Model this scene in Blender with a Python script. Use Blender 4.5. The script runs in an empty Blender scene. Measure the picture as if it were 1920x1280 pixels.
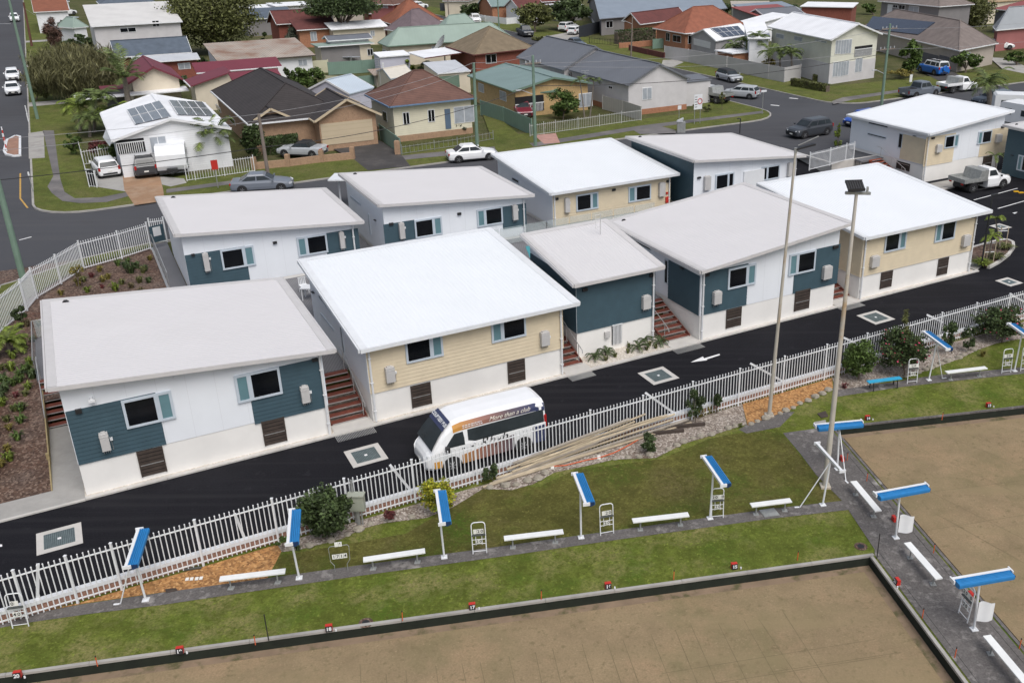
import bpy, math, random
from mathutils import Vector, Matrix
from mathutils.geometry import tessellate_polygon
random.seed(7)
PI = math.pi
C = bpy.context.scene.collection
sc = bpy.context.scene
# ------------------------------------------------------------------ camera
F, PITCH, ROLL, CX, CY, HC = 1777.0, .4022, .0100, 1123.3, 598.2, 21.0
AD, AG = .5091, .1924            # headings of the cabins' street grid and of the bowling greens
_f = Vector((0, math.cos(PITCH), -math.sin(PITCH))); _r0 = Vector((1, 0, 0)); _d0 = _f.cross(_r0)
RT = _r0 * math.cos(ROLL) + _d0 * math.sin(ROLL)
DN = _d0 * math.cos(ROLL) - _r0 * math.sin(ROLL)
CAM = Vector((0, 0, HC))
D1 = Vector((math.cos(AD), math.sin(AD), 0)); D2 = Vector((-math.sin(AD), math.cos(AD), 0))
E1 = Vector((math.cos(AG), math.sin(AG), 0)); E2 = Vector((-math.sin(AG), math.cos(AG), 0))
U = 1.2      # level of the streets
GZ = -.35    # level of the bowling club lawn
def ray(u, v): return RT * ((u - CX) / F) + DN * ((v - CY) / F) + _f
def G(u, v, z=0.0):
    d = ray(u, v); return CAM + d * ((z - HC) / d.z)
def PV(u, v, A, B):
    """point seen at (u,v) on the vertical plane through A and B: distance along A>B and height"""
    d = ray(u, v); ab = Vector((B.x - A.x, B.y - A.y, 0)); w = ab.length; ab /= w
    n = Vector((ab.y, -ab.x, 0)); k = (A - CAM).dot(n) / d.dot(n); q = CAM + d * k
    return (q - A).dot(ab), q.z
def ST(s, t, z=0.0):
    p = D1 * s + D2 * t; p.z = z; return p
def SE(s, t, z=0.0):
    p = E1 * s + E2 * t; p.z = z; return p
def st(u, v, z=0.0):
    p = G(u, v, z); return p.dot(D1), p.dot(D2)
cd = bpy.data.cameras.new('camera'); cam = bpy.data.objects.new('camera', cd); C.objects.link(cam)
cd.sensor_fit = 'HORIZONTAL'; cd.sensor_width = 36; cd.lens = F / 1920 * 36
cd.shift_x = (960 - CX) / 1920; cd.shift_y = (CY - 640) / 1920
cd.clip_start = .5; cd.clip_end = 3000
m = Matrix.Identity(4)
for i in range(3):
    m[i][0] = RT[i]; m[i][1] = -DN[i]; m[i][2] = -_f[i]; m[i][3] = CAM[i]
cam.matrix_world = m; sc.camera = cam
# ------------------------------------------------------------------ light
w = bpy.data.worlds.new('World'); sc.world = w; w.use_nodes = True
nt = w.node_tree; bg = nt.nodes['Background']
sk = nt.nodes.new('ShaderNodeTexSky'); sk.sky_type = 'NISHITA'; sk.sun_disc = False
SUN_EL, SUN_AZ = math.radians(57), math.radians(150)   # azimuth measured clockwise from +Y (compass style)
sk.sun_elevation = SUN_EL; sk.sun_rotation = SUN_AZ; sk.air_density = 1.0; sk.dust_density = 4.0; sk.ozone_density = 1.0
hs = nt.nodes.new('ShaderNodeHueSaturation'); hs.inputs['Saturation'].default_value = .62
nt.links.new(sk.outputs[0], hs.inputs['Color']); nt.links.new(hs.outputs[0], bg.inputs[0]); bg.inputs[1].default_value = .105
sl = bpy.data.lights.new('sun', 'SUN'); sl.energy = 1.5; sl.angle = math.radians(42); sl.color = (1, .985, .965)
so = bpy.data.objects.new('sun', sl); C.objects.link(so)
sd = Vector((math.sin(SUN_AZ) * math.cos(SUN_EL), math.cos(SUN_AZ) * math.cos(SUN_EL), math.sin(SUN_EL)))
so.rotation_euler = sd.to_track_quat('Z', 'Y').to_euler(); so.location = (0, 0, 60)
vs = sc.view_settings; vs.view_transform = 'Standard'; vs.look = 'None'; vs.gamma = 1; vs.exposure = EXPO if 'EXPO' in globals() else .36
sc.render.engine = 'CYCLES'; sc.cycles.max_bounces = 6
# ------------------------------------------------------------------ materials
MATS = {}
def sl_(c): return tuple(((x / 255) / 12.92 if x / 255 <= .04045 else ((x / 255 + .055) / 1.055) ** 2.4) for x in c)
def mat(name, col, rough=.7, var=.12, sc_=2.0, bump=0, bsc=30, metal=0, coat=0, layers=(), wave=None, coord='Object', spec=.5, alpha=1, fine=0, cells=None, streak=None):
    """procedural surface: base colour, noise in value, optional patches (layers), stripes (wave) and bump"""
    if name in MATS: return MATS[name]
    m = bpy.data.materials.new(name); m.use_nodes = True; n = m.node_tree.nodes; l = m.node_tree.links
    b = n['Principled BSDF']; MATS[name] = m
    b.inputs['Roughness'].default_value = rough; b.inputs['Metallic'].default_value = metal
    b.inputs['Coat Weight'].default_value = coat; b.inputs['Specular IOR Level'].default_value = spec
    if alpha < 1: b.inputs['Alpha'].default_value = alpha
    tc = n.new('ShaderNodeTexCoord'); geo = n.new('ShaderNodeNewGeometry')
    src = geo.outputs['Position'] if coord == 'World' else tc.outputs['Object']
    def noise(s, det=4, r=.6):
        t = n.new('ShaderNodeTexNoise'); t.inputs['Scale'].default_value = s; t.inputs['Detail'].default_value = det
        t.inputs['Roughness'].default_value = r; l.new(src, t.inputs['Vector']); return t.outputs['Fac']
    def ramp(fac, a, bb, ca=0, cb=1):
        r = n.new('ShaderNodeMapRange'); r.inputs[1].default_value = a; r.inputs[2].default_value = bb
        r.inputs[3].default_value = ca; r.inputs[4].default_value = cb; l.new(fac, r.inputs[0]); return r.outputs[0]
    def mix(fac, A, B, typ='MIX'):
        x = n.new('ShaderNodeMix'); x.data_type = 'RGBA'; x.blend_type = typ
        for i, s in ((0, fac), (6, A), (7, B)):
            if hasattr(s, 'links'): l.new(s, x.inputs[i])
            else: x.inputs[i].default_value = s if i == 0 else (*s, 1)
        return x.outputs[2]
    cur = None
    dark = tuple(max(0, x * (1 - var * 1.6)) for x in col); lite = tuple(min(1, x * (1 + var)) for x in col)
    cur = mix(ramp(noise(sc_, 5), .3, .7), dark, lite)
    for (lc, ls, lo, hi) in layers:
        cur = mix(ramp(noise(ls, 6, .65), lo, hi), cur, lc)
    if fine:
        cur = mix(ramp(noise(fine[0], 3, .7), .3, .7, 0, fine[1]), cur, fine[2])
    if streak:   # (heading, scale along, scale across, colour, lo, hi): long marks in one direction
        mp = n.new('ShaderNodeMapping'); mp.inputs['Rotation'].default_value = (0, 0, -streak[0]); mp.inputs['Scale'].default_value = (streak[1], streak[2], 1)
        l.new(src, mp.inputs['Vector']); t = n.new('ShaderNodeTexNoise'); t.inputs['Scale'].default_value = 1; t.inputs['Detail'].default_value = 5; l.new(mp.outputs[0], t.inputs['Vector'])
        cur = mix(ramp(t.outputs['Fac'], streak[4], streak[5]), cur, streak[3])
    if cells:    # (scale, colour, strength): every chip or pebble its own tone
        vo = n.new('ShaderNodeTexVoronoi'); vo.inputs['Scale'].default_value = cells[0]; l.new(src, vo.inputs['Vector'])
        sp = n.new('ShaderNodeSeparateColor'); l.new(vo.outputs['Color'], sp.inputs[0])
        cur = mix(ramp(sp.outputs[0], .2, .95, 0, cells[2]), cur, cells[1])
        cur = mix(ramp(sp.outputs[1], .6, 1, 0, cells[2]), cur, cells[3])
    if wave:     # (scale, axis, strength, colour, sharpness)
        tx = n.new('ShaderNodeTexWave'); tx.wave_type = 'BANDS'; tx.bands_direction = wave[1]
        tx.inputs['Scale'].default_value = wave[0]; tx.inputs['Distortion'].default_value = wave[5] if len(wave) > 5 else 0
        l.new(src, tx.inputs['Vector'])
        cur = mix(ramp(tx.outputs['Fac'], 0, wave[4], wave[2], 0), cur, wave[3])
    l.new(cur, b.inputs['Base Color'])
    if bump:
        bp = n.new('ShaderNodeBump'); bp.inputs['Strength'].default_value = bump; bp.inputs['Distance'].default_value = .03
        l.new(noise(bsc, 4, .7), bp.inputs['Height']); l.new(bp.outputs[0], b.inputs['Normal'])
    return m
# ------------------------------------------------------------------ meshes
class MB:
    def __init__(s): s.v = []; s.f = []; s.m = []; s.M = None; s.cur = 0
    def p(s, *pts):
        i0 = len(s.v)
        for q in pts:
            q = Vector(q); s.v.append(s.M @ q if s.M else q)
        return i0
    def face(s, idx, m=None): s.f.append(tuple(idx)); s.m.append(s.cur if m is None else m)
    def poly(s, pts, m=None):
        i = s.p(*pts); s.face(range(i, i + len(pts)), m)
    def ngon(s, pts, m=None):      # concave-safe
        i = s.p(*pts)
        for t in tessellate_polygon([[Vector(q) for q in pts]]): s.face([i + k for k in t], m)
    def box(s, x0, x1, y0, y1, z0, z1, m=None):
        i = s.p((x0, y0, z0), (x1, y0, z0), (x1, y1, z0), (x0, y1, z0), (x0, y0, z1), (x1, y0, z1), (x1, y1, z1), (x0, y1, z1))
        for q in ((0, 3, 2, 1), (4, 5, 6, 7), (0, 1, 5, 4), (1, 2, 6, 5), (2, 3, 7, 6), (3, 0, 4, 7)): s.face([i + k for k in q], m)
    def hexa(s, b, t, m=None):     # bottom and top loops of equal length
        n = len(b); i = s.p(*b); j = s.p(*t)
        s.face([i + k for k in range(n)][::-1], m); s.face([j + k for k in range(n)], m)
        for k in range(n): s.face((i + k, i + (k + 1) % n, j + (k + 1) % n, j + k), m)
    def prism(s, pts, z0, z1, m=None):
        pts = [Vector((q[0], q[1], 0)) for q in pts]; n = len(pts)
        a = sum(pts[k].x * pts[(k + 1) % n].y - pts[(k + 1) % n].x * pts[k].y for k in range(n))
        if a < 0: pts = pts[::-1]
        i = s.p(*[(q.x, q.y, z1) for q in pts]); j = s.p(*[(q.x, q.y, z0) for q in pts])
        for t in tessellate_polygon([pts]):
            s.face([i + k for k in t], m); s.face([j + k for k in reversed(t)], m)
        for k in range(n): s.face((j + k, j + (k + 1) % n, i + (k + 1) % n, i + k), m)
    def beam(s, a, b, w, h, m=None, up=Vector((0, 0, 1))):
        a = Vector(a); b = Vector(b); d = (b - a).normalized(); x = d.cross(up)
        if x.length < 1e-4: x = Vector((1, 0, 0))
        x.normalize(); y = x.cross(d); x = x * w / 2; y = y * h / 2
        s.hexa([a - x - y, a + x - y, a + x + y, a - x + y], [b - x - y, b + x - y, b + x + y, b - x + y], m)
    def tube(s, pts, r, n=8, m=None, cap=True):
        pts = [Vector(q) for q in pts]; k = len(pts); rs = r if hasattr(r, '__len__') else [r] * k; rings = []
        for i in range(k):
            d = (pts[min(i + 1, k - 1)] - pts[max(i - 1, 0)]).normalized()
            x = d.cross(Vector((0, 0, 1)));
            if x.length < 1e-3: x = Vector((1, 0, 0))
            x.normalize(); y = d.cross(x)
            rings.append(s.p(*[pts[i] + x * rs[i] * math.cos(2 * PI * a / n) + y * rs[i] * math.sin(2 * PI * a / n) for a in range(n)]))
        for i in range(k - 1):
            for a in range(n):
                s.face((rings[i] + a, rings[i] + (a + 1) % n, rings[i + 1] + (a + 1) % n, rings[i + 1] + a), m)
        if cap:
            s.face([rings[0] + a for a in range(n)][::-1], m); s.face([rings[-1] + a for a in range(n)], m)
    def loft(s, rings, m=None, cap=True):
        n = len(rings[0]); ii = [s.p(*r) for r in rings]
        for a in range(len(rings) - 1):
            mm = m(a) if callable(m) else m
            for k in range(n): s.face((ii[a] + k, ii[a] + (k + 1) % n, ii[a + 1] + (k + 1) % n, ii[a + 1] + k), mm)
        if cap:
            mm = m(0) if callable(m) else m
            s.face([ii[0] + k for k in range(n)][::-1], mm); s.face([ii[-1] + k for k in range(n)], mm)
    def build(s, name, mats, parent=None, smooth=False, world=True, org=None):
        me = bpy.data.meshes.new(name)
        if not isinstance(mats, (list, tuple)): mats = [mats]
        o = bpy.data.objects.new(name, me); C.objects.link(o)
        off = Vector((0, 0, 0))
        if parent is not None:
            o.parent = parent
            if world:
                q = parent; off = Vector((0, 0, 0))
                while q is not None: off = off + q.location; q = q.parent
        elif org is not None: off = Vector(org); o.location = off
        elif s.v and world:
            n = len(s.v); off = Vector((sum(v.x for v in s.v) / n, sum(v.y for v in s.v) / n, min(v.z for v in s.v))); o.location = off
        me.from_pydata([tuple(v - off) for v in s.v], [], s.f)
        for mt in mats: me.materials.append(mt)
        me.polygons.foreach_set('material_index', [min(k, len(mats) - 1) for k in s.m])
        if smooth: me.polygons.foreach_set('use_smooth', [True] * len(s.f))
        me.update(); return o
def tag(o, label=None, cat=None, group=None, kind=None):
    if label: o['label'] = label
    if cat: o['category'] = cat
    if group: o['group'] = group
    if kind: o['kind'] = kind
    return o
def root(name, loc, label, cat, group=None, rz=0):
    o = bpy.data.objects.new(name, None); C.objects.link(o); o.location = loc; o.rotation_euler.z = rz
    o.empty_display_size = .3
    return tag(o, label, cat, group)
def sub(name, parent, mats, fn, smooth=False, world=True):
    b = MB(); fn(b); return b.build(name, mats, parent, smooth, world)
def copy_tree(o, parent=None):
    c = o.copy(); C.objects.link(c)
    if parent: c.parent = parent
    for ch in list(o.children): copy_tree(ch, c)
    return c
def sheet(name, pts, z, m, kind='structure', px=True, zz=None, th=0):
    """flat ground sheet, its outline given as points of the picture laid on level zz (or in world metres)"""
    P = [(G(a[0], a[1], z if zz is None else zz) if px else Vector((a[0], a[1], 0))) for a in pts]
    b = MB()
    if th: b.prism(P, z - th, z)
    else:
        P = [Vector((q.x, q.y, z)) for q in P]; i = b.p(*P)
        for t in tessellate_polygon([P]):
            a, c, d = (P[k] for k in t)
            t = t if (c - a).cross(d - a).z > 0 else t[::-1]
            b.face([i + k for k in t])
    return tag(b.build(name, m), kind=kind)
def textmesh(s, size, mb, M, shear=0, m=None, bold=0, align='CENTER'):
    cu = bpy.data.curves.new('t', 'FONT'); cu.body = s; cu.size = size; cu.align_x = align; cu.align_y = 'CENTER'; cu.shear = shear; cu.offset = bold
    o = bpy.data.objects.new('t', cu); C.objects.link(o)
    dg = bpy.context.evaluated_depsgraph_get(); me = o.evaluated_get(dg).to_mesh()
    i = len(mb.v)
    for v in me.vertices: mb.v.append(M @ v.co)
    for p in me.polygons: mb.face([i + k for k in p.vertices], m)
    o.evaluated_get(dg).to_mesh_clear(); bpy.data.objects.remove(o); bpy.data.curves.remove(cu)
# ------------------------------------------------------------------ ground materials
W = dict(coord='World')
M_asph_new = mat('asphalt_new', (.0075, .0075, .0105), .9, .12, .35, .25, 60, spec=.15, layers=[((.013, .013, .017), .25, .5, .75), ((.02, .02, .024), 1.6, .6, .72)], streak=(AD, .06, 2.2, (.019, .019, .022), .5, .72), fine=(16, .45, (.024, .024, .028)), **W)
M_asph_old = mat('asphalt_old', (.078, .081, .090), .95, .12, .12, .2, 40, spec=.1, layers=[((.065, .066, .073), .06, .45, .6), ((.085, .083, .085), .5, .62, .8)], streak=(AD, .04, 1.2, (.085, .085, .09), .5, .75), fine=(18, .3, (.09, .09, .095)), **W)
M_conc = mat('concrete', (.36, .345, .32), .85, .1, .8, .15, 40, layers=[((.22, .21, .2), .6, .5, .75)], **W)
M_conc_old = mat('concrete_weathered', (.095, .085, .082), .95, .2, .5, .2, 50, layers=[((.045, .04, .04), .9, .5, .64), ((.30, .28, .265), .9, .57, .66), ((.2, .185, .175), 4, .55, .68)], fine=(14, .5, (.2, .19, .18)), **W)
M_conc_pale = mat('concrete_pale', (.52, .5, .47), .85, .07, 1.5, .1, 40, **W)
M_footpath = mat('footpath_old', (.15, .14, .14), .9, .2, .4, .15, 40, layers=[((.24, .22, .21), .3, .5, .7)], fine=(12, .3, (.08, .08, .075)), **W)
M_paver = mat('path_pavers', (.35, .34, .32), .85, .08, 1.5, .1, 40, fine=(8, .25, (.25, .24, .23)), **W)
def lawn(name, base, dry, deep, ps=.35, pa=.5, pb=.72):
    return mat(name, base, .95, .3, 1.3, .9, 55, spec=.1, layers=[(deep, ps * 1.7, .48, .66), (dry, ps * 2.2, pa, pb), (tuple(x * .62 for x in base), 4.5, .5, .64), (tuple(x * 1.5 for x in base), 7, .56, .66)], fine=(13, .8, tuple(x * .42 for x in base)), **W)
M_lawn = lawn('lawn_club', (.160, .195, .036), (.30, .265, .115), (.09, .15, .02), .3, .46, .68)
M_lawn2 = lawn('lawn_worn', (.145, .14, .038), (.18, .15, .065), (.07, .13, .016), .16, .5, .7)
M_verge = lawn('grass_verge', (.15, .175, .045), (.19, .17, .075), (.07, .1, .025), .18, .45, .7)
M_yard = lawn('yard_grass', (.11, .12, .045), (.17, .145, .085), (.055, .07, .028), .12, .45, .65)
M_green = mat('bowling_green', (.295, .22, .135), .95, .12, .8, .3, 60, spec=.1, streak=(AG + 1.57, .08, .9, (.255, .2, .115), .5, .75), layers=[((.21, .175, .095), .22, .48, .66), ((.36, .25, .155), .35, .5, .7), ((.21, .18, .10), .12, .58, .75), ((.19, .15, .085), 5, .56, .68), ((.36, .27, .17), 9, .6, .7)], fine=(15, .5, (.15, .12, .065)), **W)
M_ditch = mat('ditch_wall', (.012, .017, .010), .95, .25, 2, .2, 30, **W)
M_ditchfloor = mat('ditch_floor', (.23, .165, .11), .95, .12, 1.5, .3, 40, layers=[((.10, .09, .04), 1.2, .5, .62)], **W)
M_chip = mat('orange_chips', (.44, .22, .075), .9, .25, 3, .8, 40, cells=(13, (.16, .07, .025), .8, (.62, .36, .15)), **W)
M_mulch = mat('brown_mulch', (.115, .068, .048), .95, .25, 1.2, .9, 30, layers=[((.16, .12, .10), .5, .5, .68), ((.11, .05, .032), .3, .5, .7)], cells=(12, (.04, .022, .016), .8, (.25, .18, .14)), **W)
M_pebble = mat('pebbles', (.33, .28, .235), .9, .2, 2, .8, 30, layers=[((.14, .10, .07), .8, .5, .7)], cells=(16, (.10, .07, .055), .8, (.58, .53, .47)), **W)
M_gravel = mat('pale_gravel', (.60, .55, .48), .9, .1, 3, .6, 50, cells=(16, (.42, .36, .29), .7, (.75, .72, .68)), **W)
M_drive = mat('drive_terracotta', (.33, .2, .115), .85, .15, .6, .15, 30, layers=[((.42, .31, .22), .5, .5, .7)], fine=(9, .3, (.22, .13, .08)), **W)
M_drivedark = mat('drive_dark', (.06, .056, .055), .9, .2, .5, .2, 30, layers=[((.1, .09, .085), .5, .5, .7)], fine=(9, .4, (.035, .033, .032)), **W)
M_line = mat('road_paint', (.75, .75, .75), .7, .06, 4, **W)
M_yline = mat('kerb_paint_yellow', (.5, .3, .07), .7, .2, 4, **W)
# ------------------------------------------------------------------ the ground: one sheet, lower club side and higher street side
def gz(s, t):
    if s < -3.43 - .01:      # mulch slope beside the first cabin
        return U - .03 if t > 49 else max(-.95, -.95 + (t - 38.6) / .4 * .93) if t < 39 else -.02 + (t - 39) / 10 * (U - .01)
    if s < -2.29: return -.95 if t < 47.42 else U - .03
    if s < 48: return -.95 if t < 41.3 else U - .03
    return -.95 if t < (60.25 if s > 56.75 else 67) else (U - .03)
b = MB(); S_ = [-900, -200, -60, -12, -3.45, -3.43, -2.3, -2.28, 47.98, 48.02, 56.73, 56.77, 90, 200, 1200]; T_ = [-200, 0, 20, 38.6, 39, 41.28, 41.32, 44, 47.4, 47.44, 49, 60.2, 60.3, 66.95, 67.05, 90, 200, 500, 2500]
for i in range(len(S_) - 1):
    for j in range(len(T_) - 1):
        b.poly([ST(S_[i], T_[j], gz(S_[i], T_[j])), ST(S_[i + 1], T_[j], gz(S_[i + 1], T_[j])), ST(S_[i + 1], T_[j + 1], gz(S_[i + 1], T_[j + 1])), ST(S_[i], T_[j + 1], gz(S_[i], T_[j + 1]))])
tag(b.build('ground', M_yard, org=(0, 0, 0)), kind='structure')
def shST(name, pts, z, m, kind='structure', th=0):
    return sheet(name, [(ST(*p).x, ST(*p).y) for p in pts], z, m, kind, px=False, th=th)
def shSE(name, pts, z, m, kind='structure', th=0):
    return sheet(name, [(SE(*p).x, SE(*p).y) for p in pts], z, m, kind, px=False, th=th)
# club lawn as a slab around the two greens (its open sides are the ditch banks)
A_ = [SE(-18, 25.8), SE(14.95, 25.8), SE(14.95, -8), SE(17.45, -8), SE(17.45, 34.75), SE(60, 34.75)]
lw = [(p.x, p.y) for p in A_] + [(ST(90, 31.5).x, ST(90, 31.5).y), (ST(-9, 31.5).x, ST(-9, 31.5).y)]
sheet('lawn', lw, GZ, M_lawn, px=False, th=.5)
sheet('worn_lawn', [(560, 1035), (760, 1000), (905, 915), (1010, 912), (1080, 880), (1240, 860), (1330, 822), (1420, 805), (1466, 812), (1530, 890), (1578, 938), (1440, 954), (1092, 1001), (885, 1031), (665, 1059), (510, 1083), (520, 1040)], GZ + .004, M_lawn2)
# bowling greens, a step lower, each ringed by a ditch
for nm, x0, x1, y0, y1, lab in (('bowling_green', -60, 14.95, -8, 25.8, 0), ('bowling_green_far', 17.45, 60, -8, 34.75, 1)):
    shSE('bowling_green', [(x0, y0), (x1, y0), (x1, y1), (x0, y1)], GZ - .41, M_ditchfloor)
    d = .42; xa, xb = (x0, x1 - d) if not lab else (x0 + d, x1)
    o = shSE('bowling_green', [(xa, y0), (xb, y0), (xb, y1 - d), (xa, y1 - d)], GZ - .37, M_green, th=.06)
# ditch banks (dark boards) with a concrete kerb on top
def strip_SE(name, x0, x1, y0, y1, z0, z1, m, kind='structure'):
    bb = MB(); bb.prism([SE(x0, y0), SE(x1, y0), SE(x1, y1), SE(x0, y1)], z0, z1); return tag(bb.build(name, m), kind=kind)
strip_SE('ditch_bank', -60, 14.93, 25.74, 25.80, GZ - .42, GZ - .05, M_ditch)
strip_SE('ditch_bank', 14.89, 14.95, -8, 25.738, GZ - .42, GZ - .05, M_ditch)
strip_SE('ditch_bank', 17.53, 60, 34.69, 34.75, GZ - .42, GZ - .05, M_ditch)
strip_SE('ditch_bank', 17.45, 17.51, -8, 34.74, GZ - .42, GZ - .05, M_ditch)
bb = MB(); 
for k in range(40): x = 15.06 - 2.4 * (k + 1); bb.prism([SE(x + .012, 25.73), SE(x + 2.4, 25.73), SE(x + 2.4, 25.85), SE(x + .012, 25.85)], GZ - .06, GZ + .025 + random.uniform(-.006, .006))
for k in range(14): y = 25.70 - 2.4 * k; bb.prism([SE(14.88, y - 2.388), SE(15.0, y - 2.388), SE(15.0, y), SE(14.88, y)], GZ - .06, GZ + .025 + random.uniform(-.006, .006))
tag(bb.build('ditch_kerb', M_conc), kind='structure')
bb = MB()
for k in range(18): x = 17.34 + 2.4 * k; bb.prism([SE(x, 34.67), SE(x + 2.388, 34.67), SE(x + 2.388, 34.78), SE(x, 34.78)], GZ - .06, GZ + .02 + random.uniform(-.006, .006))
for k in range(18): y = 34.66 - 2.4 * k; bb.prism([SE(17.40, y - 2.388), SE(17.52, y - 2.388), SE(17.52, y), SE(17.40, y)], GZ - .06, GZ + .02 + random.uniform(-.006, .006))
tag(bb.build('ditch_kerb', M_conc_old), kind='structure')
# faint rink lines on the greens (thin seams cut in the turf)
bb = MB()
def seam(px0, px1, w=.008):
    a, c = G(*px0, GZ - .37), G(*px1, GZ - .37); d = (c - a).normalized(); n = Vector((-d.y, d.x, 0)) * w
    z = Vector((0, 0, .0045)); bb.poly([a - n + z, c - n + z, c + n + z, a + n + z])
for p in [((675, 1243), (677, 1285)), ((724, 1262), (726, 1290)), ((761, 1256), (764, 1290)), ((817, 1248), (823, 1290)), ((866, 1243), (876, 1290)), ((900, 1240), (911, 1290)), ((954, 1229), (968, 1290)), ((1004, 1222), (1018, 1290)), ((1036, 1215), (1054, 1290)), ((1091, 1206), (1116, 1290)), ((1137, 1198), (1168, 1290)), ((1168, 1198), (1201, 1290)), ((1220, 1187), (1262, 1290)), ((1266, 1180), (1312, 1290)), ((1295, 1170), (1348, 1290)), ((1347, 1168), (1407, 1290)), ((1395, 1162), (1467, 1290)), ((1423, 1160), (1510, 1290)), ((1467, 1144), (1560, 1290)),
          ((1240, 1262), (1640, 1198)), ((1290, 1288), (1660, 1230)), ((1440, 1260), (1690, 1222)),
          ((1600, 850), (1920, 1010)), ((1700, 830), (1920, 930)), ((1640, 935), (1920, 900)), ((1750, 960), (1920, 1055)), ((1780, 820), (1920, 875)), ((1700, 1000), (1920, 965))]: seam(*p)
tag(bb.build('green_seams', mat('seam', (.15, .12, .065), .95, .2, 3, **W)), kind='structure')
# club paths
M_lp = M_conc_old
sheet('path', [(-60, 1160), (0, 1153), (55, 1150), (160, 1131), (312, 1109), (480, 1086), (665, 1060), (885, 1031), (1092, 1002), (1440, 954), (1580, 938), (1592, 955), (1435, 973), (1165, 1010), (960, 1040), (665, 1080), (480, 1107), (312, 1132), (160, 1151), (55, 1166), (0, 1176), (-60, 1184)], GZ + .012, M_lp)
q = [G(1468, 812, GZ), G(1500, 850, GZ), G(1530, 890, GZ), G(1580, 940, GZ), G(1640, 1030, GZ)]
sheet('path', [(p.x, p.y) for p in q] + [tuple(SE(15.08, y).xy) for y in (25.75, -8)] + [tuple(SE(17.33, y).xy) for y in (-8, 34.9)] + [tuple(G(1527, 804, GZ).xy)], GZ + .016, M_lp, px=False)
sheet('path', [(1567, 744), (1691, 725), (1766, 716.5), (1920, 700), (1990, 690), (1990, 678), (1920, 688), (1766, 702), (1721, 708), (1690, 714), (1626, 722), (1568, 731)], GZ + .012, M_lp)
sheet('path', [(1385, 805), (1440, 770), (1490, 772), (1462, 800), (1400, 812)], GZ + .010, M_lp)
# long board joints of the plinth beside the front green
strip_SE('path_border', 15.30, 15.345, -8, 25.9, GZ, GZ + .03, M_conc_old)
strip_SE('path_border', 17.10, 17.14, -8, 34.5, GZ, GZ + .03, M_conc_old)
# garden beds along the fence
FT = 31.4
sheet('garden_bed', [(57, 1150)] + [(150, 1129), (230, 1105), (400, 1056), (520, 1020), (528, 1033), (500, 1086), (312, 1108.5), (160, 1130)], GZ + .008, M_chip, 'structure')
bed = [(520, 1020), (640, 985), (782, 944), (905, 909), (1110, 846), (1300, 785), (1392, 757), (1400, 795), (1330, 817), (1280, 832), (1230, 858), (1150, 861), (1100, 873), (1040, 885), (1000, 907), (960, 918), (905, 916), (850, 950), (800, 970), (720, 980), (680, 990), (640, 1010), (560, 1030), (528, 1034)]
sheet('garden_bed', bed, GZ + .02, M_pebble)
sheet('garden_bed', [(1392, 757), (1480, 732), (1560, 708), (1562, 727), (1520, 747), (1480, 768), (1440, 783), (1402, 797)], GZ + .03, M_chip)
sheet('garden_bed', [(1560, 708), (1680, 672), (1920, 603), (1990, 583), (1990, 625), (1920, 634), (1870, 643), (1835, 655), (1800, 672), (1745, 692), (1690, 708), (1625, 723), (1568, 731)], GZ + .022, M_pebble)
# ------------------------------------------------------------------ car park, kerbs
shST('car_park', [(-40, 31.62), (90, 31.62), (90, 60.2), (56.7, 60.2), (56.7, 60.2), (47.9, 60.2), (47.9, 37.65), (-40, 37.65)], 0, M_asph_new, th=.5)
bb = MB()
for k in range(34):
    s0 = -2.3 + 1.5 * k
    if s0 > 48.5: break
    bb.prism([ST(s0 + .01, 37.52), ST(min(s0 + 1.5, 48.6), 37.52), ST(min(s0 + 1.5, 48.6), 37.72), ST(s0 + .01, 37.72)], -.1, .075)
tag(bb.build('kerb', M_conc_pale), kind='structure')
shST('gravel_strip', [(-2.3, 37.72), (48.4, 37.72), (48.4, 41.3), (-2.3, 41.3)], .05, M_gravel, th=.6)
shST('footpath', [(-40, 37.62), (-2.3, 37.62), (-2.3, 41), (-2.55, 44.9), (-3.42, 44.9), (-3.42, 38.9), (-40, 38.9)], .045, M_paver, th=.6)
bb = MB(); bb.prism([ST(-40, 37.5), ST(-2.3, 37.5), ST(-2.3, 37.62), ST(-40, 37.62)], -.1, .06)
tag(bb.build('kerb', M_conc_pale), kind='structure')
# mulch garden on the slope beside the first cabin
b = MB(); R_ = [(-14, 0), (-3.4, 0)]
Tm = [38.85, 39, 40, 42, 44, 46, 49, 54, 60, 66]
def mz(t): return -.02 + .035 if t < 39 else min(-.02 + (t - 39) / 10 * (U - .01), U - .03) + .035
for i in range(len(Tm) - 1):
    for s0, s1 in ((-14, -8), (-8, -3.43)): b.poly([ST(s0, Tm[i], mz(Tm[i])), ST(s1, Tm[i], mz(Tm[i])), ST(s1, Tm[i + 1], mz(Tm[i + 1])), ST(s0, Tm[i + 1], mz(Tm[i + 1]))])
for i in range(5, len(Tm) - 1): b.poly([ST(-3.43, Tm[i], mz(Tm[i])), ST(4, Tm[i], mz(Tm[i])), ST(4, Tm[i + 1], mz(Tm[i + 1])), ST(-3.43, Tm[i + 1], mz(Tm[i + 1]))])
tag(b.build('mulch_garden', M_mulch), kind='structure')
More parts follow.
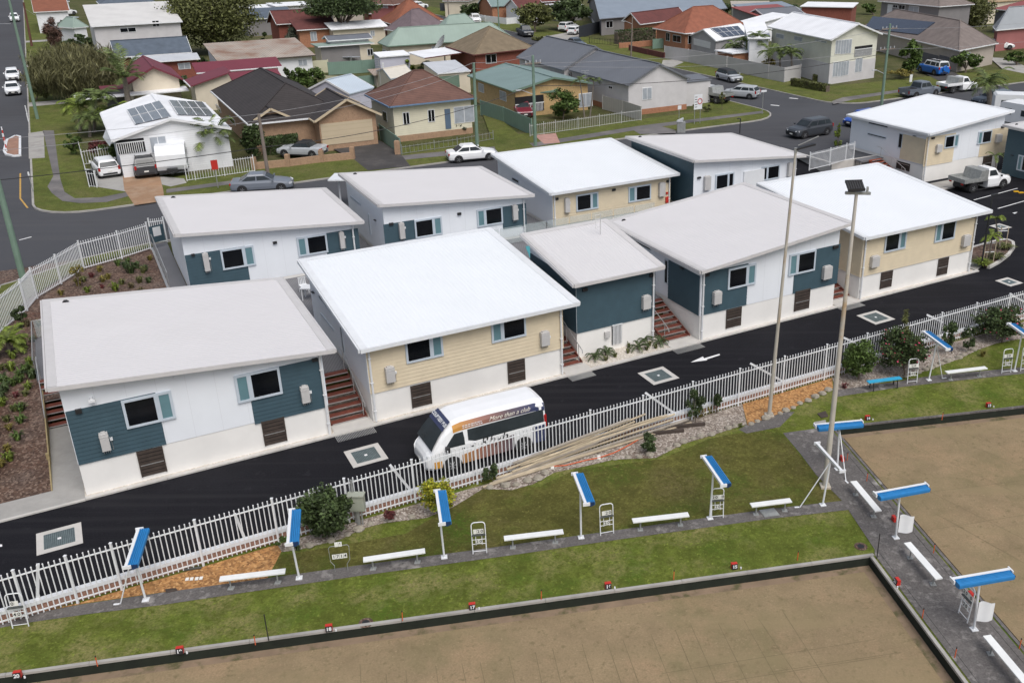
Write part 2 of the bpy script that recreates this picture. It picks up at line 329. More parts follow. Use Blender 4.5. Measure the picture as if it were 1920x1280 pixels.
# grates let into the car park, with concrete surrounds: things of their own
M_grate = mat('grate_steel', (.16, .21, .215), .5, .15, 4, metal=.3)
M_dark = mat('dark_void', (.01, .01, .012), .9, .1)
def pit(u, v, lab, w=1.5):
    s, t = st(u, v); r = root('drain_pit', ST(s, t, 0), lab, 'drain', 'drain pits in the car park')
    def fr(b):
        for x0, x1, y0, y1 in ((-w / 2, w / 2, -w / 2, -w / 2 + .25), (-w / 2, w / 2, w / 2 - .25, w / 2), (-w / 2, -w / 2 + .25, -w / 2 + .25, w / 2 - .25), (w / 2 - .25, w / 2, -w / 2 + .25, w / 2 - .25)):
            b.prism([ST(s + x0, t + y0), ST(s + x1, t + y0), ST(s + x1, t + y1), ST(s + x0, t + y1)], -.2, .012)
    sub('surround', r, M_conc_pale, fr)
    k = w / 2 - .25
    def gr(b):
        b.prism([ST(s - k, t - k), ST(s + k, t - k), ST(s + k, t + k), ST(s - k, t + k)], -.1, .003, 1)
        n = 16
        for i in range(n + 1):
            x = -k + 2 * k * i / n; b.prism([ST(s + x - .013, t - k), ST(s + x + .013, t - k), ST(s + x + .013, t + k), ST(s + x - .013, t + k)], .003, .014)
        for i in range(n + 1):
            x = -k + 2 * k * i / n; b.prism([ST(s - k, t + x - .01), ST(s + k, t + x - .01), ST(s + k, t + x + .01), ST(s - k, t + x + .01)], .003, .0125)
        b.prism([ST(s - .06, t - .06), ST(s + .06, t - .06), ST(s + .06, t + .06), ST(s - .06, t + .06)], .003, .02, 2)
    sub('grate', r, [M_grate, M_asph_old, M_line], gr)
pit(111.5, 1009, 'drain grate nearest the left edge of the picture, in front of the blue corner cabin')
pit(686, 853, 'drain grate just ahead of the parked minibus')
pit(1234.5, 704, 'drain grate beside the painted white arrow')
pit(1642, 595, 'drain grate between the two tall timber light poles and the car park edge')
pit(1892, 528.5, 'small drain grate near the kerb island at the right edge', 1.15)
pit(1876, 425, 'drain grate behind the young staked palms', 1.1)
# white arrow and bay lines
zl = .006
sheet('arrow_marking', [(1295, 679), (1318, 668), (1320, 671.5), (1349, 663), (1350, 665.5), (1325, 673.5), (1326, 675)], zl, M_line)
sheet('arrow_marking', [(-12, 1020), (4, 1020), (4, 1024), (-12, 1026)], zl, M_line)
def line(p, q, z, w=.1, m=None, name='line_marking'):
    a, c = G(*p, z), G(*q, z); d = (c - a).normalized(); n = Vector((-d.y, d.x, 0)) * w / 2
    return sheet(name, [(x.x, x.y) for x in (a - n, c - n, c + n, a + n)], z, m or M_line, px=False)
line((1826, 375), (1908, 353), zl); line((1871, 391), (1990, 357), zl); line((1823, 468), (1858, 455), zl, .09)
sheet('arrow_marking', [(1898, 399), (1908, 397.5), (1903, 401)], zl, M_line)
# ------------------------------------------------------------------ streets
def arc(cx, cy, r, a0, a1, n=8): return [(cx + r * math.cos(math.radians(a0 + (a1 - a0) * i / n)), cy + r * math.sin(math.radians(a0 + (a1 - a0) * i / n))) for i in range(n + 1)]
LS = -3.7; FK = 77.9; NK = 67.2; SL, SR = 67.0, 75.6
road = [(-200, 40), (-5.6, 40), (-5.6, 61)] + [(-5.4, 62.9), (-4.2, 63.5), (-1, 65.8), (3.2, 67)] + [(20, NK), (55.5, NK), (56.8, 60.45), (80, 60.45), (80, 64.6), (130, 64.6), (130, 79.4)] \
    + [(SR + 4, 79.6)] + arc(SR + 4, 83.6, 4, -90, -180, 6)[1:] + [(SR, 240)] + [(SL, 240)] + arc(SL - 5, FK + 5, 5, 0, -90, 6) \
    + [(30, FK)] + arc(LS + 4.2, FK + 3.6, 4, -90, -180, 6) + [(LS, 400), (-15.5, 400), (-15.5, 79), (-200, 79)]
shST('road', road, U, M_asph_old)
def kerb(pts, w=.16, h=.11, m=None, px=None):
    P = [ST(*p) for p in pts]; b = MB()
    for i in range(len(P) - 1):
        a, c = P[i], P[i + 1]; d = (c - a).normalized(); n = Vector((-d.y, d.x, 0)) * w
        b.prism([a, c, c + n, a + n], U - .05, U + h)
    return tag(b.build('kerb', m or M_conc), kind='structure')
GUT = [(130, 79.4), (SR + 4, 79.6)] + arc(SR + 4, 83.6, 4, -90, -180, 6)[1:] + [(SR, 240)]
kerb(GUT[::-1])
kerb(([(SL, 240)] + arc(SL - 5, FK + 5, 5, 0, -90, 6) + [(30, FK)] + arc(LS + 4.2, FK + 3.6, 4, -90, -180, 6) + [(LS, 400)])[::-1])
kerb([(-5.6, 40), (-5.6, 61), (-5.4, 62.9), (-4.2, 63.5), (-1, 65.8), (3.2, 67), (20, NK), (55.5, NK)][::-1])
# verges (grass) a little higher than the road
def verge(pts, z=U + .1, m=None, name='grass_verge'): return shST(name, pts, z, m or M_verge, th=.15)
verge([(-5.5, 40), (-5.5, 61), (-5.3, 62.75), (-4.15, 63.3), (-.95, 65.6), (3.25, 66.8), (3.1, 65.9), (-.9, 64.2), (-2.4, 62.1), (-4, 59.5), (-5.0, 55.5), (-5.3, 52), (-5.3, 40)])
verge([(LS + .2, 399), (LS + .2, 81.4)] + [(LS + 4.2 + 3.8 * math.cos(math.radians(a)), FK + 3.6 + 3.8 * math.sin(math.radians(a))) for a in range(-180, -89, 15)] + [(30, FK + .2), (SL - 5, FK + .2)] + [(SL - 5 + 4.8 * math.cos(math.radians(a)), FK + 5 + 4.8 * math.sin(math.radians(a))) for a in range(-90, 1, 15)] + [(SL - .2, 240), (SL - 5, 240), (SL - 5, 85), (LS + 4.5, 85), (LS + 4.5, 399)])
verge([(130, 79.6), (SR + 4, 79.8)] + [(SR + 4 + 3.8 * math.cos(math.radians(a)), 83.6 + 3.8 * math.sin(math.radians(a))) for a in range(-90, -181, -15)] + [(SR + .2, 240), (SR + 6, 240), (SR + 8, 90), (130, 87)])
def onU(name, pts, m, k=1): return sheet(name, pts, U + .104 + .004 * k, m, zz=U + .1)
onU('footpath', [(100, 330), (83, 255), (80, 245), (101, 245), (108, 300), (113, 335), (121, 360), (140, 372), (190, 370), (245, 359), (248, 366), (200, 379), (150, 381), (117, 377), (97, 362), (89, 350)], M_footpath)
onU('footpath', [(53, 250), (82, 246), (84, 296), (54, 298)], M_conc)
onU('driveway', [(233, 356), (252, 385), (300, 378), (308, 372), (306, 356), (295, 310), (235, 310), (230, 330)], M_drive, 2)
onU('driveway', [(180, 350), (176, 330), (235, 325), (240, 360), (215, 356)], M_paver, 1)
onU('driveway', [(290, 330), (345, 335), (350, 343), (320, 350), (303, 346)], M_paver, 1)
onU('footpath', [(312, 355), (440, 338), (437, 345), (312, 362)], M_footpath)
onU('driveway', [(612, 273), (703, 261), (715, 265), (752, 290), (770, 312), (690, 320), (665, 300)], M_drivedark, 2)
onU('footpath', [(752, 292), (1000, 268), (1200, 236), (1430, 208), (1432, 212), (1200, 243), (1000, 276), (758, 300)], M_footpath)
onU('driveway', [(905, 215), (925, 212), (1000, 275), (1010, 288), (950, 295), (930, 282)], M_verge, 2)
onU('driveway', [(1002, 254), (1042, 250), (1050, 268), (1020, 270)], mat('drive_pink', (.42, .24, .2), .9, .12, 2, **W), 2)
onU('driveway', [(1185, 243), (1235, 236), (1265, 244), (1268, 250), (1200, 252)], M_footpath, 2)
onU('footpath', [(1560, 190), (1580, 183), (1690, 168), (1700, 171), (1600, 187), (1562, 196)], M_footpath)
onU('driveway', [(1716, 128), (1760, 120), (1815, 150), (1790, 155), (1760, 152)], M_drivedark, 2)
onU('driveway', [(1855, 108), (1890, 110), (1930, 128), (1930, 140), (1880, 130)], M_conc, 2)
onU('driveway', [(1005, 72), (1060, 62), (1100, 60), (1085, 70), (1050, 80), (1010, 78)], M_conc, 2)
onU('driveway', [(1243, 113), (1265, 112), (1282, 117), (1262, 126), (1240, 124)], M_conc, 2)
line((20, 45), (-3, 45), U + .006, .3)
line((36, 450), (59, 444), U + .006, .14); line((38, 325), (38, 372), U + .006, .12, M_yline); line((38, 372), (52, 390), U + .006, .12, M_yline)
for p in ((1480, 184), (1445, 197)): line(p, (p[0] + 16, p[1] + 1.5), U + .006, .35)
# side garden island at the right with kerb
isl = [(1818, 488), (1850, 503), (1870, 492), (1888, 478), (1897, 465), (1896, 456), (1886, 452), (1860, 457), (1822, 468)]
sheet('garden_island', isl, .12, M_mulch, zz=0, th=.2)
P = [G(*p, 0) for p in isl]; b = MB()
for i in range(1, len(P) - 1):
    a, c = P[i], P[i + 1]; d = (c - a).normalized(); n = Vector((d.y, -d.x, 0)) * .2
    cc = sum(P, Vector()) / len(P)
    if ((a + n) - cc).length < (a - cc).length: n = -n
    b.prism([a, c, c + n, a + n], -.05, .15)
tag(b.build('kerb', M_conc_pale), kind='structure')
shST('footpath', [(48.6, 37.7), (50.7, 38.6), (49.9, 41.4), (48.4, 41.5)], .02, M_conc)
shST('footpath', [(58.5, 52.3), (76, 53.0), (76, 54.2), (58.5, 54.2)], .05, M_conc, th=.2)
bb = MB(); bb.prism([ST(58.5, 52.1), ST(76, 52.8), ST(76, 53.0), ST(58.5, 52.3)], -.05, .12); tag(bb.build('kerb', M_conc_pale), kind='structure')

r = root('timber_edging', ST(-3.43, 39, 0), 'yellowish timber edging between the mulch garden and the paved path', 'edging'); M_te = mat('edging_timber', (.33, .26, .13), .85, .15, 3)
sub('board', r, M_te, lambda b: b.hexa([ST(-3.46, 38.9, -.3), ST(-3.41, 38.9, -.3), ST(-3.41, 47.5, -.3), ST(-3.46, 47.5, -.3)], [ST(-3.46, 38.9, .1), ST(-3.41, 38.9, .1), ST(-3.41, 47.5, 1.1), ST(-3.46, 47.5, 1.1)]))
sub('post', r, M_te, lambda b: b.prism([ST(-3.52, 41.2), ST(-3.40, 41.2), ST(-3.40, 41.34), ST(-3.52, 41.34)], -.3, .55))
for k, (s0, w_) in enumerate(((10.5, .5), (22, .4), (33, .45))):     # concrete crossings of the left verge
    shST('driveway', [(LS + .2, 95 + s0 * 3.2), (LS + 4.3, 95 + s0 * 3.2), (LS + 4.3, 95 + s0 * 3.2 + 3), (LS + .2, 95 + s0 * 3.2 + 3)], U + .112, M_conc)

b = MB(); b.poly([ST(47.9, 60.15, .003), ST(56.7, 60.15, .003), ST(56.7, NK + .1, U + .004), ST(47.9, NK + .1, U + .004)]); tag(b.build('driveway', M_asph_new), kind='structure')
b = MB(); b.prism([ST(56.72, 60.22), ST(80, 60.22), ST(80, 60.42), ST(56.72, 60.42)], -.2, U + .06); b.prism([ST(56.72, 60.43), ST(56.9, 60.43), ST(56.9, NK), ST(56.72, NK)], -.2, U + .05)
tag(b.build('low_retaining_wall', M_wline if 'M_wline' in globals() else M_conc_pale), 'pale low retaining wall under the fence above the bright red-brown stairs', 'wall')
shST('garden_bed', [(56.75, 56.8), (59.85, 57.6), (59.85, 60.2), (56.75, 60.2)], .09, M_mulch, th=.2)
b = MB(); b.prism([ST(56.55, 52.5), ST(56.75, 52.5), ST(56.75, 60.2), ST(56.55, 60.2)], -.05, .16); b.prism([ST(58.4, 52.3), ST(58.5, 52.3), ST(58.5, 54.2), ST(58.4, 54.2)], -.05, .1); tag(b.build('kerb', M_conc_pale), kind='structure')
# ------------------------------------------------------------------ cabins
M_rg = mat('roof_grey_sheet', (.60, .585, .59), .5, .012, .3, layers=[((.575, .56, .56), .25, .5, .8)])
M_rw = mat('roof_white_sheet', (.74, .765, .79), .5, .012, .4)
M_fas = mat('fascia', (.54, .525, .52), .5, .04)
M_fasw = mat('fascia_white', (.68, .70, .72), .5, .04)
M_wh = mat('cladding_white', (.77, .80, .84), .6, .02, .8)
M_base = mat('base_render', (.80, .785, .755), .8, .035, .7, .05, 40, layers=[((.70, .67, .62), .6, .58, .85)])
M_teal = mat('board_teal', (.041, .082, .106), .65, .07, 2, fine=(3, .25, (.033, .066, .087)))
M_cream = mat('board_cream', (.665, .57, .41), .65, .04, 2)
M_frame = mat('window_trim', (.50, .56, .62), .55, .04)
M_glass = mat('window_glass', (.006, .007, .009), .12, .2, 1, spec=.3)
M_tglass = mat('panel_teal', (.13, .24, .27), .3, .08, 1)
M_hatch = mat('hatch_boards', (.055, .04, .032), .7, .2, 3)
M_unit = mat('heater_case', (.50, .49, .48), .5, .05)
M_pipe = mat('downpipe', (.70, .71, .72), .5, .04)
M_black = mat('black_fitting', (.02, .02, .022), .5, .1)
M_deck = mat('deck_boards', (.17, .17, .18), .8, .08, 1, coord='World', wave=(2.2, 'X', .5, (.07, .07, .075), .25))
M_tread = mat('stair_timber', (.17, .05, .033), .6, .15, 3)
M_steel = mat('steel', (.55, .55, .54), .35, .05, 3, metal=.6)
M_wpaint = mat('white_paint', (.72, .735, .75), .45, .03, 2)
M_red = mat('red_paint', (.5, .03, .02), .45, .08, 2)
class Plane:
    def __init__(s, A, B): s.A, s.B = A, B; s.d = (B - A).normalized(); s.n = Vector((s.d.y, -s.d.x, 0))
    def rect(s, pts):
        q = [PV(u, v, s.A, s.B) for u, v in pts]; return min(a for a, _ in q), max(a for a, _ in q), min(z for _, z in q), max(z for _, z in q)
    def P(s, x, z, o=0): q = s.A + s.d * x + s.n * o; return Vector((q.x, q.y, z))
    def slab(s, b, x0, x1, z0, z1, o0, o1, m=None):
        b.hexa([s.P(x0, z0, o0), s.P(x1, z0, o0), s.P(x1, z0, o1), s.P(x0, z0, o1)], [s.P(x0, z1, o0), s.P(x1, z1, o0), s.P(x1, z1, o1), s.P(x0, z1, o1)], m)
def boards(b, pl, x0, x1, z0, z1, o=.0, lap=.18, zt=None, m=None):
    """weatherboards: each board leans out a little at its foot"""
    n = max(1, round((z1 - z0) / lap)); h = (z1 - z0) / n
    for i in range(n):
        a, c = z0 + i * h, z0 + (i + 1) * h
        b.hexa([pl.P(x0, a, o), pl.P(x1, a, o), pl.P(x1, a, o + .03), pl.P(x0, a, o + .03)], [pl.P(x0, c, o), pl.P(x1, c, o), pl.P(x1, c, o + .012), pl.P(x0, c, o + .012)], m)
def feature(r, pl, f, wallthick=.0):
    k = f[0]; x0, x1, z0, z1 = f[1] if len(f[1]) == 4 and not hasattr(f[1][0], '__len__') else pl.rect(f[1])
    if k in ('win', 'winR', 'winp'):
        o = .06
        fr = sub('window', r, [M_frame], lambda b: [pl.slab(b, x0, x1, z0, z0 + .10, .0, o + .03), pl.slab(b, x0, x1, z1 - .10, z1, .0, o + .03), pl.slab(b, x0, x0 + .10, z0 + .1, z1 - .1, .0, o + .028), pl.slab(b, x1 - .10, x1, z0 + .1, z1 - .1, .0, o + .028), pl.slab(b, *((x0 + (x1 - x0) * .64, x0 + (x1 - x0) * .74) if k == 'win' else (x0 + (x1 - x0) * .26, x0 + (x1 - x0) * .36)), z0 + .1, z1 - .1, 0, o + .026)])
        w = x1 - x0
        a, c = (x0 + .1, x0 + w * .64) if k == 'win' else (x0 + w * .36, x1 - .1)
        sub('pane', fr, M_glass, lambda b: (pl.slab(b, a, c, z0 + .1, z1 - .1, .01, o), pl.slab(b, a, c, (z0 + z1) / 2 + .18, (z0 + z1) / 2 + .195, o, o + .01)))
        a2, c2 = (x0 + w * .74, x1 - .1) if k == 'win' else (x0 + .1, x0 + w * .26)
        sub('side_panel', fr, M_glass if len(f) > 2 else M_tglass, lambda b: pl.slab(b, a2, c2, z0 + .1, z1 - .1, .01, o))
    elif k == 'slit':
        fr = sub('window', r, [M_frame], lambda b: [pl.slab(b, x0 - .05, x1 + .05, z0 - .05, z0, .0, .05), pl.slab(b, x0 - .05, x1 + .05, z1, z1 + .05, .0, .05), pl.slab(b, x0 - .05, x0, z0, z1, 0, .05), pl.slab(b, x1, x1 + .05, z0, z1, 0, .05)])
        sub('pane', fr, M_glass, lambda b: pl.slab(b, x0, x1, z0, z1, .005, .03))
    elif k == 'heat':
        u = sub('water_heater', r, [M_unit, M_wpaint], lambda b: (pl.slab(b, x0, x1, z0, z1, .03, .26), pl.slab(b, x0 - .012, x1 + .012, z1 - .14, z1 - .12, .03, .272), pl.slab(b, x0 + .08, x1 - .08, z1, z1 + .05, .05, .2), pl.slab(b, x0 + .1, x1 - .1, z1 - .24, z1 - .22, .03, .265, 0), pl.slab(b, x1 + .03, x1 + .13, z1 - .42, z1 - .3, 0, .09, 1)))
        def pp(b):
            for i in range(4):
                x = x0 + (x1 - x0) * (i + .7) / 4.4; b.tube([pl.P(x, z0 + .02, .13), pl.P(x, z0 - .14, .13), pl.P(x, z0 - .16, .03)], .012, 6)
            b.tube([pl.P(x1 + .08, z1 - .42, .04), pl.P(x1 + .08, z0 - .1, .04)], .009, 5)
        sub('pipes', u, M_steel, pp)
    elif k == 'hatch':
        def hb(b):
            pl.slab(b, x0, x1, z0, z1, .0, .012, 1)
            n = 7; h = (z1 - z0) / n
            for i in range(n): pl.slab(b, x0 + .05, x1 - .05, z0 + i * h + .02, z0 + (i + 1) * h - .02, .012, .035)
            pl.slab(b, x0, x0 + .05, z0, z1, .012, .045); pl.slab(b, x1 - .05, x1, z0, z1, .012, .045); pl.slab(b, x0 + .05, x1 - .05, z0 + .5, z0 + .53, .035, .05, 2)
        sub('subfloor_hatch', r, [M_hatch, M_dark, M_steel], hb)
    elif k == 'gate':
        def gb(b):
            pl.slab(b, x0, x1, z0, z1, .0, .01, 1); n = 7
            for i in range(n):
                x = x0 + .06 + (x1 - x0 - .12) * i / (n - 1); pl.slab(b, x - .022, x + .022, z0, z1, .03, .06)
            pl.slab(b, x0, x1, z1, z1 + .05, 0, .07)
        sub('slat_door', r, [M_pipe, M_dark], gb)
    elif k == 'vent': sub('wall_light', r, M_black, lambda b: pl.slab(b, x0, x1, z0, z1, .0, .12))
    elif k == 'flood': sub('wall_light', r, M_wpaint, lambda b: (pl.slab(b, x0, x0 + .1, z0, z0 + .1, 0, .2), pl.slab(b, x0 - .06, x0 + .16, z0 - .04, z0 + .05, .15, .27)))
    elif k == 'box': sub('meter_box', r, f[2] if len(f) > 2 else M_unit, lambda b: pl.slab(b, x0, x1, z0, z1, .0, .12))
    elif k in ('teal', 'cream'):
        mm = M_teal if k == 'teal' else M_cream
        sub('cladding_panel', r, mm, lambda b: boards(b, pl, x0, x1, z0, z1))
def cabin(label, s0, s1, t0, t1, zr, roofm, front, left=(), zb=1.45, base=M_base, allboards=None, leftboards=None, over=(.34, .5, .45, .35), group='modular cabins', name='cabin', flat=False, pipes=True):
    """zr(s,t): height of the roof's upper surface; walls follow it"""
    r = root(name, ST(s0, t0, 0), label, 'cabin' if name == 'cabin' else 'building', group)
    sub('base_wall', r, base, lambda b: b.prism([ST(s0, t0), ST(s1, t0), ST(s1, t1), ST(s0, t1)], -.5, zb))
    th = .17; e = .02
    def wl(b):
        P = [(s0 - e, t0 - e), (s1 + e, t0 - e), (s1 + e, t1 + e), (s0 - e, t1 + e)]
        b.hexa([ST(*p, zb) for p in P], [ST(*p, zr(*p) - th) for p in P])
    sub('wall', r, M_wh, wl)
    # joints of the white cladding
    fp = Plane(ST(s0, t0 - e), ST(s1, t0 - e)); lp = Plane(ST(s0 - e, t1), ST(s0 - e, t0)); L = s1 - s0
    def jn(b):
        for i in range(1, 9): x = L * i / 9; fp.slab(b, x - .006, x + .006, zb, zr(s0 + x, t0) - th - .01, -.01, .004)
    if not allboards: sub('cladding_joints', r, mat('joint', (.66, .68, .71), .6, .02), jn)
    a, bb_, c, d = over
    def rf(b):
        P = [(s0 - a, t0 - c), (s1 + bb_, t0 - c), (s1 + bb_, t1 + d), (s0 - a, t1 + d)]
        b.hexa([ST(*p, zr(*p) - th) for p in P], [ST(*p, zr(*p) - .05) for p in P])
        # corrugated or ribbed sheet along the fall
        along_s = abs(zr(s1, t0) - zr(s0, t0)) > abs(zr(s0, t1) - zr(s0, t0))
        pitch = .2; hgt = .012
        A0, A1 = (P[0][1], P[2][1]) if along_s else (P[0][0], P[1][0])
        n = int((A1 - A0) / pitch); st_ = (A1 - A0) / n
        for i in range(n):
            for j, (f0, f1, h0, h1) in enumerate(((0, .3, 0, 0), (.3, .5, 0, hgt), (.5, .8, hgt, hgt), (.8, 1, hgt, 0))):
                x0, x1 = A0 + (i + f0) * st_, A0 + (i + f1) * st_
                if along_s: q = [(P[0][0], x0, h0), (P[1][0], x0, h0), (P[1][0], x1, h1), (P[0][0], x1, h1)]
                else: q = [(x0, P[0][1], h0), (x1, P[0][1], h1), (x1, P[2][1], h1), (x0, P[2][1], h0)]
                b.poly([ST(p[0], p[1], zr(p[0], p[1]) - .046 + p[2]) for p in q], 0)
    rfo = sub('roof', r, [roofm], rf)
    fm = M_fasw if roofm is M_rw else M_fas
    def fls(b):      # flashings round the sheet and sheet laps
        for (xa, ya, xb, yb) in ((s0 - a, t0 - c, s0 - a + .32, t1 + d), (s1 + bb_ - .32, t0 - c, s1 + bb_, t1 + d), (s0 - a + .32, t1 + d - .3, s1 + bb_ - .32, t1 + d)):
            b.hexa([ST(x, y, zr(x, y) - .03) for x, y in ((xa, ya), (xb, ya), (xb, yb), (xa, yb))], [ST(x, y, zr(x, y) - .022) for x, y in ((xa, ya), (xb, ya), (xb, yb), (xa, yb))])
    sub('flashing', rfo, fm, fls)
    if roofm is M_rg and name == 'cabin':
        q = ST(s0 + .45, t1 - .3, zr(s0 + .45, t1 - .3) - .03); sub('roof_vent', rfo, M_black, lambda b: b.hexa([q, q + D1 * .28, q + D1 * .28 + D2 * .1, q + D2 * .1], [q + D1 * .08 + Vector((0, 0, .09)), q + D1 * .2 + Vector((0, 0, .09)), q + D1 * .2 + D2 * .08 + Vector((0, 0, .09)), q + D1 * .08 + D2 * .08 + Vector((0, 0, .09))]))
    def gt(b):
        P = [(s0 - a, t0 - c), (s1 + bb_, t0 - c), (s1 + bb_, t1 + d), (s0 - a, t1 + d)]
        for i in range(4):
            p, q = P[i], P[(i + 1) % 4]; A, B = ST(*p, zr(*p)), ST(*q, zr(*q)); dd = (B - A); dd.z = 0; dd.normalize(); n = Vector((dd.y, -dd.x, 0)); o = .012
            A2, B2 = A - dd * .0, B + dd * .0
            k = .07
            b.hexa([A2 + n * o - Vector((0, 0, .21)), B2 + n * o - Vector((0, 0, .21)), B2 + n * (o + k) - Vector((0, 0, .21)), A2 + n * (o + k) - Vector((0, 0, .21))], [A2 + n * o - Vector((0, 0, .035)), B2 + n * o - Vector((0, 0, .035)), B2 + n * (o + k) - Vector((0, 0, .035)), A2 + n * (o + k) - Vector((0, 0, .035))])
    sub('gutter', rfo, fm, gt)
    if allboards: sub('weatherboards', r, allboards, lambda b: boards(b, fp, 0, L + .04, zb, min(zr(s0, t0), zr(s1, t0)) - th - .005, .0))
    if leftboards: sub('weatherboards', r, leftboards, lambda b: boards(b, lp, 0, t1 - t0 + .03, zb, min(zr(s0, t0), zr(s0, t1)) - th - .02, .0))
    for f in front: feature(r, fp, f)
    for f in left: feature(r, lp, f)
    if pipes:
        xs = {'L': [.1], 'R': [L - .1], 'LR': [.1, L - .1]}.get(pipes, [L - .1])
        for x in xs:
            z = zr(s0 + x, t0) - .2; sub('downpipe', r, M_pipe, lambda b: (b.tube([fp.P(x, z, c - .02), fp.P(x, z - .12, .09), fp.P(x, .08, .09)], .05, 8), pl_br(b, fp, x)))
    return r
def pl_br(b, fp, x):
    for z in (.6, 2.0, 3.2): fp.slab(b, x - .07, x + .07, z, z + .03, .02, .15)
def ss(zl, zr_, sl, sr_): return lambda s, t: zl + (zr_ - zl) * (s - sl) / (sr_ - sl)
def tt(zf, zk, tf, tk): return lambda s, t: zf + (zk - zf) * (t - tf) / (tk - tf)
cabin('grey roofed front corner cabin, white walls with two teal panels, nearest the mulch garden', -2.24, 7.5, 37.84, 47.1, ss(5.16, 4.24, -2.6, 8.0), M_rg,
      [('teal', [(122, 772), (312, 832), (151, 870)]), ('win', [(226, 751), (330, 782), (239, 802.5)]), ('heat', [(184, 811), (208, 838)]), ('hatch', [(255, 847), (314, 882), (268, 893)]),
       ('teal', [(474, 755), (600, 670), (478, 795)]), ('winR', [(437.5, 704.5), (530, 736), (448, 753)]), ('heat', [(561, 724), (580, 749)]), ('hatch', [(489, 790), (539, 825), (498, 833)]),
       ('flood', [(168, 745), (171, 748)]), ('vent', [(140, 767), (154, 772)]), ('vent', [(584, 672), (595, 675)]), ('box', [(324, 698), (334, 706)], M_wh), ('box', [(387, 685), (398, 692)], M_wh)], pipes='R')
cabin('big cream weatherboard cabin with white roof, left of the small teal building', 9.42, 19.08, 37.9, 47.8, tt(3.93, 4.76, 37.45, 48.2), M_rw,
      [('win', [(757, 632), (831, 663), (763, 681)]), ('winR', [(919, 597), (986, 628), (924, 641)]), ('heat', [(720, 688), (739, 711)]), ('heat', [(1011, 622), (1027, 643)]), ('hatch', [(769, 724), (810, 755), (773, 765)]), ('hatch', [(951, 679), (985, 711), (953, 719)]),
       ('vent', [(692, 649), (701, 653)]), ('vent', [(1033, 574), (1041, 578)])],
      [('slit', [(599, 550), (622, 585)]), ('slit', [(603, 588), (626, 618)]), ('slit', [(641, 613), (645, 660)]), ('vent', [(587, 546), (590, 549)])], allboards=M_cream, pipes='LR', over=(.34, .72, .45, .4))
cl = cabin('small teal weatherboard amenities building with grey roof carrying two aerials', 20.52, 25.15, 39.1, 44.3, tt(4.36, 5.3, 38.65, 44.75), M_rg,
      [('heat', [(1202, 555), (1216, 575)]), ('vent', [(1091, 540), (1100, 544)]), ('vent', [(1217, 513), (1226, 517)]), ('gate', [(1147, 611), (1166, 642)]), ('box', [(1133, 622), (1142, 631)])], name='amenities_building', group=None, allboards=M_teal, leftboards=M_teal, pipes='R', over=(.34, .3, .45, .4))
cabin('front row cabin behind the twin light poles, broad grey roof, teal and white walls', 27.2, 36.6, 37.78, 46.9, ss(4.23, 5.22, 26.86, 37.2), M_rg,
      [('teal', [(1318, 512), (1399, 571), (1325, 588)]), ('win', [(1365, 504), (1415, 531), (1364, 542)]), ('heat', [(1335, 547), (1348, 566)]), ('hatch', [(1362, 581), (1388.5, 609), (1361, 616)]),
       ('teal', [(1486, 549), (1576, 457), (1567, 531)]), ('winR', [(1480, 477.5), (1526, 506), (1478, 514)]), ('heat', [(1541, 500), (1554, 519)]), ('hatch', [(1491, 546), (1516, 577), (1490, 583)]), ('vent', [(1319, 511), (1328, 516)]), ('vent', [(1561, 461), (1570, 464)])],
      [('slit', [(1179, 443), (1220, 468)]), ('slit', [(1248, 487), (1252, 531)]), ('teal', [(1254, 487), (1310, 592)]), ('vent', [(1277, 500), (1283, 505)])], pipes='L')
cabin('cream weatherboard cabin with white roof at the right end of the front row', 38.6, 48.0, 37.85, 46.9, tt(4.08, 5.0, 37.45, 47.3), M_rw,
      [('win', [(1656, 474), (1700, 431), (1660, 437)]), ('winR', [(1750, 455), (1792.5, 411)]), ('heat', [(1631, 481), (1643, 497)]), ('heat', [(1803, 442), (1813, 458)]), ('hatch', [(1649, 542), (1674, 506)]), ('hatch', [(1755.5, 517.5), (1779, 481)]), ('vent', [(1622, 446), (1629, 450)]), ('vent', [(1822, 404), (1828, 407)])],
      (), allboards=M_cream, leftboards=M_cream, pipes='LR', over=(.34, .78, .42, .4))
cabin('back row cabin nearest the curved white fence, grey roof and teal end panels', 4.3, 13.9, 55.3, 63.4, ss(5.16, 4.26, 3.94, 14.3), M_rg,
      [('teal', [(346, 479), (465, 500), (465.5, 530)]), ('win', [(419, 506), (474, 459), (412, 470)]), ('heat', [(378, 475), (394, 505)]), ('teal', [(612, 437), (671, 429), (614, 480)]), ('winR', [(560, 481), (611, 437)]), ('heat', [(634, 435), (646, 463)]), ('vent', [(511, 453), (519, 456)]), ('vent', [(358, 476), (365, 479)])], (), pipes='R')
cabin('back row cabin, second from the left, grey roof, directly behind the big white roof', 15.8, 25.3, 55.3, 63.4, ss(5.12, 4.26, 15.4, 25.7), M_rg,
      [('teal', [(720, 421), (777, 415), (722, 457)]), ('win', [(779, 447), (827, 405)]), ('heat', [(746, 418), (758, 445)]), ('teal', [(941, 388), (986, 382), (944, 430)]), ('winR', [(895, 426), (941, 386)]), ('heat', [(959, 385), (969, 410)]), ('vent', [(857, 399), (864, 402)]), ('vent', [(729, 418), (737, 421)])],
      [('slit', [(658, 368), (676, 384)]), ('slit', [(691, 401), (696, 438)]), ('vent', [(703, 411), (706, 414)])], pipes='R')
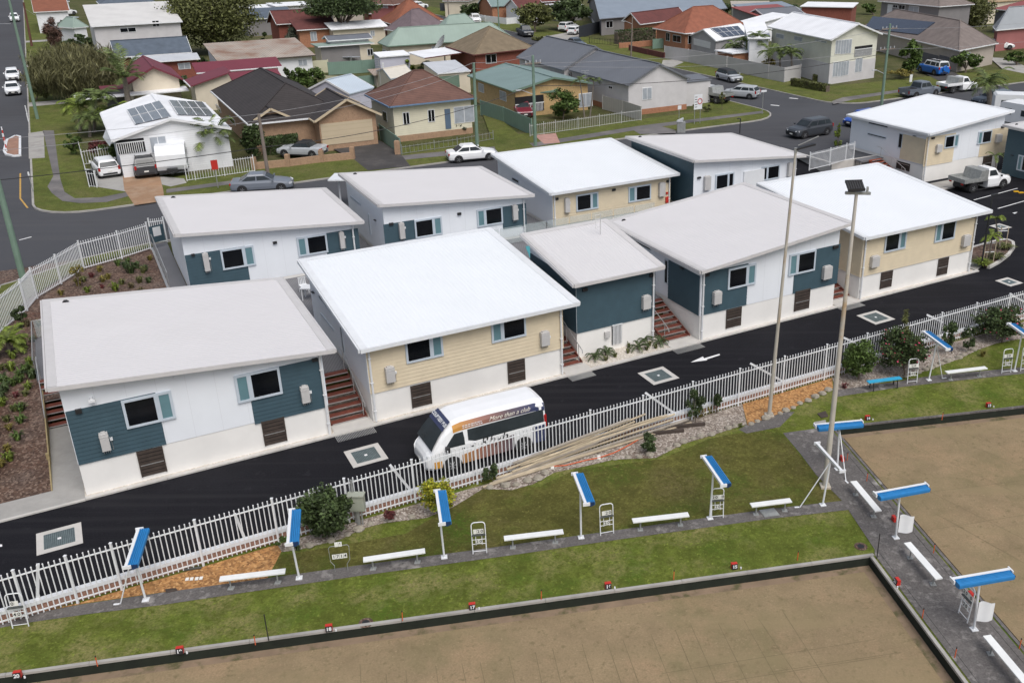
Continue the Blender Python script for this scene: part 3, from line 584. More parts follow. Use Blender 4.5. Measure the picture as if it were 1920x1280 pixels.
cabin('back row cream weatherboard cabin with white roof, red hydrant hose at its corner', 27.7, 37.2, 55.95, 65, tt(3.95, 4.68, 55.5, 65.4), M_rw,
      [('win', [(1080, 397), (1121, 359)]), ('winR', [(1177.5, 380), (1220, 344)]), ('heat', [(1057, 372), (1066, 396)]), ('heat', [(1234, 343), (1244, 366)]), ('vent', [(1041, 371), (1046, 374)]), ('vent', [(1147, 354), (1153, 357)]), ('vent', [(1249, 338), (1255, 341)]), ('box', [(1247, 369), (1252, 379)], M_red), ('box', [(1248, 360), (1251, 363)], M_red)],
      [('slit', [(961, 333), (973, 343)])], allboards=M_cream, pipes='LR')
cabin('back row cabin with grey roof, teal side wall and a white cupboard on its front', 38.2, 47.6, 54.4, 62.9, ss(5.18, 4.3, 37.85, 48.0), M_rg,
      [('win', [(1340, 357), (1376, 322)], 1), ('winR', [(1426.5, 339.5), (1461.7, 307.5)], 1), ('heat', [(1319, 331), (1329, 354)]), ('heat', [(1476, 306), (1481, 329)]), ('box', [(1394, 322), (1430, 352)], M_wpaint), ('vent', [(1307, 332), (1313, 334)])],
      (), leftboards=M_teal, pipes='R')
cabin('white roofed cabin with white walls and two cream panels, behind the parked tray ute', 61.95, 71.25, 54.85, 63.7, ss(4.3, 5.2, 61.6, 71.6), M_rw,
      [('cream', [(1737, 258), (1785, 303), (1735, 310)]), ('win', [(1769, 279), (1798, 251)]), ('heat', [(1754, 272), (1762, 284)]), ('cream', [(1834, 294.5), (1887.5, 238), (1885, 282)]), ('winR', [(1831, 271), (1860, 243)]), ('heat', [(1866, 253), (1874, 265)]), ('hatch', [(1844, 294), (1857, 315)]), ('vent', [(1746, 258), (1751, 260)]), ('vent', [(1877, 237), (1882, 239)])],
      [('slit', [(1630, 229), (1664, 239)]), ('slit', [(1628, 250), (1661, 260)]), ('slit', [(1687.5, 251), (1690, 277)]), ('cream', [(1692, 251), (1735, 310)]), ('hatch', [(1682, 301), (1705, 322)]), ('vent', [(1713, 254), (1718, 256)])], pipes='L')
cabin('teal cabin cut off by the right edge of the picture, white framed window', 70.1, 79, 45.5, 53.4, tt(4.1, 4.3, 45, 53.9), M_rg,
      [], [('winp', [(1911, 290), (1933, 325)]), ('vent', [(1896, 290), (1901, 292)])], leftboards=M_teal, base=M_teal, zb=.05, pipes=None)
# aerials on the little roof (rest on the roof: things of their own)
def aerial(u, v, z, h, lab):
    p = G(u, v, z); b = MB(); b.tube([p, p + Vector((0, 0, h))], .018, 6)
    for dz in (.0, .22, .45, .67): b.tube([p + Vector((0, 0, h - dz)) - D1 * .35, p + Vector((0, 0, h - dz)) + D1 * .05], .01, 5)
    b.tube([p + Vector((0, 0, h)) - D1 * .3, p + Vector((0, 0, h - .75)) - D1 * .3], .01, 5); b.tube([p - D1 * .15, p + D1 * .15], .02, 5)
    tag(b.build('roof_aerial', M_steel), lab, 'aerial')
aerial(1126, 445, 4.85, 1.3, 'metal roof aerial standing on the grey roof of the small teal building')
p = G(1048, 456, 4.75); b = MB()
for k in range(5): 
    c_ = p + D1 * .13 * k; b.tube([c_ + D2 * .12 * math.cos(a) + Vector((0, 0, .14 + .13 * math.sin(a))) for a in [i * PI / 5 for i in range(11)]], .012, 5)
tag(b.build('cable_coil', M_wpaint), 'loose white coil lying on the grey roof of the small teal building', 'coil')
# ------------------------------------------------------------------ decks, stairs, ramps
def deck(s0, s1, t0, t1, lab, z=1.3, th=.16):
    r = root('timber_deck', ST(s0, t0, 0), lab, 'deck', 'decks between the cabins')
    sub('decking', r, M_deck, lambda b: b.prism([ST(s0, t0), ST(s1, t0), ST(s1, t1), ST(s0, t1)], z - th, z))
    sub('posts', r, M_steel, lambda b: [b.prism([ST(s + a, t + c) for a, c in ((0, 0), (.08, 0), (.08, .08), (0, .08))], -.5, z - th) for s in (s0 + .1, s1 - .2) for t in (t0 + .1, (t0 + t1) / 2, t1 - .2)])
    return r
deck(7.56, 9.38, 41.4, 47.5, 'grey deck in the gap between the corner cabin and the cream cabin')
deck(19.14, 20.48, 41.4, 47.5, 'grey deck in the gap left of the small teal building')
deck(25.2, 27.1, 41.4, 47.5, 'grey deck in the gap right of the small teal building')
deck(36.68, 38.5, 41.4, 47.5, 'grey deck in the gap beside the right hand cream cabin')
deck(-3.6, -2.3, 47.5, 53, 'grey side deck with glass balustrade left of the corner cabin')
deck(-2.2, 48, 47.55, 55.25, 'long grey courtyard deck between the two rows of cabins')
deck(14, 15.7, 55.3, 62, 'grey deck between the two grey roofed back cabins')
deck(25.4, 27.6, 55.3, 62, 'grey deck left of the back row cream cabin')
deck(3.35, 4.25, 57.2, 66.6, 'grey access ramp from the street gate along the back corner cabin', 1.27)
def stairs(s0, s1, t0, t1, lab, z1=1.3, n=8, rails=('R',), m=None):
    r = root('timber_stairs', ST((s0 + s1) / 2, t0, 0), lab, 'stairs', 'timber stairs up to the decks'); m = m or M_tread
    h = z1 / n; g = (t1 - t0) / n
    for i in range(n):
        z = h * (i + 1) - h * .15; t = t0 + g * i
        def trd(b):
            b.prism([ST(s0 + .05, t), ST(s1 - .05, t), ST(s1 - .05, t + g * .47), ST(s0 + .05, t + g * .47)], z - .04, z)
            b.prism([ST(s0 + .05, t + g * .52), ST(s1 - .05, t + g * .52), ST(s1 - .05, t + g * .98), ST(s0 + .05, t + g * .98)], z - .04, z)
            b.prism([ST(s0 + .05, t - .025), ST(s1 - .05, t - .025), ST(s1 - .05, t - .003), ST(s0 + .05, t - .003)], z - .035, z + .004, 1)
        sub('tread', r, [m, M_steel], trd)
    for s in (s0, s1 - .045):
        sub('stringer', r, m, lambda b: b.hexa([ST(s, t0, .0), ST(s + .045, t0, .0), ST(s + .045, t1, z1 - .25), ST(s, t1, z1 - .25)], [ST(s, t0, .2), ST(s + .045, t0, .2), ST(s + .045, t1, z1 - .03), ST(s, t1, z1 - .03)]))
    for sd in rails:
        s = s1 - .12 if sd == 'R' else s0 + .12
        def rl(b):
            for f in (0.06, .5, .98): b.tube([ST(s, t0 + (t1 - t0) * f, z1 * f), ST(s, t0 + (t1 - t0) * f, z1 * f + .95)], .02, 6)
            b.tube([ST(s, t0 - .25, .75), ST(s, t0 - .2, .92), ST(s, t0, 1.0), ST(s, t1, z1 + .95), ST(s, t1 + .5, z1 + .95)], .022, 7)
        sub('handrail', r, M_steel, rl)
    return r
stairs(-3.55, -2.4, 44.6, 47.5, 'red-brown timber stairs at the far left, beside the mulch garden', rails=('L',))
stairs(7.65, 9.3, 38.4, 41.38, 'red-brown timber stairs between the corner cabin and the cream cabin')
stairs(19.2, 20.45, 38.4, 41.38, 'red-brown timber stairs left of the small teal building')
stairs(25.4, 27.05, 38.4, 41.38, 'red-brown timber stairs right of the small teal building', rails=('L',))
stairs(36.8, 38.45, 38.4, 41.38, 'red-brown timber stairs partly hidden behind a light pole', rails=('L',))
deck(59.3, 61.9, 59.4, 60.2, 'small landing at the head of the bright red-brown stairs', 1.25)
stairs(60.2, 61.6, 56.6, 59.4, 'bright red-brown stairs beside the far right cabin', z1=1.25, m=mat('stair_red', (.33, .07, .03), .6, .15, 3))
for i, (s0, s1, lb) in enumerate(((7.65, 9.3, 'below the stairs beside the corner cabin'), (19.2, 20.45, 'below the stairs left of the small teal building'), (25.4, 27.05, 'below the stairs right of the small teal building'), (36.8, 38.4, 'below the stairs half hidden by a light pole'))):
    shST('landing_slab', [(s0 - .05, 37.5), (s1 + .1, 37.5), (s1 + .1, 38.4), (s0 - .05, 38.4)], .085, M_conc_pale, th=.2)
    b = MB(); n = 26
    for k in range(n): x = s0 - .1 + (s1 - s0 + .1) * k / n; b.prism([ST(x, 36.95), ST(x + .03, 36.95), ST(x + .03, 37.48), ST(x, 37.48)], .004, .03)
    tag(b.build('ramp_grate', M_steel), 'striped steel ramp grate at the kerb ' + lb, 'grate', 'kerb ramp grates')
# glass balustrade of the side deck, courtyard pool
r = root('glass_balustrade', ST(-3.55, 47.6, 1.3), 'glass balustrade around the side deck left of the corner cabin', 'balustrade')
M_clear = mat('clear_glass', (.55, .62, .62), .05, .05, 1, alpha=.25)
sub('glass_panel', r, M_clear, lambda b: (b.prism([ST(-3.58, 47.7), ST(-3.565, 47.7), ST(-3.565, 52.9), ST(-3.58, 52.9)], 1.35, 2.25), b.prism([ST(-3.5, 52.92), ST(-2.4, 52.92), ST(-2.4, 52.935), ST(-3.5, 52.935)], 1.35, 2.25)))
sub('top_rail', r, M_steel, lambda b: (b.tube([ST(-3.572, 47.6, 2.28), ST(-3.572, 52.93, 2.28), ST(-2.3, 52.93, 2.28)], .022, 6)))
pts = [(985, 462), (1022, 458), (1035, 478), (997, 492)]
P = [G(*q, 1.3) for q in pts]; b = MB(); b.prism(P, 1.25, 1.312); tag(b.build('pool_water', mat('pool_water', (.05, .3, .34), .08, .1, 1)), kind='structure')
r = root('glass_pool_fence', G(1000, 440, 1.3), 'clear glass pool fence on the deck in front of the back row cabins', 'fence')
def gf(b):
    for i in range(9): b.prism([ST(19.6 + 1.7 * i, 54.2 - .25 * 0), ST(21.2 + 1.7 * i, 54.2), ST(21.2 + 1.7 * i, 54.212), ST(19.6 + 1.7 * i, 54.212)], 1.38, 2.5)
sub('glass_panel', r, M_clear, gf)
sub('spigot', r, M_steel, lambda b: [b.prism([ST(19.9 + 1.7 * i, 54.17), ST(19.97 + 1.7 * i, 54.17), ST(19.97 + 1.7 * i, 54.24), ST(19.9 + 1.7 * i, 54.24)], 1.3, 1.45) for i in range(9)])
# white plastic chairs and table on the deck (beside the big white roof)
def plastic_chair(p, lab, rz=0):
    r = root('plastic_chair', p, lab, 'chair', None, rz)
    sub('seat', r, M_wpaint, lambda b: b.box(-.22, .22, -.22, .22, .42, .45), world=False)
    sub('backrest', r, M_wpaint, lambda b: [b.box(-.21 + .09 * k, -.16 + .09 * k, .2, .225, .45, .85) for k in range(5)] + [b.box(-.22, .22, .2, .23, .82, .87)], world=False)
    for x, y in ((-.2, -.2), (.2, -.2), (-.2, .2), (.2, .2)): sub('leg', r, M_wpaint, lambda b: b.box(x - .02, x + .02, y - .02, y + .02, 0, .42), world=False)
plastic_chair(G(571, 548, 1.3), 'white plastic chair on the deck, left of the white table', .6)
r = root('plastic_table', G(580, 560, 1.3), 'small white plastic table on the deck beside the big white roof', 'table')
sub('tabletop', r, M_wpaint, lambda b: b.box(-.35, .35, -.35, .35, .7, .74), world=False)
for x, y in ((-.28, -.28), (.28, -.28), (-.28, .28), (.28, .28)): sub('leg', r, M_wpaint, lambda b: b.box(x - .025, x + .025, y - .025, y + .025, 0, .7), world=False)
# verandah posts at the street side of cabins
for u, v, lab in ((640, 385, 'small white porch roof on a post behind the second back row cabin'),):
    s, t = st(u, v, 1.3); r = root('porch', ST(s, t, 1.3), lab, 'porch')
    sub('post', r, M_wpaint, lambda b: b.box(-.05, .05, -.05, .05, 0, 2.1), world=False); sub('roof', r, M_fasw, lambda b: b.box(-.5, 1.2, -1, 1, 2.1, 2.2), world=False)
# ------------------------------------------------------------------ white tube fence along the greens
M_brick = mat('brick_low', (.30, .15, .105), .9, .2, 6, fine=(14, .5, (.42, .3, .24)))
r = root('brick_retaining_wall', ST(10, 31.5, GZ), 'low brick retaining wall with white capping behind the white tube fence', 'wall')
sub('brickwork', r, M_brick, lambda b: b.prism([ST(-9, 31.5), ST(60, 31.5), ST(60, 31.6), ST(-9, 31.6)], GZ - .1, .0))
sub('capping', r, M_wpaint, lambda b: b.prism([ST(-9, 31.46), ST(60, 31.46), ST(60, 31.66), ST(-9, 31.66)], .001, .14))
def tube_fence(P, lab, hpost, hpick, rails, step, group=None, pr=.021, postw=.07, flip=0):
    """posts P (3D feet); between them panels of round pickets on two rails"""
    r = root('tube_fence', P[0], lab, 'fence', group)
    for p in P:
        sub('post', r, M_wpaint, lambda b: (b.box(p.x - postw / 2, p.x + postw / 2, p.y - postw / 2, p.y + postw / 2, p.z, p.z + hpost), b.box(p.x - postw / 2 - .012, p.x + postw / 2 + .012, p.y - postw / 2 - .012, p.y + postw / 2 + .012, p.z + hpost, p.z + hpost + .02)))
    for a, c in zip(P, P[1:]):
        L = (c - a).length; n = max(2, round(L / step))
        def pn(b):
            for i in range(1, n):
                q = a.lerp(c, i / n); b.tube([q + Vector((0, 0, .06)), q + Vector((0, 0, hpick - .03))], pr, 6, cap=False); b.tube([q + Vector((0, 0, hpick - .035)), q + Vector((0, 0, hpick - .03)), q + Vector((0, 0, hpick))], [pr * 1.3, pr * 1.35, pr * .5], 6)
            for z in rails: b.beam(a + Vector((0, 0, z)), c + Vector((0, 0, z)), .032, .045)
        sub('fence_panel', r, M_wpaint, pn)
    return r
ps = [-9.6, -7.0, -4.42, -2.91, -1.54] + [1.13 + 2.65 * k for k in range(0, 23)]
tube_fence([ST(s, 31.36, GZ) for s in ps], 'long white tube fence between the black car park drive and the bowling lawns', 1.96, 1.92, (.18, 1.72), .17)
FP = Plane(ST(0, 31.62), ST(10, 31.62))
for i, (a, c, lb) in enumerate((((1210, 736), (1264, 774), 'above the pile of timber poles'), ((1407, 681), (1468, 717), 'between the two rose bushes and the light poles'), ((731, 871), (770, 921), 'beside the yellow bush'), ((440, 962), (459, 1010), 'left of the dark green bush'), ((71, 1056), (71, 1125), 'nearest the left edge of the picture'), ((1738, 590), (1768, 604), 'behind the pink oleander'), ((1893, 551), (1925, 568), 'nearest the right edge of the picture'), ((1582, 633), (1604, 643), 'behind the round green shrub'))):
    x0, z0 = PV(*a, FP.A, FP.B); x1, z1 = PV(*c, FP.A, FP.B); b = MB(); b.beam(FP.P(x0, z0), FP.P(x1, max(z1, .1)), .1, .04, up=FP.n)
    tag(b.build('fence_brace', M_wpaint), 'white brace leaning across the fence ' + lb, 'brace', 'white braces on the fence')
# street side fence of the same kind round the corner garden
LF = [(-75, 680), (-30, 640), (0, 628), (52, 585), (71, 562), (116, 535), (159, 507.5), (230, 487.5), (284, 470)]
tube_fence([G(u, v, U - .03) + Vector((0, 0, .08)) for u, v in LF], 'curving white tube fence around the mulch garden at the left street corner', 1.85, 1.8, (.12, 1.62), .15)
r = root('gate_sign', G(296, 470, U), 'teal panel with pale notice at the street end of the access ramp', 'sign')
SP = Plane(G(284, 470, U), G(316, 462, U))
tube_fence([G(287, 457, U), G(314, 454, U)], 'short white gate with a notice at the head of the access ramp', 1.75, 1.7, (.1, 1.5), .12)
sub('board', r, M_teal, lambda b: SP.slab(b, .1, 1.0, U + .5, U + 1.6, .06, .08)); sub('notice', r, M_wpaint, lambda b: SP.slab(b, .3, .8, U + .9, U + 1.5, .081, .09))
tube_fence([G(1517, 320, U), G(1555, 311, U), G(1585, 302, U), G(1600, 299, U)], 'white tube fence at the top of the bright red-brown stairs', 1.55, 1.5, (.1, 1.35), .15)
r = root('access_rail', G(287, 470, U), 'steel handrail with mesh infill along the grey access ramp', 'handrail')
sub('rail', r, M_steel, lambda b: (b.tube([ST(3.33, 66, 2.3), ST(3.33, 57.2, 2.25)], .025, 6), [b.tube([ST(3.33, 57.3 + 1.2 * i, 1.25), ST(3.33, 57.3 + 1.2 * i, 2.25)], .018, 5) for i in range(8)], b.prism([ST(3.2, 57.2), ST(3.33, 57.2), ST(3.33, 66), ST(3.2, 66)], .9, 1.24)))
# ------------------------------------------------------------------ sun shelters, benches, score boards
M_blue = mat('awning_blue', (.02, .19, .46), .5, .08, 3)
M_blued = mat('awning_end', (.006, .03, .10), .6, .1)
def shelter(a, c, base, lab, side=1, strut=None, bare=False, z=1.72):
    A, B, O = G(*a, z), G(*c, z), G(*base, GZ + .016); r = root('sun_shelter', O, lab, 'shelter', 'sun shelters along the greens')
    d = (B - A).normalized(); n = Vector((-d.y, d.x, 0)) * side; t = max(.12, min(.88, (O - A).dot(d) / (B - A).length)); J = A.lerp(B, t)
    sub('post', r, M_wpaint, lambda b: (b.tube([O, J - Vector((0, 0, .03))], .038, 10), b.prism([O + E1 * x + E2 * y for x, y in ((-.11, -.11), (.11, -.11), (.11, .11), (-.11, .11))], O.z - .01, O.z + .025)))
    sub('head_beam', r, M_wpaint, lambda b: (b.beam(A, B, .10, .10), b.beam(A - n * .1 - d * .01, A + n * .16 - d * .01, .05, .12), b.beam(B - n * .1 + d * .01, B + n * .16 + d * .01, .05, .12)))
    if strut:
        S = G(*strut, GZ + .016); sub('strut', r, M_wpaint, lambda b: (b.tube([S, J - Vector((0, 0, .12))], .022, 8), b.beam(S - E1 * .03, S + (S - O).normalized() * .22 + Vector((0, 0, .01)), .07, .02)))
    if not bare:
        def cv(b):   # folded canvas: ribs running along the beam
            w_ = .30; prof = [(.052, .03)]
            for i in range(5):
                x = .06 + w_ * i / 5; prof += [(x, .045), (x + .038, .05 - .004 * i), (x + .042, .012), (x + .056, .012)]
            prof += [(.06 + w_, -.03), (.05 + w_, -.11), (.2, -.16), (.052, -.10)]
            b.loft([[A + n * x + Vector((0, 0, y)) + d * .05 for x, y in prof], [B + n * x + Vector((0, 0, y)) - d * .05 for x, y in prof]])
        sub('folded_awning', r, [M_blue], cv)
        sub('end_cap', r, M_blued, lambda b: b.loft([[B + n * x + Vector((0, 0, y)) + d * o for x, y in ((.07, .03), (.34, .02), (.33, -.1), (.2, -.15), (.07, -.09))] for o in (-.05, -.02)]))
    return r
sh = [((260, 992), (236, 1063), (273.5, 1124), 'blue sun shelter standing before the white fence, nearest the left edge', -1, (226, 1131)),
      ((545, 956), (540, 1020), (561, 1083), 'blue sun shelter in front of the dark green bush'), ((818, 920), (827, 982), (833, 1044), 'blue sun shelter in front of the yellow bush'),
      ((1076, 888), (1098, 945), (1089.5, 1007), 'blue sun shelter between the two middle white benches'), ((1318, 856), (1355, 910), (1331, 971), 'blue sun shelter with a score board right beside its post, in mid lawn'),
      ((1640, 925), (1736, 907.5), (1679.5, 1007.5), 'blue sun shelter with a white cloth, upper one on the path between the greens'), ((1785, 1086), (1893, 1067.5), (1826, 1179), 'blue sun shelter with a white cloth, lower one on the path between the greens'),
      ((1528, 797), (1615, 789), (1570, 879), 'blue sun shelter on two legs at the corner of the far green', 1, (1586, 900)), ((1731, 622), (1776, 655), (1741.5, 712), 'blue sun shelter by the pink flowering bush', 1, (1767, 709)), ((1891, 607), (1940, 642), (1902, 695), 'blue sun shelter cut by the right edge of the picture', 1)]
for x in sh:
    a, c, bs, lb = x[:4]; A, B = G(*a, 1.7), G(*c, 1.7)
    shelter(a, c, bs, lb, (x[4] if a[1] < 700 else -1) if a[0] > 1500 else 1, x[5] if len(x) > 5 else None)
shelter((1531, 831), (1578, 883), (1542.5, 946), 'bare white shelter frame without canvas, beside the thick timber light pole', 1, (1500, 950), True)
M_bench = mat('bench_white', (.74, .75, .74), .6, .04, 3); M_galv = mat('galvanised', (.36, .37, .36), .5, .15, 5, metal=.4)
M_bblue = mat('bench_blue', (.04, .36, .60), .5, .06, 3)
def bench(a, c, lab, m=M_bench, lm=None, w_=.27):
    z = GZ + .46; A, B = G(*a, z), G(*c, z); d = (B - A).normalized(); n = Vector((-d.y, d.x, 0)); Mi = (A + B) / 2
    r = root('park_bench', Vector((Mi.x, Mi.y, GZ)), lab, 'bench', 'benches beside the greens')
    sub('seat', r, m, lambda b: (b.beam(A, B, w_, .045), ))
    for f in (.14, .86):
        q = A.lerp(B, f)
        def lg(b):
            if lm: 
                b.beam(q - n * .13 - Vector((0, 0, .03)), Vector((q.x, q.y, GZ + .02)) - n * .2, .04, .04); b.beam(q + n * .13 - Vector((0, 0, .03)), Vector((q.x, q.y, GZ + .02)) + n * .2, .04, .04); b.beam(q - n * .14 - Vector((0, 0, .04)), q + n * .14 - Vector((0, 0, .04)), .04, .03)
            else:
                b.tube([Vector((q.x, q.y, GZ + .01)), q - Vector((0, 0, .05))], .03, 8); b.box(q.x - .1, q.x + .1, q.y - .1, q.y + .1, GZ + .005, GZ + .035); b.beam(q - n * .12 - Vector((0, 0, .037)), q + n * .12 - Vector((0, 0, .037)), .06, .025)
        sub('leg', r, lm or M_galv, lg)
for a, c, lb in (((412, 1085), (535, 1070), 'white bench at the end of the orange bark bed'), ((681, 1049), (797, 1032), 'white bench beside the old score board reading 1714'), ((945, 1009), (1056, 996), 'white bench just right of the lone score board in the middle lawn'),
                 ((1186, 976), (1291, 964), 'white bench between two score boards in the middle lawn'), ((1408, 947), (1483, 937.5), 'short white bench left of the bare shelter frame'), ((1600, 902), (1647, 958), 'white bench nearest the far green corner on the path between the greens'),
                 ((1701, 1017), (1761, 1085), 'white bench between the two cloth hung shelters'), ((1850, 1191), (1935, 1292), 'white bench cut by the lower right corner of the picture'), ((1774, 698), (1849, 689), 'white bench beside the pink flowering bush')): bench(a, c, lb)
bench((1627, 716), (1689, 708), 'bright blue bench with black legs in front of the round green shrub', M_bblue, M_black)
M_num = mat('number_plate', (.72, .72, .68), .6, .05, 3); M_ink = mat('ink', (.015, .015, .018), .6, .05)
M_rail = mat('board_bar', (.07, .075, .07), .6, .2, 4)
def scoreboard(a, c, lab, nums=('20 0', '20'), w_=None, h=1.28, thin=False):
    A, B = G(*a, GZ + .016), G(*c, GZ + .016); d = (B - A).normalized(); w_ = w_ or (B - A).length; Mi = (A + B) / 2; n = Vector((d.y, -d.x, 0)); up = Vector((0, 0, 1))
    lean = -n * .08
    r = root('score_board', Mi, lab, 'score board', 'score boards along the greens'); P = lambda x, z, o=0: Mi + d * x + up * z + lean * z + n * o
    k = w_ / 2; rr = .013 if thin else .02; mf = M_galv if thin else M_wpaint
    def fr(b):
        if thin: b.tube([P(-.22, 0), P(-.22, .25), P(-.33, .42), P(-.35, .95), P(-.3, 1.02), P(.3, 1.02), P(.35, .95), P(.33, .42), P(.22, .25), P(.22, 0)], rr, 7)
        else:
            arcp = [P(k - .12 + .12 * math.cos(t), h - .12 + .12 * math.sin(t)) for t in [PI / 2 * i / 4 for i in range(5)]]; arcm = [P(-k + .12 - .12 * math.cos(t), h - .12 + .12 * math.sin(t)) for t in [PI / 2 * i / 4 for i in range(5)]]
            b.tube([P(-k, 0)] + arcm + arcp[::-1] + [P(k, 0)], rr, 8)
            for z in (.1, .4, .58): b.tube([P(-k, z), P(k, z)], .012, 6)
            for x in (-k * .45, k * .45): b.tube([P(x, .36), P(x, .74)], .013, 6)
    sub('frame', r, mf, fr)
    rows = ((1.1, -.1, nums[0]), (.62, -.3, nums[1])) if thin else ((.93, 0, nums[0]), (.52, 0, nums[1]))
    if not thin: sub('bar', r, M_rail, lambda b: b.beam(P(-k, .78, .03), P(k, .78, .03), .03, .1, up=n))
    for z, x0, s in rows:
        wd = .125 if not thin else .13; tot = wd * len(s)
        for i, ch in enumerate(s):
            if ch == ' ': continue
            x = -tot / 2 + wd * (i + .5)
            q = sub('number_plate', r, [M_num], lambda b: b.hexa([P(x - wd * .46, z - .09, .03), P(x + wd * .46, z - .09, .03), P(x + wd * .46, z - .09, .04), P(x - wd * .46, z - .09, .04)], [P(x - wd * .46, z + .09, .03), P(x + wd * .46, z + .09, .03), P(x + wd * .46, z + .09, .04), P(x - wd * .46, z + .09, .04)]))
            if ch != '_':
                Mx = Matrix.Translation(P(x, z, .043)) @ Matrix((d, (up + lean).normalized(), n)).transposed().to_4x4()
                sub('digit', q, M_ink, lambda b: textmesh(ch, .17, b, Mx, bold=.004))
scoreboard((24, 1177), (54, 1173), 'white score board against the fence at the left edge', ('0_', '40'))
scoreboard((887, 1038), (912.5, 1035.5), 'white score board standing alone between two benches in the middle lawn', ('_20', '20'))
scoreboard((1126, 1003.5), (1150.5, 999), 'white score board right of the shelter between the middle benches', ('_20', '20'))
scoreboard((1334, 972), (1356, 970), 'white score board tucked against a blue shelter post in mid lawn', ('20_0', '20'))
scoreboard((1701, 719), (1719, 717.3), 'white score board beside the bright blue bench', ('_20_', '40'))
scoreboard((1878, 700), (1895, 698), 'white score board left of the shelter at the right edge', ('_20_', '20'))
scoreboard((1913.5, 695.5), (1930, 693.5), 'white score board half cut by the right edge', ('_20_', '20'))
scoreboard((1797, 1148), (1813.5, 1167), 'white score board seen edge on, under the lower shelter of the path', ('20_0', '20'))
scoreboard((629, 1071), (652, 1068), 'thin grey score board with loose plates reading 1714 and a 6', ('_6', '1714'), thin=True)
b = MB(); z = GZ + .03
for u, v in ((351, 1085.5), (359.5, 1085), (369, 1084.5), (377, 1083.5), (353, 1060), (362, 1059)):
    p = G(u, v, z); b.prism([p + E1 * x + E2 * y for x, y in ((-.055, -.08), (.055, -.08), (.055, .08), (-.055, .08))], z, z + .02)
p, q = G(344, 1069, z), G(378, 1064.5, z); b.beam(p + Vector((0, 0, .03)), q + Vector((0, 0, .03)), .08, .05, 1)
tag(b.build('fallen_number_plates', [M_num, M_rail]), 'row of loose number plates and a dark bar lying on the orange bark', 'number plates')
# ------------------------------------------------------------------ rink markers
def rink_box(u, v, num, lab, d=E1, sgn=-1):
    p = G(u, v, GZ + .02); n = Vector((d.y, -d.x, 0)); up = Vector((0, 0, 1)); r = root('rink_marker', p, lab, 'marker', 'red and black rink number boxes')
    w_ = .11; hh = .2; dp = .17
    P = lambda x, y, z: p + d * x - n * y + up * z
    sub('box_top', r, M_red, lambda b: b.hexa([P(-w_, .02, 0), P(w_, .02, 0), P(w_, dp, 0), P(-w_, dp, 0)], [P(-w_, .05, hh), P(w_, .05, hh), P(w_, dp, hh), P(-w_, dp, hh)]))
    f = sub('face', r, M_ink, lambda b: b.hexa([P(-w_ + .005, -.002, 0), P(w_ - .005, -.002, 0), P(w_ - .005, .018, 0), P(-w_ + .005, .018, 0)], [P(-w_ + .005, .028, hh - .01), P(w_ - .005, .028, hh - .01), P(w_ - .005, .046, hh - .01), P(-w_ + .005, .046, hh - .01)]))
    if num:
        y = (up * hh - n * .03).normalized()
        Mx = Matrix.Translation(P(0, .008, hh * .5)) @ Matrix((d, y, n)).transposed().to_4x4()
        sub('number', f, M_wpaint, lambda b: textmesh(num, .17, b, Mx, bold=.006))
    b = MB(); q = p + d * .22; b.tube([q, q + up * .07], [.03, .025], 8); tag(b.build('jack', M_wpaint, org=q), 'small white peg beside the rink box ' + (lab.split('box ')[-1]), 'peg', 'white pegs beside the rink boxes')
for u, v, n_ in ((32, 1272, '20'), (337, 1226, '19'), (617, 1184, '18'), (886, 1143, '17'), (1141, 1104, '16'), (1378, 1067, '15'), (1628, 788, '14'), (1855, 764, '13')):
    rink_box(u, v, n_, 'red and black rink box numbered ' + n_)
rink_box(1677, 1094, '21', 'red and black rink box numbered 21 on the path edge', -E2)
for u, v, lb in ((1583, 862, 'under the two legged blue shelter'), (1681, 975, 'behind the upper white cloth'), (1825, 1118, 'behind the lower white cloth')):
    rink_box(u, v, '', 'red rink box turned away, ' + lb, E2)
M_or = mat('orange_peg', (.62, .11, .03), .6, .12, 5)
for u, v, lb in ((183, 1248, 'between rink boxes 20 and 19'), (479, 1208, 'between rink boxes 19 and 18'), (755, 1163, 'between rink boxes 18 and 17'), (1015, 1123, 'between rink boxes 17 and 16'), (1263, 1086, 'between rink boxes 16 and 15'), (1495, 1050, 'right of rink box 15'), (1729, 1158, 'by the path right of the near green'), (1790, 1232, 'lowest by the path right of the near green'), (1750, 1036, 'beside the middle bench of the path'), (1911, 1215, 'at the lower right edge of the far green'), (1625, 901, 'on the far green kerb above the upper path bench'), (1588, 863, 'at the foot of the two legged shelter'), (1766, 692 + 95, 'on the lawn right of rink box 14')):
    p = G(u, v, GZ + .02); b = MB(); b.tube([p, p + Vector((.01, 0, .36))], .016, 7, 0); b.tube([p + Vector((.01, 0, .36)), p + Vector((.01, 0, .41))], .02, 7, 1)
    tag(b.build('boundary_peg', [M_or, M_black], org=p), 'thin orange peg with black tip ' + lb, 'peg', 'orange boundary pegs')
for u, v, lb in ((504, 1200, 'on the lawn between rink boxes 19 and 18'), (1644, 1046, 'at the corner of the near green')):
    p = G(u, v, GZ + .02); b = MB(); b.tube([p, p + Vector((0, 0, 1.05))], .018, 7)
    tag(b.build('black_stake', M_black, org=p), 'thin black stake standing ' + lb, 'stake')
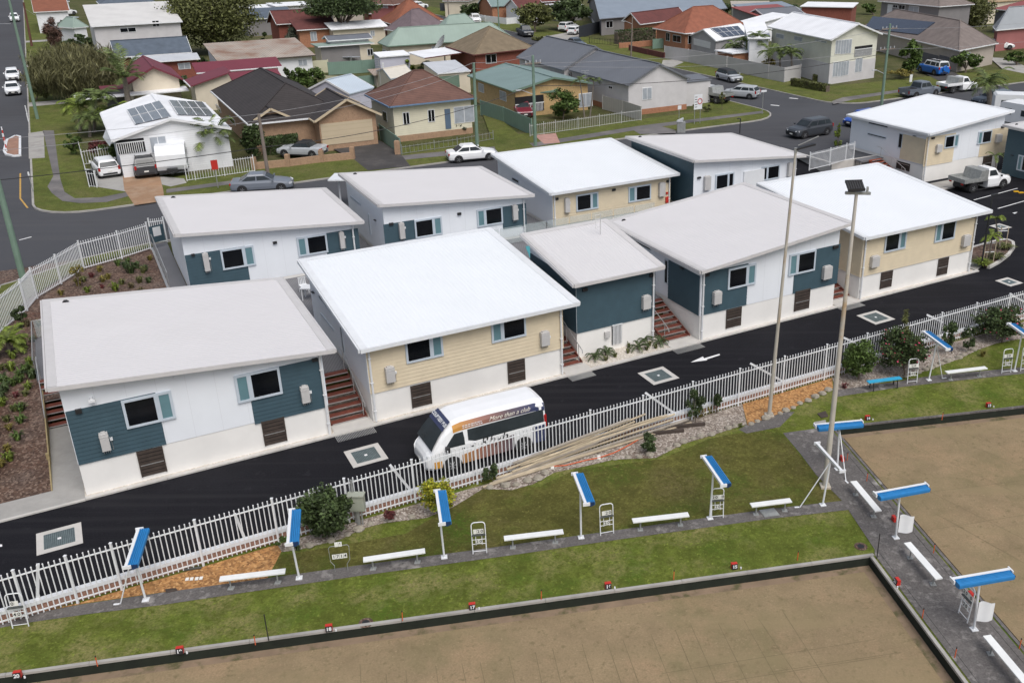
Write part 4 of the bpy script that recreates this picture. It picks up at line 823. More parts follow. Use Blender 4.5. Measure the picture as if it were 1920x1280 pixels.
for u, v, z0, lb in ((1697, 962, .55, 'upper'), (1842, 1128, .55, 'lower')):
    o = G(1681 if u < 1750 else 1828, v, z0); r_ = MB(); n = 10
    a = G(*((1683, 985) if u < 1750 else (1830, 1150)), .75); 
    P = []; r_.M = None
    for i in range(n + 1):
        f = i / n
        for j in range(6): g_ = j / 5; P.append(a + E1 * (.05 + .58 * f) + E2 * (.03 * math.sin(f * 7)) + Vector((0, 0, .42 - .72 * g_ - .1 * f + .03 * math.sin(f * 5 + g_ * 3))))
    i0 = r_.p(*P); i1 = r_.p(*[q + Vector((0, .02, 0)) for q in P])
    for i in range(n):
        for j in range(5):
            k = i * 6 + j; r_.face((i0 + k, i0 + k + 1, i0 + k + 7, i0 + k + 6)); r_.face((i1 + k, i1 + k + 6, i1 + k + 7, i1 + k + 1))
    tag(r_.build('white_cloth', M_wpaint, smooth=True), 'white cloth hanging from the post of the %s shelter on the path' % lb, 'cloth')
# ------------------------------------------------------------------ tall light poles
M_pole = mat('pole_timber', (.46, .43, .37), .85, .1, 1.5, layers=[((.40, .28, .16), .45, .52, .62), ((.58, .56, .52), .3, .5, .7)], fine=(3, .2, (.25, .2, .15)))
def lightpole(base, top, zt, r0, r1, lab, kind):
    a, c = G(*base, GZ), G(*top, zt); r = root('light_pole', a, lab, 'light pole')
    sub('pole', r, M_pole, lambda b: (b.tube([a, a.lerp(c, .5), c], [r0, (r0 + r1) / 2, r1], 12), b.box(a.x - .2, a.x + .2, a.y - .2, a.y + .2, a.z - .02, a.z + .08)), smooth=False)
    if kind == 'flood':
        x = Vector((1, .1, 0)).normalized(); n = Vector((-x.y, x.x, 0))
        sub('cross_arm', r, M_galv, lambda b: (b.beam(c - x * .42 + Vector((0, 0, .02)), c + x * .52 + Vector((0, 0, -.03)), .12, .1), b.beam(c + x * .4 + Vector((0, 0, .03)), c + x * .4 + Vector((0, 0, .22)), .07, .07)))
        o = c + Vector((0, 0, .28)) - x * .08; tl = (n * .75 + Vector((0, 0, .45))).normalized(); nn = x.cross(tl)
        def fl(b):
            for i in range(7):
                q = o + x * (-.27 + .09 * i); b.beam(q - tl * .2, q + tl * .2, .055, .1, up=nn)
            b.beam(o - x * .32 - tl * .22, o + x * .32 - tl * .22, .05, .1); b.beam(o - x * .32 + tl * .22, o + x * .32 + tl * .22, .05, .1); b.beam(o - x * .32, o + x * .32, .42, .04, up=nn)
            b.beam(o - Vector((0, 0, .2)) - x * .2, o - Vector((0, 0, .2)) + x * .2, .05, .03)
        sub('floodlight', r, M_black, fl)
    else:
        x = Vector((1, .28, 0)).normalized()
        sub('lamp', r, [M_black, M_galv], lambda b: (b.beam(c + Vector((0, 0, .05)), c + x * .85 + Vector((0, 0, .2)), .2, .07), b.tube([c - Vector((0, 0, .1)), c + Vector((0, 0, .1))], .07, 8, 1), b.beam(c + x * .1 + Vector((0, 0, .2)), c + x * 1.0 + Vector((0, 0, .52)), .03, .03, 1)))
lightpole((1442, 779), (1492, 282), 12.0, .09, .05, 'tall weathered timber pole with a small dark lamp, standing in the orange bark', 'lamp')
lightpole((1547, 912), (1606, 362), 11.6, .118, .06, 'thick timber pole with a black floodlight, standing beside the bare shelter frame', 'flood')
# ------------------------------------------------------------------ pile of timber poles along the fence
M_tp = [mat('old_pole_a', (.42, .35, .25), .85, .15, 2), mat('old_pole_b', (.36, .32, .27), .85, .15, 2), mat('old_pole_c', (.5, .42, .3), .85, .15, 2)]
rnd = random.Random(3)
PP = [((905, 913), (1296, 792)), ((925, 903), (1290, 786)), ((918, 907), (1245, 803)), ((945, 893), (1262, 786)), ((935, 897), (1200, 797)), ((960, 884), (1250, 778)), ((950, 880), (1210, 776)), ((962, 868), (1180, 785)), ((975, 872), (1265, 776)), ((985, 860), (1240, 780)), ((990, 875), (1120, 830)), ((930, 896), (1060, 855)), ((1000, 868), (1190, 790)), ((970, 885), (1150, 815))]
def onpile(u, v):
    p = G(u, v, GZ + .08)
    if p.dot(D2) > 31.2:
        A, B = ST(0, 31.2), ST(10, 31.2); x, z = PV(u, v, A, B); p = ST(x, 31.2, z)
    return p
for i, (a, c) in enumerate(PP):
    A, B = onpile(*a), onpile(*c)
    b = MB(); b.tube([A, A.lerp(B, .5) + Vector((0, 0, .01)), B], [.055, .05, .045], 8) if i % 3 != 1 else b.beam(A, B, .12, .05)
    tag(b.build('timber_pole', M_tp[i % 3]), 'long weathered pole in the loose pile beside the white fence', 'pole', 'timber poles piled beside the fence')
for i, (a, c, zz) in enumerate((((1262, 800), (1322, 794), .1), ((1225, 812), (1282, 806), .1))):
    b = MB(); b.beam(G(*a, GZ + zz), G(*c, GZ + zz), .14, .12); tag(b.build('timber_sleeper', M_hatch), ('shorter' if i else 'longer') + ' dark timber sleeper lying on the pebble bed by the pole pile', 'sleeper')
P = [G(u, v, GZ + .06) for u, v in ((1032, 874), (1060, 872), (1100, 862), (1122, 858), (1150, 849), (1172, 838), (1195, 825), (1222, 810))]; b = MB(); b.tube(P, .022, 6)
tag(b.build('orange_strap', M_or), 'orange strap trailing from the pile of timber poles onto the lawn edge', 'strap')
for i, (u, v) in enumerate(((1036, 875), (1123, 857))):
    p = G(u, v, GZ + .05); b = MB(); b.box(p.x - .07, p.x + .07, p.y - .14, p.y + .14, GZ, GZ + .07); tag(b.build('white_block', M_num), 'small white block on the orange strap, ' + ('farther from' if i else 'nearer') + ' the pole pile foot', 'block')
# meter box, service pit covers, drains
r = root('meter_cabinet', G(672, 985, GZ), 'stained grey-green metal cabinet on a post between the dark and the yellow bushes', 'cabinet')
mp = G(674, 984, GZ); M_cab = mat('cabinet_green', (.33, .35, .29), .7, .12, 2, layers=[((.22, .17, .1), 2, .58, .7)])
sub('post', r, M_galv, lambda b: (b.box(mp.x - .05, mp.x + .05, mp.y - .05, mp.y + .05, GZ, GZ + .75), b.box(mp.x - .18, mp.x - .1, mp.y + .1, mp.y + .15, GZ, GZ + 1.95), b.box(mp.x + .12, mp.x + .17, mp.y - .04, mp.y + .01, GZ, GZ + .7)))
sub('box', r, M_cab, lambda b: (b.box(mp.x - .3, mp.x + .3, mp.y - .14, mp.y + .14, GZ + .7, GZ + 1.35), b.box(mp.x - .33, mp.x + .33, mp.y - .18, mp.y + .18, GZ + 1.35, GZ + 1.4), b.box(mp.x - .26, mp.x + .26, mp.y - .155, mp.y - .14, GZ + .74, GZ + 1.3)))
for pts, m_, lb in (([(1532, 776), (1548, 771), (1553, 781), (1540, 784)], M_hatch, 'rusty square pit cover in the lawn beside the thick light pole'), ([(310, 1105), (330, 1103), (333, 1107), (312, 1112)], M_hatch, 'rusty pit cover at the edge of the orange bark'), ([(1526, 792), (1548, 788), (1550, 801), (1530, 803)], M_conc, 'concrete pit lid behind the corner shelter'), ([(1423, 957), (1451, 953), (1462, 966), (1434, 970)], M_galv, 'chequered steel pit cover under the short white bench')):
    tag(sheet('pit_cover', pts, GZ + .035, m_, kind=None, zz=GZ, th=.03), lb, 'cover')
for u, v, lb in ((686, 1167, 'between rink boxes 18 and 17'), (1614, 1024, 'at the corner of the near green')):
    p = G(u, v, GZ); b = MB(); b.tube([p, p + Vector((0, 0, .02))], .13, 12, 1); b.tube([p, p + Vector((0, 0, .012))], .24, 14, 0)
    tag(b.build('sprinkler_head', [M_mulch, M_black], org=p), 'round sunken sprinkler cover in the lawn ' + lb, 'sprinkler')
# stone edging
M_rock = mat('edge_rock', (.30, .27, .22), .9, .18, 3, .4, 12, layers=[((.42, .42, .38), 1.5, .55, .7)])
rnd = random.Random(11)
def rock(p, rx, ry, rz, seed):
    b = MB(); q = random.Random(seed); n = 7; rings = []
    for j in range(5):
        ph = PI * j / 4; rr = math.sin(ph) * .92 + .08; rings.append([p + Vector((rx * rr * math.cos(2 * PI * i / n) * q.uniform(.8, 1.15), ry * rr * math.sin(2 * PI * i / n) * q.uniform(.8, 1.15), rz * (.7 + -math.cos(ph) * q.uniform(.85, 1.1)))) for i in range(n)])
    b.loft(rings); return b.build('edging_rock', M_rock, smooth=False, org=p)
RL = [[(530, 1032), (560, 1028), (600, 1018), (640, 1008), (680, 990), (715, 977), (750, 972), (790, 968)], [(905, 914), (930, 915), (960, 911), (1000, 901), (1030, 885)], [(1140, 862), (1190, 858), (1230, 852)], [(1400, 797), (1440, 783), (1480, 768), (1520, 748), (1558, 729)], [(1690, 708), (1740, 692), (1790, 673), (1830, 655)], [(1245, 848), (1290, 826), (1340, 812), (1390, 796)]]
for L in RL:
    P = [G(u, v, GZ) for u, v in L]; 
    for a, c in zip(P, P[1:]):
        n = max(1, int((c - a).length / .42))
        for i in range(n):
            k = rnd.uniform(.75, 1.25); p = a.lerp(c, (i + .5) / n) + Vector((rnd.uniform(-.06, .06), rnd.uniform(-.06, .06), -.03))
            tag(rock(p, .19 * k, .15 * k, .11 * k, rnd.random()), 'rough pale stone in the low edging of the garden bed along the fence', 'rock', 'edging stones of the garden beds')
# ------------------------------------------------------------------ vehicles
M_tyre = mat('tyre', (.014, .014, .015), .85, .1, 5); M_rim = mat('wheel_rim', (.42, .43, .44), .35, .1, 5, metal=.6)
M_cg = mat('car_glass', (.03, .038, .043), .2, .2, 1, spec=.35); M_trim = mat('car_trim', (.02, .02, .022), .6, .1)
M_hl = mat('headlight', (.6, .62, .65), .15, .05); M_tl = mat('tail_light', (.38, .012, .012), .25, .1); M_chr = mat('chrome', (.6, .6, .62), .2, .03, metal=.8)
def paint(nm, c): return mat('paint_' + nm, c, .33, .03, 1, coat=.25)
P_w = paint('white', (.80, .81, .82)); P_s = paint('silver', (.42, .44, .46)); P_g = paint('grey', (.14, .16, .19)); P_b = paint('black', (.016, .018, .022))
P_bl = paint('blue', (.015, .13, .48)); P_m = paint('maroon', (.17, .02, .035)); P_sb = paint('slate', (.10, .125, .16)); P_c = paint('charcoal', (.045, .05, .058))
#            L    W    H    hood belt boot  wsb  wst  rst  rsb (x as share of length from the rear)  wheelbase ends
CT = dict(sedan=(4.55, 1.76, 1.45, .86, .94, .98, .71, .54, .31, .13, .19, .81),
          hatch=(4.30, 1.78, 1.47, .88, .96, .98, .73, .56, .10, .015, .17, .81),
          suv=(4.70, 1.86, 1.66, .98, 1.08, 1.10, .73, .57, .10, .015, .18, .80),
          wagon=(4.60, 1.76, 1.55, .90, .98, 1.0, .71, .56, .07, .01, .18, .81),
          ute=(5.25, 1.86, 1.80, 1.06, 1.12, 1.12, .735, .63, .40, .355, .21, .82),
          cabute=(5.20, 1.84, 1.78, 1.05, 1.10, 1.10, .76, .66, .53, .50, .20, .82),
          conv=(4.40, 1.75, 1.38, .86, .92, .96, .66, .52, .33, .22, .19, .80),
          four=(4.65, 1.90, 1.85, 1.12, 1.16, 1.16, .70, .63, .05, .02, .19, .81))
def car(kind, pr, pf, col, label, z=U + .004, roofm=None, extras=(), zz=None, name='parked_car', length=None, cat='car'):
    """pr, pf: picture points of the ground under the rear and the front"""
    L, Wd, Hh, hood, belt, boot, wsb, wst, rst, rsb, wr, wf = CT[kind]; L = length or L
    A, B = G(*pr, z), G(*pf, z); d = (B - A).normalized(); Mi = (A + B) / 2; rz = math.atan2(d.y, d.x)
    r = root(name, Vector((Mi.x, Mi.y, z)), label, cat, None, rz); x0 = -L / 2; w = Wd / 2
    X = lambda f: x0 + L * f
    def ring(x, ww, zb, ztop, zb_=None):
        c = .13
        half = [(0, zb), (ww * .86, zb), (ww * .97, zb + .10), (ww, zb + .30), (ww * .985, ztop - .16), (ww * .93, ztop - .05), (ww * .80, ztop), (0, ztop + .015)]
        return [(x, y, z_) for y, z_ in half] + [(x, -y, z_) for y, z_ in half[-2:0:-1]]
    st_ = [(0, .80, .34, boot - .32), (.008, .90, .27, boot - .12), (.03, .96, .24, boot - .02), (.10, .99, .22, boot), (.30, 1, .20, belt + .01), (.55, 1, .20, belt), (.72, 1, .20, belt - .02), (.80, .995, .20, hood + .02), (.90, .97, .22, hood - .06), (.965, .90, .24, hood - .17), (.99, .82, .28, hood - .30), (1, .70, .36, hood - .38)]
    if kind in ('ute', 'cabute', 'four', 'suv'): st_[-4:] = [(.92, .98, .24, hood - .04), (.975, .93, .26, hood - .14), (.993, .87, .30, hood - .28), (1, .78, .40, hood - .4)]
    if kind in ('hatch', 'suv', 'wagon', 'four'): st_[:3] = [(0, .86, .36, boot - .1), (.01, .93, .28, boot - .03), (.04, .97, .25, boot)]
    if kind == 'cabute': st_ = [s for s in st_ if s[0] >= .5]; st_.insert(0, (.49, .98, .25, belt))
    if kind == 'ute': st_ = [s for s in st_ if s[0] > .12]; st_.insert(0, (.0, .97, .42, 1.0)); st_.insert(1, (.36, .99, .3, 1.0)) ; st_.insert(2, (.365, .99, .3, belt)); st_ = [s for s in st_ if not (s[0] == .30)]
    sub('body', r, [col], lambda b: b.loft([ring(X(f), w * k, zb, zt) for f, k, zb, zt in st_]), world=False)
    # cabin
    gh = sub('cabin_shell', r, [roofm or col], lambda b: (
        b.loft([[(X(rsb), -w * .86, belt - .03), (X(wsb), -w * .86, belt - .03), (X(wsb), w * .86, belt - .03), (X(rsb), w * .86, belt - .03)],
                [(X(rsb) + (X(rst) - X(rsb)) * .85, -w * .74, Hh - .13), (X(wsb) + (X(wst) - X(wsb)) * .82, -w * .74, Hh - .13), (X(wsb) + (X(wst) - X(wsb)) * .82, w * .74, Hh - .13), (X(rsb) + (X(rst) - X(rsb)) * .85, w * .74, Hh - .13)],
                [(X(rst), -w * .66, Hh - .03), (X(wst), -w * .66, Hh - .03), (X(wst), w * .66, Hh - .03), (X(rst), w * .66, Hh - .03)],
                [(X(rst) + .12, -w * .5, Hh), (X(wst) - .15, -w * .5, Hh), (X(wst) - .15, w * .5, Hh), (X(rst) + .12, w * .5, Hh)]])), world=False)
    zb_, zt_ = belt - .03, Hh - .13
    def onside(f, zf, sgn, o=.012):   # point on the cabin side: f along, zf up
        y = w * (.86 - .12 * zf); xa = X(rsb) + (X(rst) - X(rsb)) * .85 * zf; xb = X(wsb) + (X(wst) - X(wsb)) * .82 * zf
        return (xa + (xb - xa) * f, sgn * (y + o), zb_ + (zt_ - zb_) * zf)
    def gl(b):
        nd = 2 if kind in ('cabute',) else 3 if kind in ('suv', 'wagon', 'hatch', 'four') else 2
        cuts = {2: [(.07, .49), (.53, .93)], 3: [(.05, .24), (.28, .60), (.64, .93)]}[nd]
        if kind == 'cabute': cuts = [(.12, .86)]
        for sgn in (-1, 1):
            for a, c in cuts:
                q = [onside(a, .18, sgn), onside(c + (.03 if c > .9 else 0), .18, sgn), onside(c, .93, sgn), onside(a, .93, sgn)]
                q2 = [onside(a, .18, sgn, -.02), onside(c + (.03 if c > .9 else 0), .18, sgn, -.02), onside(c, .93, sgn, -.02), onside(a, .93, sgn, -.02)]
                b.hexa(q, q2)
        def endg(xb, xt, o):
            m_ = lambda f, y: (xb + (xt - xb) * f + o, y, zb_ + (zt_ - zb_) * f + .012)
            b.hexa([m_(.10, -w * .77), m_(.10, w * .77), m_(.95, w * .67), m_(.95, -w * .67)], [tuple(Vector(q) - Vector((o * 2, 0, .02))) for q in (m_(.10, -w * .77), m_(.10, w * .77), m_(.95, w * .67), m_(.95, -w * .67))])
        endg(X(wsb), X(wsb) + (X(wst) - X(wsb)) * .82, .012); endg(X(rsb), X(rsb) + (X(rst) - X(rsb)) * .85, -.012)
    sub('windows', r, M_cg, gl, world=False)
    R_ = .33 if Hh < 1.6 else .38
    for f in (wr, wf):
        for sgn in (-1, 1):
            y = sgn * (w - .10)
            tb = MB(); k = 14
            rings = [[(X(f) + rr * math.cos(2 * PI * i / k), yy, R_ + rr * math.sin(2 * PI * i / k)) for i in range(k)] for rr, yy in ((R_ * .62, y - sgn * .09), (R_ * .96, y - sgn * .1), (R_, y - sgn * .05), (R_, y + sgn * .07), (R_ * .95, y + sgn * .105), (R_ * .66, y + sgn * .105))]
            tb.loft(rings); wo = tb.build('wheel', M_tyre, r, False, False)
            def rm(b):
                b.loft([[(X(f) + rr * math.cos(2 * PI * i / 12), yy, R_ + rr * math.sin(2 * PI * i / 12)) for i in range(12)] for rr, yy in ((R_ * .64, y + sgn * .09), (R_ * .64, y + sgn * .112), (R_ * .55, y + sgn * .108))])
                for i in range(5):
                    a = 2 * PI * i / 5; b.loft([[(X(f) + math.cos(a + da) * q * R_, y + sgn * (.12), R_ + math.sin(a + da) * q * R_) for da, q in ((-.5, .1), (-.12, .5), (.12, .5), (.5, .1))], [(X(f) + math.cos(a + da) * q * R_, y + sgn * (.113), R_ + math.sin(a + da) * q * R_) for da, q in ((-.5, .1), (-.12, .5), (.12, .5), (.5, .1))]], 1)
            sub('rim', wo, [M_trim, M_rim], rm, world=False)
    def tr(b):
        for f in (wr, wf):
            for sgn in (-1, 1):
                k = 12; ra = R_ * 1.17
                pts = [(X(f) + ra * math.cos(PI * i / k), R_ + ra * math.sin(PI * i / k) * .98) for i in range(k + 1)] + [(X(f) - ra, .2), (X(f) + ra, .2)]
                b.loft([[(x, sgn * (w * .6), z_) for x, z_ in pts], [(x, sgn * (w + .006), z_) for x, z_ in pts]])
        hh = hood - .28
        b.box(X(1) - .10, X(1) + .006, -w * .5, w * .5, hh - .14, hh - .02); b.box(X(1) - .1, X(1) + .004, -w * .62, w * .62, .30, .44)
        b.box(X(0) - .006 if kind != 'cabute' else X(.5), (X(0) if kind != 'cabute' else X(.5)) + .1, -w * .62, w * .62, .34, .48)
        for sgn in (-1, 1): b.box(X(.25), X(.72), sgn * (w + .004) - .01, sgn * (w + .004) + .01, .2, .28)
    sub('trim', r, M_trim, tr, world=False)
    for sgn in (-1, 1):
        zh = hood - .30
        sub('headlight', r, M_hl, lambda b: b.hexa([(X(1) - .22, sgn * w * .97, zh), (X(1) + .0, sgn * w * .6, zh - .02), (X(1) - .02, sgn * w * .6, zh + .13), (X(1) - .24, sgn * w * .96, zh + .17)], [(X(1) - .3, sgn * w * .8, zh), (X(1) - .1, sgn * w * .5, zh), (X(1) - .12, sgn * w * .5, zh + .1), (X(1) - .3, sgn * w * .8, zh + .1)]), world=False)
        if kind != 'cabute':
            zt = (boot - .30 if kind != 'ute' else .62)
            sub('tail_light', r, M_tl, lambda b: b.box(X(0) - .008, X(0) + .14, sgn * w * .74 - .16 * w, sgn * w * .74 + .2 * w, zt, zt + .17) if kind in ('sedan', 'conv') else b.box(X(0) - .01, X(0) + .12, sgn * w * .84 - .07, sgn * w * .84 + .09, zt, zt + .3), world=False)
        sub('mirror', r, col if kind != 'cabute' else M_trim, lambda b: b.box(X(wsb) - .16, X(wsb) - .04, sgn * (w + .02) - .07 + sgn * .06, sgn * (w + .02) + .07 + sgn * .06, belt - .02, belt + .12), world=False)
    sub('number_plate', r, M_num, lambda b: (b.box(X(1) + .006, X(1) + .016, -.18, .18, .42, .53)), world=False)
    if kind != 'cabute': sub('number_plate', r, M_num, lambda b: b.box(X(0) - .02, X(0) - .004, -.18, .18, .55, .66), world=False)
    if kind == 'ute':
        sub('tray', r, [col, M_trim], lambda b: (b.box(X(.02), X(.355), -w * .84, w * .84, 1.0, 1.02, 1), [b.box(X(.0) + .01, X(.36), s_ * w * .93 - .05, s_ * w * .93 + .05, .9, 1.12) for s_ in (-1, 1)], b.box(X(0) + .01, X(0) + .07, -w * .9, w * .9, .6, 1.12)), world=False)
    if kind == 'cabute':
        sub('tray', r, [M_galv if 'galv' in extras else P_w, M_trim], lambda b: (b.box(X(0), X(.47), -w, w, .86, .94), [b.box(X(0), X(.47), s_ * w - .02, s_ * w + .02, .94, 1.2) for s_ in (-1, 1)], b.box(X(0) - .02, X(0) + .02, -w, w, .94, 1.2), b.box(X(.46), X(.475), -w, w, .9, 1.75), b.box(X(.03), X(.5), -w * .45, w * .45, .45, .86, 1)), world=False)
        for sgn in (-1, 1): sub('tail_light', r, M_tl, lambda b: b.box(X(0) - .03, X(0) + .02, sgn * w * .7 - .12, sgn * w * .7 + .12, .72, .84), world=False)
    if 'toolbox' in extras: sub('toolbox', r, M_galv, lambda b: b.hexa([(X(.29), -w, .95), (X(.47), -w, .95), (X(.47), w, .95), (X(.29), w, .95)], [(X(.33), -w, 1.75), (X(.46), -w, 1.75), (X(.46), w, 1.75), (X(.33), w, 1.75)]), world=False)
    if 'rack' in extras: sub('roof_rack', r, M_trim, lambda b: ([b.box(X(rst) + .15 + k * .45, X(rst) + .2 + k * .45, -w * .66, w * .66, Hh + .06, Hh + .1) for k in range(4)], [b.box(X(rst), X(wst), s_ * w * .66 - .025, s_ * w * .66 + .025, Hh, Hh + .12) for s_ in (-1, 1)]), world=False)
    if 'spare' in extras: sub('spare_wheel', r, col, lambda b: b.loft([[(X(0) - .02 - yy, .0 + rr * math.cos(2 * PI * i / 16), .98 + rr * math.sin(2 * PI * i / 16)) for i in range(16)] for rr, yy in ((.36, 0), (.38, .14), (.32, .2))]), world=False)
    return r
car('hatch', (24, 141), (27, 158.5), P_w, 'white hatchback facing us, upper of the two white cars parked at the left kerb')
car('sedan', (24, 165), (27, 187), P_w, 'white sedan facing us, lower of the two white cars parked at the left kerb')
car('suv', (27, 33), (30, 48), P_w, 'white four wheel drive facing us, farthest up the left street')
car('hatch', (214, 340), (187, 311), P_w, 'white hatchback on the driveway of the white solar house', U + .11)
car('suv', (279, 339), (268, 309), P_c, 'dark grey four wheel drive with roof pod on the terracotta driveway', U + .12, extras=('rack',))
car('sedan', (440, 360), (547, 353), paint('gunmetal', (.17, .19, .225)), 'silver grey sedan parked behind the left back row cabin', length=4.7)
car('conv', (607, 293), (529, 290), P_s, 'silver convertible with black soft top behind the low brick wall', U + .11, roofm=M_trim)
car('sedan', (850, 303), (920, 296.5), P_w, 'white sedan parked in front of the cream house with brown tiled roof', length=4.4)
car('wagon', (966, 203), (993, 230), P_m, 'maroon wagon with roof rack beside the blond brick house', U + .11, extras=('rack',))
car('ute', (971, 62), (999, 72), P_c, 'black pickup with canopy parked far up by the trees', U + .11)
car('suv', (1053, 60), (1078, 55), P_w, 'white station wagon in the carport drive, left of the white hatchback', U + .11)
car('hatch', (1066, 68), (1092, 60), P_w, 'white hatchback in the drive, right of the white station wagon', U + .11)
car('sedan', (1062, 84), (1098, 92), P_sb, 'blue-grey sedan half hidden behind the long grey roof')
car('ute', (884, 38), (899, 48), P_w, 'white pickup facing us near the white picket fence')
car('hatch', (737, 3), (748, 12), P_w, 'white car at the very top beside the pink house', U + .11)
car('suv', (774, 18), (796, 16), P_w, 'white car at the very top on the grass left of the dark fence', U + .11)
car('hatch', (1349, 147), (1386, 157), P_s, 'silver hatchback with black roof on the side street', roofm=M_trim)
car('hatch', (1412, 185), (1366, 181), P_s, 'silver hatchback seen from behind at the corner of the side street')
car('cabute', (1356, 194), (1312, 186), P_s, 'silver tray pickup on the corner lawn beside the white signboard', U + .11, extras=('galv', 'toolbox'), cat='pickup')
car('ute', (1694, 185), (1752, 177), P_g, 'grey twin cab pickup parked behind the far right cabin', cat='pickup')
car('cabute', (1765, 175), (1822, 168), P_w, 'white tray pickup parked ahead of the grey pickup', cat='pickup', extras=('toolbox',))
car('four', (1769, 143), (1728, 134), P_bl, 'bright blue four wheel drive with white roof and spare wheel', U + .11, roofm=P_w, extras=('rack', 'spare'), cat='four wheel drive')
car('suv', (1549, 249), (1483, 260), P_c, 'dark charcoal four wheel drive parked above the stair fence')
car('hatch', (1640, 229), (1590, 239), paint('bright blue', (.03, .09, .4)), 'blue hatchback mostly hidden behind the far right cabin')
car('suv', (1884, 196), (1836, 200), P_sb, 'blue-grey four wheel drive behind the small palm by the caravan')
car('cabute', (1790, 360), (1880, 346), P_w, 'white tray pickup with silver toolbox in the cabin car park', .006, extras=('galv', 'toolbox'), cat='pickup')
car('hatch', (1862, 92), (1884, 92), P_w, 'white car parked beside the red brown house at the upper right', U + .11)
car('suv', (114, 30), (134, 28), P_w, 'white car in the yard at the upper left', U + .11)
car('sedan', (112, 46), (132, 46), P_w, 'white sedan in the yard left of the pale two storey house', U + .11)
# caravans
def caravan(pr, pf, L, Wd, Hh, label, z, box=True):
    A, B = G(*pr, z), G(*pf, z); d = (B - A).normalized(); Mi = (A + B) / 2; r = root('caravan', Vector((Mi.x, Mi.y, z)), label, 'caravan', None, math.atan2(d.y, d.x)); w = Wd / 2; x0 = -L / 2
    prof = [(x0, .55), (x0, Hh - .2), (x0 + .2, Hh), (-x0 - .5, Hh), (-x0, Hh - .7), (-x0 + .05, .9), (-x0 - .1, .55)]
    sub('body', r, [M_wpaint], lambda b: b.loft([[(x, -w, z_) for x, z_ in prof], [(x, w, z_) for x, z_ in prof]]), world=False)
    sub('stripe', r, M_trim, lambda b: [b.box(x0 + .1, -x0 - .3, s_ * (w + .008) - .005, s_ * (w + .008) + .005, .95, 1.05) for s_ in (-1, 1)] and b.box(x0, -x0, -w + .02, w - .02, .4, .549), world=False)
    for k in range(3): sub('window', r, M_cg, lambda b: [b.box(x0 + .6 + k * L * .28, x0 + 1.3 + k * L * .28, s_ * (w + .01) - .01, s_ * (w + .01) + .01, Hh - 1.1, Hh - .55) for s_ in (-1, 1)], world=False)
    for s_ in (-1, 1): sub('wheel', r, [M_tyre, M_rim], lambda b: (b.loft([[(rr * math.cos(2 * PI * i / 14) - .2, yy, .34 + rr * math.sin(2 * PI * i / 14)) for i in range(14)] for rr, yy in ((.34, s_ * (w - .2)), (.34, s_ * (w - .01)), (.3, s_ * (w + .015)))]), b.loft([[(rr * math.cos(2 * PI * i / 10) - .2, yy, .34 + rr * math.sin(2 * PI * i / 10)) for i in range(10)] for rr, yy in ((.2, s_ * w), (.2, s_ * (w + .03)))], 1)), world=False)
    sub('drawbar', r, M_trim, lambda b: (b.beam((-x0, -w * .5, .5), (-x0 + 1.1, 0, .5), .07, .1), b.beam((-x0, w * .5, .5), (-x0 + 1.1, 0, .5), .07, .1), b.box(-x0 + .05, -x0 + .5, -.4, .4, .5, .75)), world=False)
    return r
caravan((333, 305), (325, 336), 4.3, 2.3, 2.5, 'white caravan parked nose to us beside the dark four wheel drive', U + .12)
caravan((1893, 245), (1980, 262), 6.2, 2.4, 2.9, 'white caravan with black stripe, cut by the right edge, behind the far right cabin', U + .11)
caravan((1872, 222), (1925, 224), 4.2, 2.2, 2.6, 'white rounded caravan roof between the small palm and the striped caravan', U + .11)
# ------------------------------------------------------------------ the courtesy bus
P_nv = paint('navy', (.035, .045, .11)); P_or = paint('orange', (.50, .22, .035))
M_grad = mat('wrap_gradient', (.55, .28, .10), .35, .02, 1, coat=.4); nn = M_grad.node_tree.nodes; ll = M_grad.node_tree.links
tc = nn.new('ShaderNodeTexCoord'); sx = nn.new('ShaderNodeSeparateXYZ'); ll.new(tc.outputs['Object'], sx.inputs[0])
mr = nn.new('ShaderNodeMapRange'); mr.inputs[1].default_value = 2.2; mr.inputs[2].default_value = -2.4; ll.new(sx.outputs[0], mr.inputs[0])
cr = nn.new('ShaderNodeValToRGB'); ll.new(mr.outputs[0], cr.inputs[0]); e = cr.color_ramp.elements
e[0].color = (.62, .30, .03, 1); e[0].position = .1; e[1].color = (.035, .045, .11, 1); e[1].position = .95
k_ = cr.color_ramp.elements.new(.42); k_.color = (.32, .15, .11, 1); k_ = cr.color_ramp.elements.new(.7); k_.color = (.10, .07, .085, 1)
ll.new(cr.outputs[0], nn['Principled BSDF'].inputs['Base Color'])
Rr, Ff = G(979.7, 846, 0), G(846.5, 884, 0); d = (Ff - Rr).normalized()
